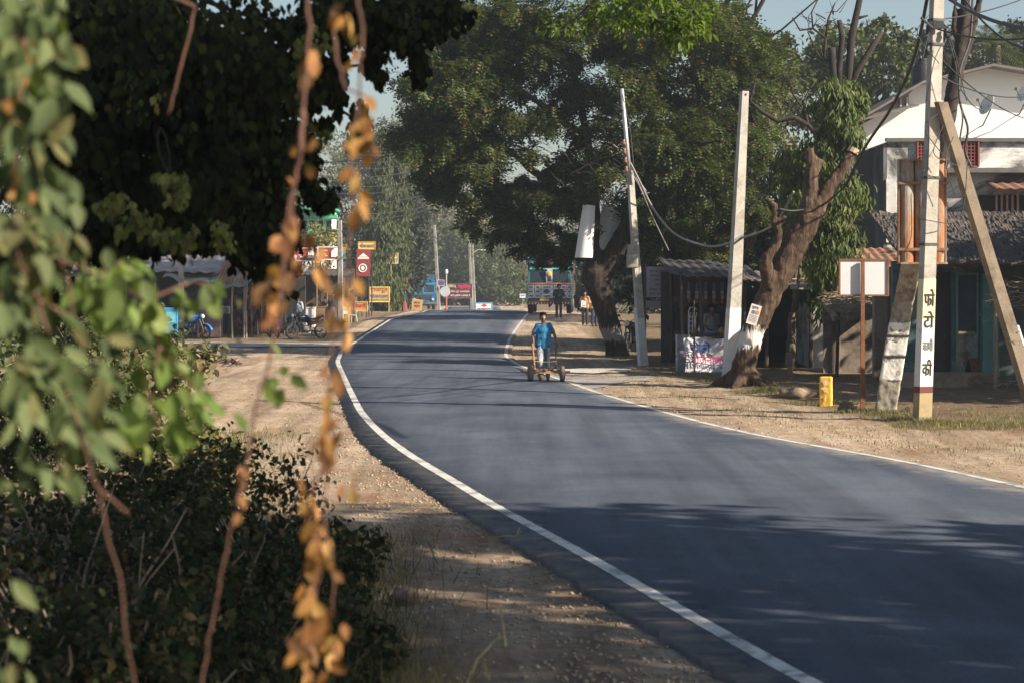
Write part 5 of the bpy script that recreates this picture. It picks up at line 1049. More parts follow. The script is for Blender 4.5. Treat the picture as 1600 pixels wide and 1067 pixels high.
for k, px in enumerate((583,596,612)): mb = MB(); mb.box((X(px),-.04,1.4), (.5,.08,2.4)); mb.build('door', DWOOD, t)
mb = MB(); mb.box((0,1.8,Z(418)), (68/s,4.6,.2)); mb.build('roof', M('roof_sheet', (.16,)*3), t)
# teal and orange totem on the pole
p, X, Z, s = frame_at(535, 96); t = thing('hanging_sign', 'small stack of orange, teal and blue signs hung on the concrete pole', 'sign', p)
for n_, (y0,y1,m_) in enumerate(((386,392,ORS),(392,405,M('teal_sign', (.10,.35,.33), .7, .3, 6, 0)),(409,420,M('blue_sign', (.06,.12,.30), .7, .5, 9, 0)))): mb = MB(); mb.box((0,0,Z((y0+y1)/2)), (10/s,.06,(y1-y0)/s)); mb.build('panel', m_, t)
mb = MB(); mb.tube([(-.2,.08,-.1),(-.2,.08,Z(386))], .04, 6); mb.build('post', DARKMET, t)
# plastic chair
def chair(px, d, rz, label, mat):
    c = thing('plastic_chair', label, 'chair', onG(px, d), rz)
    mb = MB(); mb.grid(lambda u, v: (-.24+.48*u, -.22+.44*v, .43+.02*math.cos(PI*u)), 6, 6, .03); mb.build('seat', mat, c, True)
    mb = MB(); mb.grid(lambda u, v: (-.24+.48*u, .22+.08*v+.05*math.cos((u-.5)*PI), .43+.42*v*(1-.25*(2*u-1)**2)), 8, 6, .03); mb.build('backrest', mat, c, True)
    for a in (-1,1):
        for b in (-1,1): mb = MB(); mb.post((a*.26,b*.25,0), (a*.21,b*.19,.43), .03, .05); mb.build('leg', mat, c)
        mb = MB(); mb.tube([(a*.24,-.22,.43),(a*.27,-.20,.64),(a*.26,.22,.66)], .022, 6); mb.build('armrest', mat, c)
PLG = M('pale_green_plastic', (.30,.36,.32), .4, .05, 5, 0)
chair(547, 97, .7, 'pale green plastic chair on the bare earth near the standing woman', PLG)
# metal sheets hung in the shade tree
def hang(x, label, pts, d, mat, bend=.12):
    c = W(sum(q[0] for q in pts)/4, sum(q[1] for q in pts)/4, d); o_ = MB(); P = [W(q[0], q[1], d)-c for q in pts]
    def f(u, v): a = P[0].lerp(P[1], u); b = P[3].lerp(P[2], u); r_ = a.lerp(b, v); return r_+Vector((0, -bend*math.sin(PI*u), 0))
    n0 = len(o_.V); n = 14
    for k in (0,1):
        for i in range(n+1):
            for j in range(5): q = f(i/n, j/4); o_.V.append((q.x, q.y+k*.012, q.z))
    for k in (0,1):
        for i in range(n):
            for j in range(4): a = k*(n+1)*5+i*5+j; fc = (a, a+1, a+6, a+5); o_.F.append(fc if k else fc[::-1])
    o = o_.build('hanging_sheet', mat, None, True); o.location = c; props(o, label, 'sheet', 'pale sheets hung on the shade tree')
SHT = M('white_flex_sheet', (.72,.73,.74), .55, .06, 2, .05)
hang(0, 'tall pale sheet hung on the left side of the shade tree trunk', [(911,320),(930,322),(926,403),(898,403)], 58.6, SHT)
hang(0, 'pale sheet hung between the forks of the shade tree', [(942,318),(972,335),(960,402),(925,402)], 60.2, SHT)
hang(0, 'slim pale sheet showing right of the forked trunk', [(982,345),(986,362),(976,398),(966,398)], 60.8, SHT, .05)
hang(0, 'smaller grey sheet hung low behind the shade tree trunk', [(914,406),(935,406),(935,446),(909,446)], 60.4, M('grey_flex_sheet', (.45,.46,.47), .6, .08, 3, 0))
hang(0, 'small grey sheet right of the trunk, low', [(952,418),(957,418),(957,443),(948,443)], 60.6, _mc['grey_flex_sheet'], .03)

# ================================================================ distant poles and wires
def simple_pole(x0, y0, x1, y1, d, w0, label, name='concrete_pole', lamp=None, extra=None):
    b = onG(x0, d); tp = W(x1, y1, d)-b; th = thing(name, label, 'pole', b); mb = MB(); mb.post((0,0,-.2), tp, w0, w0*.65, w0*.7, w0*.45, -.2); mb.build('shaft', CONC, th)
    mb = MB(); mb.box(tp+Vector((0,0,-.5)), (1.2,.08,.08)); mb.build('cross_arm', DARKMET, th)
    if lamp: mb = MB(); mb.tube([tp*.86, tp*.88+Vector((.5,0,.15)), tp*.88+Vector((.9,0,.15))], .03, 6); mb.box(tp*.88+Vector((1.0,0,.13)), (.5,.16,.10)); mb.build('lamp_arm', M('grey_lamp', (.5,.52,.54), .5), th)
    return th
simple_pole(686,487,679,352, 200, .34, 'leaning concrete pole rising behind the blue lorry')
simple_pole(738,487,733,372, 192, .26, 'left one of the twin poles beside the maroon board')
simple_pole(742,487,738,380, 190, .24, 'right one of the twin poles with a street lamp arm, beside the maroon board', 'lamp_post', lamp=1)
simple_pole(829,487,824,383, 160, .26, 'slim pole just left of the decorated lorry')
simple_pole(533,500,531,345, 95, .26, 'concrete pole between the red banners and the hanging sign stack')
t = simple_pole(283,540,283,325, 67, .19, 'square concrete pole in front of the left sheds, seen through the leaves'); mb = MB(); q = W(283,404,67)-t.location; mb.box(q+Vector((0,.12,0)), (.42,.10,.60)); mb.build('box', STEEL, t)
def wire(a, b, sag, r, name='cable', label='', group=None, n=24, mid=None):
    a, b = Vector(a), Vector(b); P = []
    for i in range(n+1): u = i/n; q = a.lerp(b, u); q.z -= 4*sag*u*(1-u); P.append(q-a)
    mb = MB(); mb.tube(P, r, 5); o = mb.build(name, WIRE, None, True); o.location = a; return props(o, label, 'cable', group)
def pathwire(pts, r, label, group=None, k=8, mat=None):
    P = [W(*q) for q in pts]; Q = []
    for i in range(len(P)-1):
        p0, p1, p2, p3 = P[max(0,i-1)], P[i], P[i+1], P[min(len(P)-1,i+2)]
        for j in range(k): u = j/k; Q.append(.5*((2*p1)+(p2-p0)*u+(2*p0-5*p1+4*p2-p3)*u*u+(3*p1-p0-3*p2+p3)*u**3))
    Q.append(P[-1]); a = Q[0]; mb = MB(); mb.tube([q-a for q in Q], r, 6); o = mb.build('cable', mat or WIRE, None, True); o.location = a; return props(o, label, 'cable', group)
GW = M('grey_cable', (.22,.20,.18), .7, .2, 5, 0)
pathwire([(1452,-20,31.7),(1430,85,33),(1395,165,35),(1352,230,38),(1322,290,40.8)], .030, 'thick black cable dropping from the lettered pole to the lopped tree')
pathwire([(1322,290,40.8),(1290,318,41.2),(1268,326,41.4),(1238,330,41.3),(1218,327,41)], .022, 'black cable slung round the limbs of the lopped tree')
pathwire([(1240,300,43),(1215,345,44),(1190,362,45),(1160,372,45.5),(1120,385,48),(1085,380,49.5),(1050,362,50.5),(1020,325,51.5),(1000,285,52.2),(985,255,52.5)], .028, 'thick cable sagging between the leaning pole and the bare pole', mat=GW)
pathwire([(990,268,52.4),(1003,300,52.4),(1020,340,53),(1045,392,53.5)], .018, 'thin cable running from the leaning pole down to the notice board', mat=GW)
pathwire([(972,172,52.5),(950,165,60),(900,172,75),(830,200,95),(740,222,110),(650,238,120),(560,250,125),(420,262,125)], .045, 'long black cable crossing over the road from the leaning pole')
pathwire([(972,148,52.5),(984,200,52.6),(990,260,52.5)], .012, 'short loose wire along the top of the leaning pole')
for k in range(9): y = 205+k*13+rr.uniform(-3,3); wire(W(430,y+20,112+k), W(700,y+rr.uniform(-4,4)+10,150+k*2), .9, .022, 'cable', 'thin wire stretched across the distant road', 'thin wires over the distant road')
wire(W(679,370,200), W(735,385,192), .8, .04, label='wire between the leaning pole behind the lorry and the twin poles'); wire(W(740,400,190), W(824,392,160), 2.2, .035, label='drooping wire from the twin poles to the slim pole')
for k, (a, b, sag, r) in enumerate((((1462,45,31.7),(1640,55,30),.12,.014),((1470,-10,31.7),(1660,50,24),.15,.03),((1462,32,31.7),(1640,-20,40),.1,.012),((1466,60,31.8),(1541,170,58),.4,.012),((1468,90,31.8),(1640,190,50),.3,.012),((1470,120,31.8),(1640,140,44),.25,.012),((1500,-10,36),(1640,80,33),.3,.02))):
    wire(W(*a), W(*b), sag, r, label=['slack wire leaving the lettered pole to the right','thick black cable crossing the top right corner','thin wire rising right from the lettered pole','thin wire from the lettered pole to the left satellite dish','thin wire falling across the white gable','nearly level wire across the white gable','cable from the dark trunk to the top right corner'][k])
pathwire([(1520,-10,35.8),(1516,60,35.6),(1500,110,35.4),(1500,160,35.3),(1512,200,35.2),(1508,235,35.2),(1518,262,35.2)], .022, 'loose black cable hanging before the white gable')
pathwire([(1502,165,35.3),(1504,190,35.2),(1500,225,35.2),(1512,250,35.2)], .016, 'short hanging cable loop over the brace pole')
for k in range(9):
    x = 1452+rr.uniform(-12,40); y = rr.uniform(20,240); pathwire([(x,y,31.6),(x+rr.uniform(-25,25),y+rr.uniform(20,50),31.5),(x+rr.uniform(-30,30),y+rr.uniform(60,110),31.6)], .007, 'fine tangled wire hanging round the lettered pole', 'fine tangled wires round the lettered pole')
pathwire([(1444,265,31.5),(1432,330,31.6),(1452,345,31.4),(1500,340,31.8),(1512,250,31.8)], .008, 'thin wire looped below the brace joint')
# dark trunk carrying cables
p = onG(1444, 36); b0 = p; t = thing('dead_tree', 'dark leaning dead trunk hung with cables behind the lettered pole', 'tree', p); mb = MB()
px_tube(mb, [(1444,612),(1450,450),(1462,300),(1478,200),(1492,130),(1504,60),(1512,-30)], 36, [11,11,12,13,12,9,7]); px_tube(mb, [(1492,130),(1515,60),(1528,10),(1540,-30)], 36, [9,7,6,5]); px_tube(mb, [(1500,90),(1490,40),(1494,-10)], 36, [5,4,3]); remesh(mb, .03, 1, .02, 6).build('trunk', BARK_D, t, True)
# ================================================================ people
SKIN = M('skin_brown', (.155,.075,.043), .55, .08, 9, 0); HAIR = M('black_hair', (.009,.008,.007), .9, .3, 30, .3, spec=.08); EYE = M('eye_dark', (.01,.008,.008), .3, 0, 5, 0); LIP = M('lip_brown', (.13,.045,.035), .5, 0, 5, 0); EYEW = M('eye_white', (.45,.42,.38), .3, 0, 5, 0)
def person(label, loc, rz, H, J, parts, vox=.019, hairstyle='short', group=None, sex='m'):
    """J: joints in a 1.7 m frame, facing -Y. parts: clothing list"""
    k = H/1.7; D = dict(hl=(-.09,0,.90), hr=(.09,0,.90), kl=(-.10,-.01,.49), kr=(.10,-.01,.49), al=(-.10,.02,.09), ar=(.10,.02,.09), sl=(-.175,0,1.40), sr=(.175,0,1.40), el=(-.22,.02,1.13), er=(.22,.02,1.13), wl=(-.23,-.04,.88), wr=(.23,-.04,.88), hd=(0,-.015,1.585), nk=(0,0,1.44), ch=(0,0,1.25), be=(0,-.01,1.05), fist=0); D.update(J)
    V_ = {a: Vector(b)*k for a, b in D.items() if isinstance(b, tuple)}
    t = thing('person', label, 'person', loc, rz, group); b = MB(); r = lambda v: v*k
    hd = V_['hd']
    # torso
    b.cap(V_['hl']+Vector((0,0,.02)), r(.10), V_['hr']+Vector((0,0,.02)), r(.10)); b.cap(V_['be']-Vector((r(.04),0,0)), r(.095), V_['be']+Vector((r(.04),0,0)), r(.095)); b.cap((V_['hl']+V_['hr'])/2, r(.11), V_['be'], r(.10)); b.cap(V_['be'], r(.10), V_['ch'], r(.115))
    b.cap(V_['ch']-Vector((r(.06),0,0)), r(.105), V_['ch']+Vector((r(.06),0,0)), r(.105)); b.cap(V_['ch'], r(.12), (V_['sl']+V_['sr'])/2, r(.075)); b.cap(V_['sl'], r(.055), V_['sr'], r(.055)); b.cap((V_['sl']+V_['sr'])/2, r(.065), V_['nk']+Vector((0,0,r(.03))), r(.052)); b.cap(V_['nk'], r(.052), hd, r(.05))
    for s_ in 'lr':
        S_, E_, W_, Hh, K_, A_ = (V_[c+s_] for c in 'sewhka')
        b.cap(S_, r(.052), E_, r(.038)); b.cap(E_, r(.040), W_, r(.026)); b.cap(Hh, r(.088), K_, r(.056)); b.cap(K_, r(.056), A_, r(.038)); m_ = K_.lerp(A_, .3)+Vector((0,r(.02),0)); b.cap(K_, r(.05), m_, r(.055)); b.cap(m_, r(.055), A_, r(.036))
        toe = A_+Vector((r(.01)*(-1 if s_ == 'l' else 1), -r(.14), -r(.055))); b.cap(A_+Vector((0,r(.025),-r(.045))), r(.036), toe, r(.030)); b.cap(toe, r(.032), toe+Vector((0,-r(.035),-r(.005))), r(.024))
        for q in range(5): b.cap(toe+Vector((r(-.028+.014*q),-r(.03),-r(.006))), r(.012), toe+Vector((r(-.030+.015*q),-r(.062-.004*abs(q-1)),-r(.010))), r(.009), 6)
        # hand: palm and five fingers
        dv = (W_-E_).normalized(); hx = V_.get('hdir'+s_); dv = Vector(D['hdir'+s_]).normalized() if 'hdir'+s_ in D else dv
        sd = Vector((0,-1,0)); sd = (sd-dv*sd.dot(dv)).normalized(); up = dv.cross(sd); pl = W_+dv*r(.085)
        b.cap(W_, r(.026), W_+dv*r(.04), r(.03)); b.cap(W_+dv*r(.04)+sd*r(.02), r(.019), pl+sd*r(.024), r(.017)); b.cap(W_+dv*r(.04)-sd*r(.02), r(.019), pl-sd*r(.026), r(.016)); b.cap(W_+dv*r(.04), r(.02), pl, r(.018))
        curl = 1.5 if D['fist'] else .55; inn = up*(1 if s_ == 'l' else -1)
        for q, L in enumerate((.068,.076,.072,.058)):
            o0 = pl+sd*r(.030-.020*q); d1 = (dv*math.cos(curl*.5)+inn*math.sin(curl*.5)); d2 = (dv*math.cos(curl*1.3)+inn*math.sin(curl*1.3)); p1 = o0+d1*r(L*.5); p2 = p1+d2*r(L*.5); b.cap(o0, r(.0095), p1, r(.009), 6); b.cap(p1, r(.009), p2, r(.0075), 6)
        o0 = W_+dv*r(.035)+sd*r(.024); p1 = o0+(sd*.75+dv*.5+inn*.4).normalized()*r(.036); b.cap(o0, r(.012), p1, r(.011), 6); b.cap(p1, r(.011), p1+(dv*.8+inn*.5).normalized()*r(.028), r(.009), 6)
    # head
    tl = D.get('tilt', 0); tu = D.get('turn', 0); R = Matrix.Rotation(tu, 3, 'Z') @ Matrix.Rotation(tl, 3, 'X')
    def hp(x, y, z): return hd+R @ (Vector((x, y, z))*k)
    h = MB(); h.sphere((0,0,r(.025)), (r(.076),r(.094),r(.095)), 18, 12); h.sphere((0,-r(.018),-r(.045)), (r(.056),r(.068),r(.068)), 16, 10); h.sphere((0,-r(.055),-r(.085)), (r(.026),r(.024),r(.022)), 10, 8)
    h.cap((0,-r(.092),r(.008)), r(.010), (0,-r(.106),-r(.022)), r(.014), 8); h.sphere((r(.014),-r(.094),-r(.026)), r(.010), 8, 6); h.sphere((-r(.014),-r(.094),-r(.026)), r(.010), 8, 6)
    h.cap((-r(.018),-r(.083),-r(.056)), r(.009), (r(.018),-r(.083),-r(.056)), r(.009), 8); h.cap((-r(.035),-r(.080),r(.022)), r(.009), (r(.035),-r(.080),r(.022)), r(.009), 8)
    for s_ in (-1,1): h.sphere((s_*r(.077),r(.002),-r(.005)), (r(.012),r(.018),r(.030)), 10, 8); h.sphere((s_*r(.04),-r(.062),-r(.022)), (r(.022),r(.022),r(.02)), 8, 6)
    b.add([hp(*(Vector(v)/k)) for v in h.V], h.F)
    bm_ = remesh(b, vox*k, 2); o = bm_.build('body', [SKIN, EYE, LIP, EYEW], t, True)
    eyes = [hp(s_*.030,-.082,.006) for s_ in (-1,1)]; mo = hp(0,-.094,-.056)
    for f_ in o.data.polygons:
        c = f_.center
        for e in eyes:
            dd = (c-e).length
            if dd < r(.010): f_.material_index = 1
            elif dd < r(.016): f_.material_index = 3
        if abs((R.inverted() @ (c-mo)).x) < r(.022) and (c-mo).length < r(.026) and abs((R.inverted() @ (c-mo)).z) < r(.008): f_.material_index = 2
    # hair
    hm = MB(); hm.sphere((0,r(.010),r(.050)), (r(.092),r(.108),r(.100)), 18, 12); hm.sphere((0,r(.035),-r(.005)), (r(.078),r(.072),r(.075)), 14, 10); hm.sphere((0,-r(.052),r(.095)), (r(.066),r(.052),r(.045)), 12, 8)
    if hairstyle == 'long': hm.sphere((0,r(.085),-r(.02)), (r(.05),r(.045),r(.05)), 12, 8)
    hm.V = [tuple(hp(*(Vector(v)/k))) for v in hm.V]
    def cut(v): q = R.inverted() @ (Vector(v)-hd); return q
    hr = remesh(hm, .012*k, 1, .006, 60); keep = [i for i, f_ in enumerate(hr.F) if not any((lambda q: q.y < -r(.040) and q.z < r(.042))(cut(hr.V[j])) for j in f_)]; hr.F = [hr.F[i] for i in keep]; hr.build('hair', HAIR, t, True)
    # clothes
    for c in parts:
        m = MB(); kind, mat = c[0], c[1]; e = r(.011)
        if kind in ('shirt','shirt_long'):
            hem = c[2] if len(c) > 2 else .84; m.cap(V_['sl'], r(.055)+e, V_['sr'], r(.055)+e); m.cap(V_['ch']-Vector((r(.06),0,0)), r(.107)+e, V_['ch']+Vector((r(.06),0,0)), r(.107)+e); m.cap(V_['ch'], r(.122)+e, (V_['sl']+V_['sr'])/2, r(.075)+e)
            m.cap(V_['ch'], r(.128)+e, V_['be'], r(.118)+e)
            for sgn in (-1,1): m.cap(V_['ch']+Vector((sgn*r(.07),0,0)), r(.10)+e, Vector((V_['hl'].x if sgn < 0 else V_['hr'].x, V_['hl'].y, 0))*1.0+Vector((sgn*r(.02),0,r(hem+.09))), r(.105)+e)
            m.cap(V_['be'], r(.11)+e, (V_['hl']+V_['hr'])/2+Vector((0,0,r(hem-.90+.09))), r(.115)+e)
            for s_ in 'lr': m.cap(V_['s'+s_], r(.052)+e, V_['s'+s_].lerp(V_['e'+s_], c[3] if len(c) > 3 else .72), r(.052)+e)
            if kind == 'shirt_long':
                for s_ in 'lr': m.cap(V_['s'+s_].lerp(V_['e'+s_],.7), r(.058)+e*.8, V_['e'+s_], r(.050)+e*.5); m.cap(V_['e'+s_], r(.048)+e*.5, V_['e'+s_].lerp(V_['w'+s_], .92), r(.034)+e*.4)
            rm = remesh(m, .013*k, 2, .010, 9)
            # cut hem flat and open the collar
            zh = r(hem); rm.V = [(v[0], v[1], max(v[2], zh)) for v in rm.V]; nk = V_['nk']
            if kind == 'shirt': rm.F = [f_ for f_ in rm.F if not (lambda q: q.z > r(1.37) and abs(q.x) < (q.z-r(1.37))*.9 and q.y < 0)(Vector(rm.V[f_[0]]))]
            rm.build('shirt', mat, t, True)
        if kind == 'trousers':
            m.cap(V_['hl']+Vector((0,0,r(.03))), r(.100)+e*.6, V_['hr']+Vector((0,0,r(.03))), r(.100)+e*.6)
            for s_ in 'lr': m.cap(V_['h'+s_], r(.092)+e*.6, V_['k'+s_], r(.066)+e*.6); m.cap(V_['k'+s_], r(.066)+e*.6, V_['a'+s_]+Vector((0,0,r(c[2] if len(c) > 2 else .03))), r(.052)+e*.7)
            remesh(m, .013*k, 2, .008, 11).build('trousers', mat, t, True)
        if kind == 'skirt':
            n = 28
            def f(u, v): a = 2*PI*u; rad = r(.13+.09*v+.018*math.sin(a*7)*v); return (rad*1.25*math.cos(a), rad*math.sin(a), r(.98-.94*v))
            m.grid(f, 56, 10, 0); m.build('skirt', mat, t, True)
        if kind == 'shawl':
            m.cap(V_['sl']+Vector((0,0,r(.03))), r(.065)+e, V_['hr']+Vector((r(.03),-r(.05),r(.12))), r(.06)+e); m.cap(V_['sl'], r(.07)+e, V_['el'], r(.06)+e); m.cap(V_['ch']-Vector((0,r(.02),0)), r(.13)+e, V_['be'], r(.12)+e); remesh(m, .014*k, 2, .012, 10).build('shawl', mat, t, True)
        if kind == 'sandals':
            for s_ in 'lr': A_ = V_['a'+s_]; m.box(A_+Vector((0,-r(.065),-r(.078))), (r(.085),r(.25),r(.018)), bev=.004); m.tube([A_+Vector((-r(.04),-r(.12),-r(.07))), A_+Vector((0,-r(.12),-r(.022))), A_+Vector((r(.04),-r(.12),-r(.07)))], r(.009), 6)
            m.build('sandals', mat, t)
        if kind == 'cap':
            m.sphere((0,r(.01),r(.06)), (r(.09),r(.105),r(.08)), 14, 10); m.V = [tuple(hp(*(Vector(v)/k))) for v in m.V]; m.build('cap', mat, t, True)
    return t, V_, k
CL = lambda n, c, v=.15: M(n, c, .85, v, 7, .25)
# boy with the cart
bp_ = onG(849, 44.0); bp_.z = roadz(bp_.x, bp_.y)
J = dict(hl=(-.085,0,.885), hr=(.085,0,.885), kl=(-.085,-.10,.50), kr=(.095,.0,.48), al=(-.075,.03,.095), ar=(.10,-.16,.085), sl=(-.155,.0,1.36), sr=(.155,-.01,1.38), el=(-.265,.03,1.13), er=(.285,.01,1.13), wl=(-.255,-.10,.93), wr=(.335,-.11,.93), hdirl=(0,-.5,-.85), hdirr=(.1,-.5,-.85), ch=(0,0,1.23), hd=(-.01,-.03,1.565), nk=(0,0,1.42), tilt=-.12, fist=1)
boy, BV, bk = person('boy in a blue short sleeved shirt and pale jeans pushing a low wooden cart', bp_, .05, 1.50, J,
    [('shirt', CL('blue_cloth', (.013,.135,.28), .35), .80, .66), ('trousers', M('faded_denim', (.50,.54,.58), .9, .35, 2.5, .3, stain=(.05,.08,.13), stain_amt=.75, stretch=(3,1,1))), ('sandals', BLACK)], vox=.0095)
# the cart he pushes
cp = bp_+Vector((.05,-.42,0)); t = thing('push_cart', 'home made low wooden cart on small rubber wheels pushed by the boy', 'cart', cp, .05); CW = M('cart_wood', (.36,.20,.11), .85, .3, 6, .4, stretch=(.6,4,4)); sF = F/44
wr_ = .175
def wheel(x, y, r_, w_): 
    mb = MB(); mb.tube([(x-w_/2,y,r_),(x-w_/2+.012,y,r_),(x+w_/2-.012,y,r_),(x+w_/2,y,r_)], [r_*.86,r_,r_,r_*.86], 24); ty = mb.build('wheel', M('dusty_rubber', (.13,.105,.085), .9, .3, 9, .3), t, True)
    mb = MB(); mb.tube([(x-w_/2-.01,y,r_),(x+w_/2+.01,y,r_)], r_*.5, 18); mb.build('rim', M('wheel_wood', (.42,.30,.20), .9, .2, 9, .2), ty); mb = MB(); mb.tube([(x-w_/2-.04,y,r_),(x+w_/2+.04,y,r_)], .018, 8); mb.build('hub', RUST, ty)
wheel(-.34,0,wr_,.12); wheel(.36,0,wr_,.10); wheel(-.10,.12,.13,.10)
mb = MB(); mb.box((.02,0,wr_+.03), (1.02,.07,.055)); mb.build('axle_beam', CW, t); mb = MB(); mb.box((.02,.22,wr_+.06), (.80,.06,.045)); mb.build('rear_beam', CW, t)
for x in (-.22,.0,.2): mb = MB(); mb.box((x,.11,wr_+.085), (.07,.36,.025)); mb.build('slat', CW, t)
for s_, hand in ((-1,'wl'),(1,'wr')):
    hw_ = BV[hand]+Vector((0,.42,0))+Vector((-.05,-.07,-.07)); lo = Vector((s_*.24 if s_ < 0 else .22, .05, wr_+.08)); mb = MB(); mb.tube([lo, lo.lerp(hw_,.5)+Vector((0,.01,0)), hw_, hw_+(hw_-lo).normalized()*.07], .019, 8); mb.build('handle', M('handle_wood', (.38,.17,.08), .8, .2, 5, .2) if s_ < 0 else DWOOD, t)
mb = MB(); mb.tube([(-.24,.10,.44),(-.08,.10,.425),(.08,.10,.42),(.24,.10,.44)], .007, 6); mb.build('rope', M('yellow_rope', (.6,.5,.2), .8), t)
# others
q = onG(873, 100); person('man in black standing with folded arms before the decorated lorry', q, .15, 1.72, dict(el=(-.26,.0,1.15), er=(.26,0,1.15), wl=(-.02,-.15,1.17), wr=(.03,-.16,1.12), hdirl=(1,-.1,0), hdirr=(-1,-.1,0)), [('shirt_long', CL('black_cloth', (.018,.02,.025)), .84), ('trousers', CL('charcoal_cloth', (.02,.022,.026))), ('sandals', CL('grey_leather', (.15,.17,.2)))])
q = onG(914, 92); person('man in a tan shirt holding white papers beside the shade tree', q, -.3, 1.60, dict(wl=(-.10,-.22,1.05), wr=(.08,-.24,1.02), el=(-.23,-.02,1.12), er=(.22,-.02,1.12), hdirl=(.6,-.7,0), hdirr=(-.6,-.7,0), tilt=-.25), [('shirt', CL('tan_cloth', (.38,.20,.10)), .84, .9), ('trousers', CL('charcoal_cloth', (.02,)*3)), ('sandals', BLACK)])
o_ = MB(); o_.grid(lambda u, v: (-.12+.24*u, -.02+.03*math.sin(u*3), -.15+.30*v+.02*math.sin(u*5)), 6, 6, .01); o_.V = [(v[0], v[2]*.4, v[2]) for v in o_.V]; ob = o_.build('paper', WHS, None); ob.location = q+Vector((-.07,-.27,1.02)); props(ob, 'crumpled white papers held by the man in the tan shirt', 'papers')
ob.location.z = q.z+1.02
q = onG(928.5, 92.5); person('man in a pale yellow shirt standing close behind the shade tree trunk', q, .5, 1.62, dict(), [('shirt', CL('pale_yellow_cloth', (.42,.36,.22)), .84, .8), ('trousers', CL('navy_cloth', (.02,.03,.06))), ('sandals', BLACK)])
q = onG(520, 97); person('woman in black top and long grey skirt standing by the left shops', q, .2, 1.62, dict(el=(-.24,-.04,1.16), wl=(-.16,-.20,1.30), hdirl=(.4,-.2,.9)), [('shirt_long', CL('black_cloth', (.02,)*3), .80), ('skirt', CL('grey_skirt', (.12,.10,.105), .3)), ('sandals', BLACK)], hairstyle='long')
q = onG(527, 97.6); person('person with a cream cloth over the shoulder standing beside the woman in black', q, -.4, 1.52, dict(), [('shirt_long', CL('cream_cloth', (.50,.42,.32)), .86), ('skirt', CL('brown_skirt', (.10,.075,.07), .3)), ('sandals', BLACK)])
q = onG(632, 150); person('person in a dark top and reddish wrap standing by the blue lorry', q, .6, 1.6, dict(), [('shirt_long', CL('black_cloth', (.02,)*3), .86), ('skirt', CL('red_wrap', (.20,.05,.05), .3)), ('sandals', BLACK)])
q = onG(1112, 53.3); person('stall keeper in a pale shirt behind the food stall counter', q, .3, 1.62, dict(wl=(-.16,-.2,1.0), wr=(.14,-.2,.98), hdirl=(.4,-.8,0), hdirr=(-.4,-.8,0)), [('shirt', CL('pale_shirt', (.26,.27,.28)), .84, .9), ('trousers', CL('charcoal_cloth', (.02,)*3)), ('sandals', BLACK)])
q = onG(466, 84.5); person('person in a red cap and pale blue shirt in the cluttered left shed', q, -.5, 1.6, dict(), [('shirt', CL('sky_cloth', (.35,.42,.52)), .84, .9), ('trousers', CL('charcoal_cloth', (.02,)*3)), ('cap', CL('red_cap', (.5,.04,.05))), ('sandals', BLACK)])

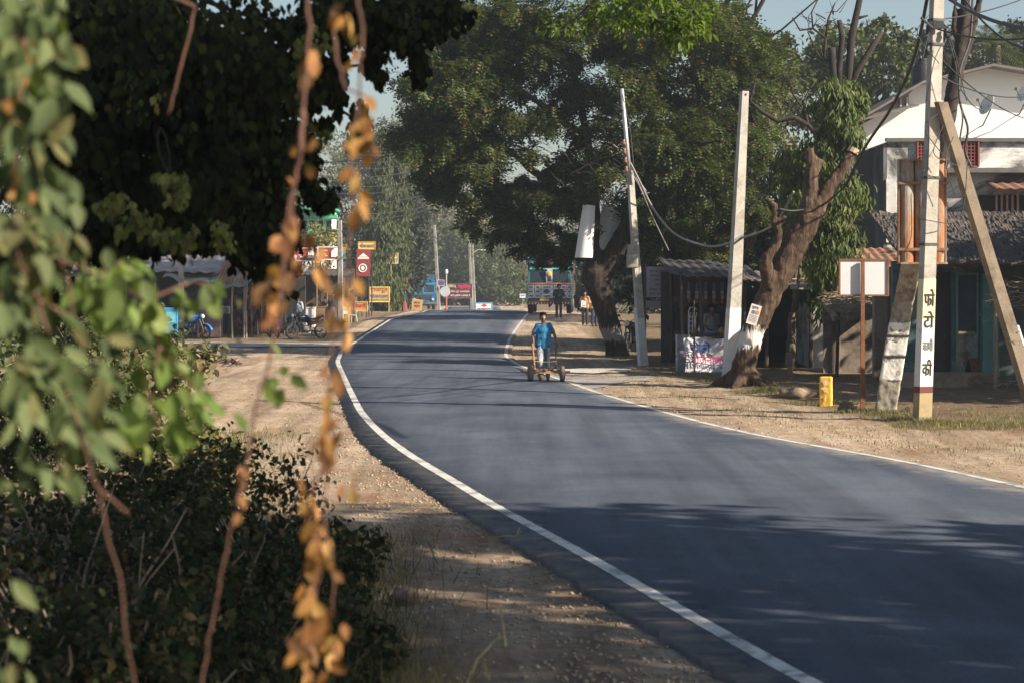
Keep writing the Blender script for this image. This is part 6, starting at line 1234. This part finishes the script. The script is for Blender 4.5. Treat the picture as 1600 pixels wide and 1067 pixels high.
# ================================================================ vehicles
def bike(label, loc, rz, tank, lean=.0, seat=BLACK, mudg=None):
    t = thing('motorbike', label, 'motorbike', loc, rot=(lean,0,rz)); mudg = mudg or tank
    for x, nm in ((.66,'front'),(-.62,'rear')):
        mb = MB(); mb.torus((x,0,.30), .255, .045, nu=28, nv=8); w_ = mb.build('wheel', RUBBER, t, True)
        mb = MB(); mb.torus((x,0,.30), .205, .016, nu=28, nv=6); mb.tube([(x,-.05,.30),(x,.05,.30)], .05, 10)
        for q in range(6): a = PI*q/3; mb.tube([(x,0,.30),(x+.2*math.cos(a),0,.30+.2*math.sin(a))], .012, 5)
        mb.build('rim', DARKMET, w_)
    mb = MB()
    for k in range(9): pass
    mb.grid(lambda u, v: (.66+.33*math.cos(PI*(.05+.65*u)), -.06+.12*v, .30+.33*math.sin(PI*(.05+.65*u))), 12, 3, .008); mb.build('mudguard', mudg, t, True)
    mb = MB(); mb.grid(lambda u, v: (-.62+.34*math.cos(PI*(.35+.6*u)), -.07+.14*v, .30+.34*math.sin(PI*(.35+.6*u))), 12, 3, .008); mb.build('mudguard', BLACK, t, True)
    for y in (-.08,.08): mb = MB(); mb.tube([(.66,y,.30),(.46,y,.82)], [.022,.026], 8); mb.build('fork', DARKMET, t)
    mb = MB(); mb.tube([(.46,0,.85),(.30,0,.72),(-.2,0,.62),(-.55,0,.70)], .03, 8); mb.tube([(.42,0,.74),(.22,0,.35),(-.12,0,.30),(-.22,0,.60)], .024, 8); mb.tube([(-.12,-.1,.32),(-.62,-.1,.30)], .02, 6); mb.tube([(-.12,.1,.32),(-.62,.1,.30)], .02, 6); mb.build('frame', DARKMET, t)
    mb = MB(); mb.box((.06,0,.40), (.32,.24,.26), bev=.05); mb.tube([(.12,0,.48),(.20,0,.62)], .085, 10); 
    for q in range(5): mb.tube([(.115+.016*q,0,.50+.026*q),(.12+.016*q,0,.505+.026*q)], .11, 10)
    mb.build('engine', M('engine_grey', (.12,.12,.13), .45, .2, 9, 0, metal=.7), t)
    mb = MB(); mb.cap((.28,0,.82), .125, (-.02,0,.76), .10, 12); mb.sphere((.16,0,.84), (.24,.14,.11), 14, 8); mb.build('tank', tank, t, True)
    mb = MB(); mb.grid(lambda u, v: (-.05-.68*u, -.14+.28*v, .80+.05*math.sin(PI*v)-.05*math.sin(PI*u)+.09*u*u), 12, 6, .08); mb.build('seat', seat, t, True)
    mb = MB(); mb.prism([(-.10,.52),(-.08,.74),(-.55,.80),(-.72,.86),(-.60,.66),(-.30,.55)], -.11, .11); mb.build('side_panel', tank, t)
    mb = MB(); mb.tube([(.40,-.36,.98),(.42,-.22,1.02),(.44,0,.92),(.42,.22,1.02),(.40,.36,.98)], .014, 6); hb = mb.build('handlebar', DARKMET, t)
    for y in (-1,1): mb = MB(); mb.tube([(.40,y*.28,.99),(.40,y*.38,.98)], .022, 8); mb.build('grip', BLACK, hb); mb = MB(); mb.tube([(.41,y*.2,1.01),(.38,y*.3,1.16)], .007, 5); mb.sphere((.38,y*.31,1.18), (.015,.06,.04), 10, 6); mb.build('mirror', BLACK, hb)
    mb = MB(); mb.sphere((.54,0,.90), (.09,.10,.10), 14, 10); h_ = mb.build('headlight', tank, t, True); mb = MB(); mb.tube([(.60,0,.90),(.635,0,.90)], [.088,.06], 14); mb.build('lens', M('lens_glass', (.5,.52,.55), .1, 0, 5, 0), h_)
    mb = MB(); mb.tube([(.12,-.13,.35),(-.15,-.16,.24),(-.40,-.17,.27),(-.80,-.17,.36)], [.022,.024,.042,.05], 10); mb.build('exhaust', CHROME, t)
    mb = MB(); mb.box((-.78,0,.72), (.04,.12,.08)); mb.build('tail_light', M('red_lens', (.4,.02,.02), .3), t)
    mb = MB(); mb.tube([(-.1,.12,.25),(-.18,.34,-.02)], .014, 6); mb.build('side_stand', DARKMET, t)
    return t
bike('bright blue motorbike parked beside the concrete pole, facing right', onG(300, 77.5), math.radians(-28), M('blue_gloss', (.02,.16,.50), .25, .05, 5, 0), .1)
b2 = bike('black motorbike with a blue cloth on its seat parked on the left verge', onG(480, 78), math.radians(215), M('black_gloss', (.012,.012,.015), .25, .05, 5, 0), .10)
mb = MB(); mb.grid(lambda u, v: (.30-.55*u, -.15+.30*v, .93-.02*u+.03*math.sin(u*9+v*5)-.05*(2*v-1)**2), 14, 8, .012); o = mb.build('blue_cloth', M('blue_cover', (.02,.14,.50), .6, .2, 6, .2), None, True); o.matrix_world = Matrix.Translation(b2.location) @ Matrix.Rotation(math.radians(215),4,'Z') @ Matrix.Rotation(.10,4,'X'); props(o, 'blue cloth thrown over the tank of the black motorbike', 'cloth')
bike('red motorbike half hidden in front of the cluttered left shed', onG(428, 79.5), math.radians(-70), M('red_gloss', (.35,.02,.02), .3, .05, 5, 0), .1)
bike('dark motorbike parked behind the leaning pole under the shade tree', onG(992, 64), math.radians(-110), _mc['black_gloss'], .1)

def truck(label, loc, rz, col, body, decor=False):
    t = thing('lorry', label, 'lorry', loc, rz); Wd = 2.4
    CAB = col
    for x in (-1,1):
        for y, n_ in ((-.9,1),(3.7,2)):
            mb = MB(); mb.tube([(x*(Wd/2-.30),y,.50),(x*(Wd/2-.28),y,.50),(x*(Wd/2-.04),y,.50),(x*(Wd/2-.02),y,.50)], [.42,.50,.50,.42], 24); w_ = mb.build('wheel', RUBBER, t, True); mb = MB(); mb.tube([(x*(Wd/2-.10),y,.50),(x*(Wd/2-.0),y,.50)], .24, 16); mb.build('rim', M('rim_grey', (.3,.3,.32), .5), w_)
    mb = MB(); mb.box((0,1.6,.75), (1.6,6.6,.22)); mb.build('chassis', DARKMET, t)
    # cab: -Y is the front
    pr = [(-1.75,.75),(-1.80,1.55),(-1.60,2.45),(-1.40,2.62),(-.1,2.62),(-.1,.75)]
    mb = MB(); V = []; n = len(pr)
    for x in (-Wd/2+.06, Wd/2-.06): V += [(x, a, b) for a, b in pr]
    mb.add(V, [tuple(range(n))[::-1], tuple(range(n, 2*n))]+[(i, (i+1)%n, (i+1)%n+n, i+n) for i in range(n)]); cabo = mb.build('cab', CAB, t)
    # windscreen (two panes) following the slope
    def scr(x0, x1, z0, z1, e, mat, nm, par):
        ya = lambda z: -1.80+(z-1.55)/.90*.20; m_ = MB(); m_.add([(x0,ya(z0)-e,z0),(x1,ya(z0)-e,z0),(x1,ya(z1)-e,z1),(x0,ya(z1)-e,z1),(x0,ya(z0)+.01,z0),(x1,ya(z0)+.01,z0),(x1,ya(z1)+.01,z1),(x0,ya(z1)+.01,z1)], [(0,1,2,3),(7,6,5,4),(0,4,5,1),(1,5,6,2),(2,6,7,3),(3,7,4,0)]); return m_.build(nm, mat, par)
    scr(-1.02,-.08,1.66,2.36,.012,GLASS,'windscreen',t); scr(.08,1.02,1.66,2.36,.012,GLASS,'windscreen',t)
    for s_ in (-1,1):
        mb = MB(); mb.box((s_*(Wd/2-.055),-.85,1.98), (.02,.85,.60)); dd = MB(); dd.box((s_*(Wd/2-.05),-.85,1.45), (.03,1.0,1.3)); do = dd.build('door', CAB, t); mb.build('window', GLASS, do); mb = MB(); mb.box((s_*(Wd/2-.03),-.5,1.5), (.03,.14,.04)); mb.build('handle', CHROME, do)
        mb = MB(); mb.tube([(s_*1.15,-1.6,1.9),(s_*1.36,-1.75,2.0)], .018, 6); mb.box((s_*1.38,-1.76,1.95), (.14,.05,.34), bev=.02); mb.build('mirror', BLACK, t)
        mb = MB(); mb.tube([(s_*.86,-1.80,.98),(s_*.86,-1.86,.98)], .13, 16); hl = mb.build('headlight', CHROME, t); mb = MB(); mb.tube([(s_*.86,-1.86,.98),(s_*.86,-1.88,.98)], [.11,.08], 16); mb.build('lens', M('lens_glass', (.5,)*3), hl)
    mb = MB(); mb.box((0,-1.92,.62), (Wd,.16,.24), bev=.03); mb.build('bumper', M('bumper_paint', (.10,.10,.11), .6) if not decor else M('bumper_brown', (.10,.07,.05), .7), t)
    g = MB(); g.box((0,-1.80,1.22), (1.5,.05,.42))
    go = g.build('grille', BLACK if not decor else WHS, t); g = MB()
    for k in range(5): g.box((0,-1.835,1.06+.08*k), (1.44,.02,.025))
    g.build('grille_bar', CHROME if not decor else NAVY, go)
    # body
    b0_, b1_, zb, zt = .12, 5.2, 1.0, 3.35 if not decor else 3.1
    mb = MB(); mb.box((0,(b0_+b1_)/2,zb), (Wd,b1_-b0_,.12)); mb.build('cargo_bed', body, t)
    mb = MB()
    for s_ in (-1,1):
        for k in range(9): mb.box((s_*(Wd/2-.03),(b0_+b1_)/2,1.18+k*.22), (.04,b1_-b0_,.15))
        for k in range(7): mb.box((s_*(Wd/2+.015),b0_+.05+k*(b1_-b0_-.1)/6,(zb+zt)/2), (.06,.08,zt-zb))
    mb.build('cargo_side', body, t)
    mb = MB()
    for k in range(9): mb.box((0,b0_+.03,1.18+k*.22), (Wd-.12,.04,.15)); mb.box((0,b1_-.03,1.18+k*.22), (Wd-.12,.04,.15))
    for k in range(3): mb.box((0,b0_+.02,zt-.22+.11*k), (Wd,.04,.03))
    mb.build('cargo_end', body, t)
    mb = MB()
    for z in (zt-.2, zt): 
        for s_ in (-1,1): mb.box((s_*(Wd/2-.03),(b0_+b1_)/2,z), (.05,b1_-b0_,.05))
    mb.build('top_rail', body, t)
    return t, scr, cabo
tk1, _, _ = truck('blue lorry with a high slatted cargo body parked on the left beyond the crest', Vector(((659-800)/F*190, 190, ground_z((659-800)/F*190, 190)+.25)), math.radians(8), M('lorry_blue', (.015,.14,.30), .45, .15, 3, 0), M('cargo_blue', (.02,.09,.18), .6, .2, 2, .1))
mb = MB(); mb.box((0,-1.2,2.72), (2.1,.8,.10), bev=.03); mb.build('roof_rack', M('lorry_blue', (.02,)*3), tk1)
q = Vector(((860-800)/F*108.5, 108.5, .47)); tk, scr, cabo = truck('brightly painted lorry facing the camera with white ornate front and teal trim', q, math.radians(-3), M('lorry_teal', (.03,.12,.125), .5, .2, 3, 0), M('cargo_brown', (.10,.08,.07), .7, .3, 3, .1), True)
WP = M('ornate_white', (.50,.52,.54), .5, .15, 12, 0, stain=(.16,.18,.20), stain_amt=.2); OR_ = M('ornate_orange', (.45,.12,.05), .6, .2, 9, 0); TL = M('ornate_teal', (.04,.36,.34), .5, .2, 9, 0); TRB = M('ornate_dark', (.05,.05,.06), .6, .3, 9, 0)
mb = MB(); mb.box((0,-1.55,2.83), (2.5,.55,.42), bev=.03); hb_ = mb.build('sun_visor', M('visor_teal', (.04,.15,.16), .6, .3, 4, 0), tk); mb = MB(); mb.box((0,-1.84,2.83), (.22,.03,.26)); mb.build('emblem', OR_, hb_); mb = MB()
for k in (-1,1): mb.box((k*.66,-1.835,2.80), (.8,.02,.20))
mb.build('inlay', M('visor_blue', (.08,.18,.28), .6, .4, 12, 0), hb_)
mb = MB(); mb.box((0,-.7,3.35), (2.3,1.2,.7), bev=.04); hb2 = mb.build('sleeper_box', M('sleeper_grey', (.16,.17,.18), .7, .3, 3, 0), tk); mb = MB(); 
for k in (-1,1): mb.box((k*.6,-1.31,3.35), (.75,.03,.36))
mb.build('painted_panel', WP, hb2)
mb = MB(); mb.box((0,-1.80,2.0), (.34,.08,.85)); ps = mb.build('centre_pillar', WP, tk); mb = MB(); mb.sphere((0,-1.86,2.12), (.13,.03,.13), 12, 8); mb.build('medallion', M('ornate_yellow', (.6,.38,.05), .6), ps); mb = MB(); mb.box((0,-1.845,1.98), (.2,.02,.5)); mb.build('inset', TRB, ps)
for k in (-1,1): mb = MB(); mb.box((k*.6,-1.68,2.45), (.92,.03,.16)); mb.build('tinted_strip', M('strip_turquoise', (.06,.45,.42), .5), tk)
mb = MB(); mb.box((0,-1.845,1.60), (2.36,.05,.12)); mb.build('trim', OR_, tk)
mb = MB(); 
for k in range(24): mb.box((-1.15+k*.1,-1.875,1.60), (.05,.02,.06))
mb.build('bead', M('pale_bead', (.6,.45,.35), .6), tk)
for k, (x, w_) in enumerate(((-.98,.34),(-.62,.30),(-.12,.62),(.42,.34),(.78,.30),(1.06,.2))):
    for j, (z, h_) in enumerate(((1.42,.20),(1.18,.22),(.94,.20))): cells = MB(); lines = MB(); cells.box((x,-1.86,z), (w_,.04,h_)); lines.box((x,-1.885,z), (w_*.62,.012,h_*.35)); lines.build('motif', TRB, cells.build('painted_panel', WP, tk))
for s_ in (-1,1): mb = MB(); mb.box((s_*1.17,-1.87,1.15), (.10,.05,.75)); mb.build('corner_trim', TL, tk); mb = MB(); mb.box((s_*1.17,-1.90,1.30), (.10,.02,.12)); mb.build('corner_mark', OR_, tk)
mb = MB(); mb.sphere((-.12,-1.90,1.2), (.15,.03,.12), 12, 8); mb.build('badge', NAVY, tk)
mb = MB(); mb.box((0,-2.02,.56), (2.3,.03,.12)); bs = mb.build('striped_board', M('stripe_dark', (.15,.05,.04), .7), tk); mb = MB()
for k in range(14): mb.box((-1.05+k*.16,-2.04,.56), (.05,.02,.13), rot=Matrix.Rotation(.5,3,'Y'))
mb.build('stripe', M('stripe_pale', (.6,.4,.35), .7), bs)
mb = MB(); mb.box((-.25,-2.03,.74), (.5,.02,.12)); mb.build('number_plate', M('plate_yellow', (.6,.42,.08), .7), tk)

# ================================================================ foreground plants
L_FG = leafmat('leaf_vine', [(.11,.17,.045),(.15,.22,.06),(.09,.13,.04),(.22,.28,.10)], .35, .6)
L_FGD = leafmat('leaf_vine_grey', [(.07,.10,.045),(.10,.13,.06),(.05,.075,.03),(.11,.11,.05)], .2, .7)
L_DRY = leafmat('leaf_dry_orange', [(.27,.13,.045),(.38,.20,.07),(.20,.09,.035),(.46,.28,.11),(.16,.08,.04)], .3, .7)
STM = M('red_stem', (.11,.05,.033), .7, .3, 30, .3)
def vine(name, label, cat, stems, lv, mat, size, T=T_LEAF, mode='droop', smat=STM, rs=.0034):
    b = W(*stems[0][0]); t = thing(name, label, cat, b); mb = MB()
    for st in stems:
        P = [W(*q)-b for q in st]; Q = []
        for i in range(len(P)-1):
            for j in range(6): Q.append(P[i].lerp(P[i+1], j/6)+Vector((rr.uniform(-1,1),rr.uniform(-1,1),0))*.003)
        Q.append(P[-1]); mb.tube(Q, [rs*(1-.5*i/len(Q)) for i in range(len(Q))], 6)
    mb.build('stem', smat, t, True); PP = []; AA = []; NN = []; SS = []
    for px, py, d, rx_, ry_, n, sz, az in lv:
        for _ in range(int(n*1.4)):
            p_ = W(px+rng.normal()*rx_, py+rng.normal()*ry_, d+rng.normal()*.12)-b; PP.append(p_)
            a = Vector(rand_unit(1)[0])*.7+Vector((math.sin(az),0,-math.cos(az))); AA.append(a); nn = Vector(rand_unit(1)[0])*.7+Vector((.35,-.7,.35)); NN.append(nn); SS.append(size*sz*(.7+.6*rng.random()))
    V, Fc = scatter(T, np.array(PP), np.array(AA), np.array(NN), np.array(SS)); fastmesh('leaves', V, Fc, mat, t, True); return t
# hanging creeper at the left edge
vine('climbing_vine', 'leafy creeper hanging down the left edge, close to the camera and out of focus', 'vine', [[(40,-80,3.6),(35,80,3.5),(45,220,3.5),(60,330,3.5)],[(60,330,3.5),(100,420,3.6),(130,560,3.6)]],
     [(30,40,3.5,28,60,26,1.0,.1),(55,150,3.5,26,50,24,1.0,.2),(30,230,3.5,22,50,18,1.0,.2),(60,300,3.5,24,36,18,1,.3),(40,380,3.5,30,30,14,1,.3),(95,370,3.6,18,20,9,.8,.6),(15,120,3.5,20,70,12,1.1,0),(70,40,3.5,16,40,8,.8,.5)], L_FGD, .060, tri_leaf(.26), 'droop')
vine('climbing_vine', 'few dry orange leaves among the creeper at the left edge', 'vine', [[(38,60,3.45),(34,150,3.45),(22,190,3.45),(30,300,3.45),(60,320,3.45)]], [(36,100,3.45,4,22,7,.5,0),(22,190,3.45,6,18,6,.5,0),(55,310,3.45,5,14,4,.5,0),(10,165,3.45,4,6,2,.5,0),(20,270,3.4,8,18,4,.5,0)], L_DRY, .04, T_LEAF)
# sunlit sprig
vine('leafy_branch', 'bright green leafy sprig lit by the sun, left foreground and out of focus', 'branch', [[(-60,330,3.8),(60,390,3.9),(150,430,4.0),(230,470,4.0)],[(150,430,4.0),(190,410,4.0)],[(230,470,4.0),(300,440,4.2),(340,450,4.2)],[(230,470,4.0),(250,540,4.0),(290,590,4.1),(320,620,4.1)],[(250,540,4.0),(230,610,4.0),(245,660,4.0)]],
     [(160,450,4.0,22,22,11,1.05,.2),(215,470,4.0,16,26,10,1,.1),(190,410,4.0,20,12,7,.9,.6),(320,450,4.2,20,10,9,.75,.4),(298,470,4.2,8,8,4,.7,.3),(230,500,4.0,12,20,6,1,.1),(270,570,4.1,20,22,10,.9,.3),(310,630,4.1,24,14,9,.8,.6),(225,640,4.0,20,22,10,1.0,.1),(260,680,4.0,20,12,7,.9,.5),(430,590,4.4,14,26,6,.7,.2),(135,440,4,10,14,4,1,0)], L_FG, .063, tri_leaf(.30))
vine('leafy_branch', 'grey green leafy shoots hanging in the left foreground below the bright sprig', 'branch', [[(20,380,3.4),(60,470,3.5),(90,560,3.5),(120,660,3.5),(150,760,3.5),(185,900,3.5),(215,1120,3.5)],[(60,470,3.5),(120,500,3.6)],[(90,560,3.5),(160,600,3.6)],[(150,760,3.5),(200,800,3.5)]],
     [(30,480,3.5,26,30,14,1,.3),(70,560,3.5,30,26,14,1,.5),(130,570,3.6,24,24,10,1,.7),(20,600,3.4,24,30,10,1,.1),(90,640,3.5,26,24,11,1,.6),(160,660,3.6,26,20,9,.9,.7),(30,720,3.4,24,20,7,1,.4),(110,720,3.5,16,16,5,.9,.2),(180,530,3.6,20,16,7,.9,.8),(60,420,3.5,20,16,6,.9,.4),(15,1000,3.6,20,40,5,.9,.4),(380,470,4.4,10,18,2,.5,.2)], L_FGD, .060, tri_leaf(.22))
# dry vine
vine('dry_vine', 'dangling dry vine with papery orange leaves left of the road, out of focus', 'vine', [[(548,-60,3.9),(566,40,3.9),(560,150,3.9),(548,240,3.9),(552,330,3.9),(540,420,3.9),(520,500,3.9),(512,600,3.9),(518,700,3.9),(505,800,3.9),(498,900,3.9),(480,1000,3.9),(478,1110,3.9)],[(505,800,3.9),(520,880,3.9),(520,960,3.9)],[(518,700,3.9),(490,760,3.9),(480,850,3.9)]],
     [(535,22,3.9,7,16,4,1,0),(556,70,3.9,6,16,3,.9,0),(570,180,3.9,8,18,5,1,.2),(552,215,3.9,8,18,4,1,0),(580,215,3.9,5,14,3,1,0),(556,265,3.9,7,12,3,.9,0),(560,335,3.9,7,12,4,1,0),(497,420,3.9,6,10,3,1,.1),(545,440,3.9,8,14,4,.8,0),(515,500,3.9,9,26,4,.8,0),(540,520,3.9,7,16,3,.8,0),(520,600,3.9,8,18,4,.9,0),(505,680,3.9,9,18,6,.9,0),(523,690,3.9,7,18,5,.9,0),(545,745,3.9,6,12,3,.8,0),(485,790,3.9,8,16,5,1,0),(500,830,3.9,10,18,6,.9,0),(518,860,3.9,8,14,4,.8,0),(485,870,3.9,8,12,4,1,0),(495,930,3.9,14,14,6,1,0),(520,990,3.9,9,18,7,1,0),(470,1000,3.9,8,18,6,1,0),(500,1000,3.9,14,26,7,.9,0),(480,1050,3.9,12,18,5,.8,0)], L_DRY, .043, tri_leaf(.28))
vine('dry_vine', 'bare reddish creeper stem with a few brown leaves beside the dangling dry vine', 'vine', [[(478,-60,3.9),(484,60,3.9),(474,170,3.9),(472,230,3.9),(458,300,3.9),(448,380,3.9),(438,450,3.9),(432,520,3.9),(400,640,3.9),(372,780,3.9),(345,900,3.9),(325,1000,3.9),(312,1110,3.9)],[(520,20,3.95),(525,90,3.95),(540,140,3.95),(570,150,3.95)],[(474,170,3.9),(466,260,3.88),(444,360,3.88),(438,430,3.9)],[(130,-60,3.8),(305,10,5),(280,120,5),(262,180,5)]], [(480,120,3.9,6,60,5,.7,0),(455,330,3.9,10,40,8,.7,0),(435,450,3.9,9,30,8,.7,0),(375,745,3.9,6,10,4,.5,.3),(372,790,3.9,4,8,2,.4,0)], leafmat('leaf_brown', [(.20,.09,.05),(.28,.14,.06),(.16,.09,.05)], .3, .7), .06, T_LEAF, rs=.0045)
# undergrowth
def shrub(label, px, d, h, w_, n, mat, size, T=T_LEAF, mode='rand', grp='undergrowth shrubs at the lower left'):
    b = onG(px, d); t = thing('shrub', label, 'shrub', b, group=grp); mb = MB(); cl = []
    for k in range(7):
        e = Vector((rr.uniform(-w_,w_), rr.uniform(-w_,w_)*.8, h*rr.uniform(.5,.95))); limb(mb, Vector((0,0,0)), e, .012, .004, .15, 5, 4); cl.append((e.x, e.y, e.z*.8, w_*.45, w_*.45, h*.3, 1))
    cl.append((0,0,h*.35,w_*.9,w_*.8,h*.35,2)); mb.build('stem', WOOD, t); foliage('foliage', cl, n, T, size, mat, t, mode, .35, .1); return t
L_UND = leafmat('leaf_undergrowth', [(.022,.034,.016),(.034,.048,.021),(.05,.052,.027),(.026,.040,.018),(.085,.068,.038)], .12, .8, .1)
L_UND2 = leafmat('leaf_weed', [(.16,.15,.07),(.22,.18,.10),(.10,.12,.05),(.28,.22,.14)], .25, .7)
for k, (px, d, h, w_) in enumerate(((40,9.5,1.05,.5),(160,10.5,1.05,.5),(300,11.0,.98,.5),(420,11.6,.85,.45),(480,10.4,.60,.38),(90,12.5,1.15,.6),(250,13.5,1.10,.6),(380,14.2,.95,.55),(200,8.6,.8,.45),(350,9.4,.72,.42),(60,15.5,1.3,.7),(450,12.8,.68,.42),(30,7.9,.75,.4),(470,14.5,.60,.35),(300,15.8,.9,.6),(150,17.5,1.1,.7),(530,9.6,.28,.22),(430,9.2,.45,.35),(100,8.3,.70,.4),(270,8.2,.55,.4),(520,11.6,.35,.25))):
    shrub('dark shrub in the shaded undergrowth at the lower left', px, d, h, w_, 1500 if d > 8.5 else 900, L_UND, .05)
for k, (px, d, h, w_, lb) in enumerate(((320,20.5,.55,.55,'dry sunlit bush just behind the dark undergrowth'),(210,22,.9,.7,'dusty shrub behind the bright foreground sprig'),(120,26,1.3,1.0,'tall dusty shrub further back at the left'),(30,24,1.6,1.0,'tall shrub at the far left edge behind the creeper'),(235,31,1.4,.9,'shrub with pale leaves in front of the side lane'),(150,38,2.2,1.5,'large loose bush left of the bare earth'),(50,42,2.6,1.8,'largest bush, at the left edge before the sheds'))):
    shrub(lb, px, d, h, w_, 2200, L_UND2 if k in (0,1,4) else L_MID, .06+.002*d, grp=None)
def band(y0, y1, spread):
    def f():
        y = rng.uniform(y0, y1); return edgeL(y)-.55-abs(rng.normal())*spread-.1, y
    return f
grass('grass', 'dry grass and weeds along the edge of the undergrowth', 15000, lambda: (lambda y: ((480+rng.normal()*75-800)/F*y, y))(rng.uniform(8.5,17)), .20, leafmat('grass_shade', [(.07,.075,.035),(.16,.14,.08),(.05,.065,.03),(.22,.18,.11)], .25), .008)
grass('grass', 'thin straw coloured grass on the sunlit earth at the left', 5000, lambda: (lambda y: ((330+rng.normal()*70-800)/F*y, y))(rng.uniform(17,30)), .16, GR, .007)
grass('grass', 'long grass stems at the bottom of the picture', 1500, lambda: ((rng.uniform(400,720)-800)/F*9.2, rng.uniform(8.3,10.6)), .40, leafmat('grass_straw', [(.20,.19,.09),(.28,.24,.13)], .3), .006)
pathb = [(780,1060,8.6),(786,1000,8.6),(784,950,8.6)]
t = vine('grass_stalk', 'tall bent straw stalk rising at the bottom centre left of the road', 'plant', [[(720,1090,8.4),(745,1030,8.4),(775,998,8.4),(790,994,8.4)],[(790,1010,8.4),(786,980,8.4),(783,950,8.4)]], [(740,1040,8.4,12,16,5,.5,.5)], leafmat('grass_straw', [(.2,)*3]), .10, T_SLIM, smat=M('straw', (.30,.27,.14), .8), rs=.008)
rb = thing('rubbish', 'small dark clump of sticks and rags lying on the sunlit earth at the left', 'rubbish', onG(356, 53)); mb = MB()
for k in range(28): v = Vector((rr.uniform(-.4,.4), rr.uniform(-.2,.2), rr.uniform(-.05,.2))); c = Vector((rr.uniform(-.2,.2), 0, .08+rr.uniform(0,.12))); mb.tube([c-v*.5, c+v*.5], [.02,.008], 5)
mb.build('sticks', DWOOD, rb)
tw = thing('twig', 'bent pale twig lying on the broken asphalt edge', 'twig', Vector((edgeL(16.8)-.02, 16.8, prof(16.8)+.03))); mb = MB(); mb.tube([(-.22,.05,0),(-.08,-.02,.03),(.02,0,.02),(.05,.04,.10)], .007, 5); mb.tube([(.02,0,.02),(.06,-.03,.07)], .006, 5); mb.build('stem', M('straw', (.3,)*3), tw)

# ================================================================ air
hz_ = MB(); hz_.box((0,340,15.5), (560,760,37)); 
hm, nt, p_, out = nodes('haze_air'); nt.nodes.remove(p_); pv = N(nt, 'ShaderNodeVolumePrincipled'); pv.inputs['Color'].default_value = (.72,.80,.92,1); pv.inputs['Density'].default_value = HAZE; pv.inputs['Anisotropy'].default_value = .3
nt.links.new(pv.outputs[0], out.inputs['Volume'])
if HAZE > 0: props(hz_.build('haze', hm), kind='stuff')

bpy.data.scenes.remove(TMP)
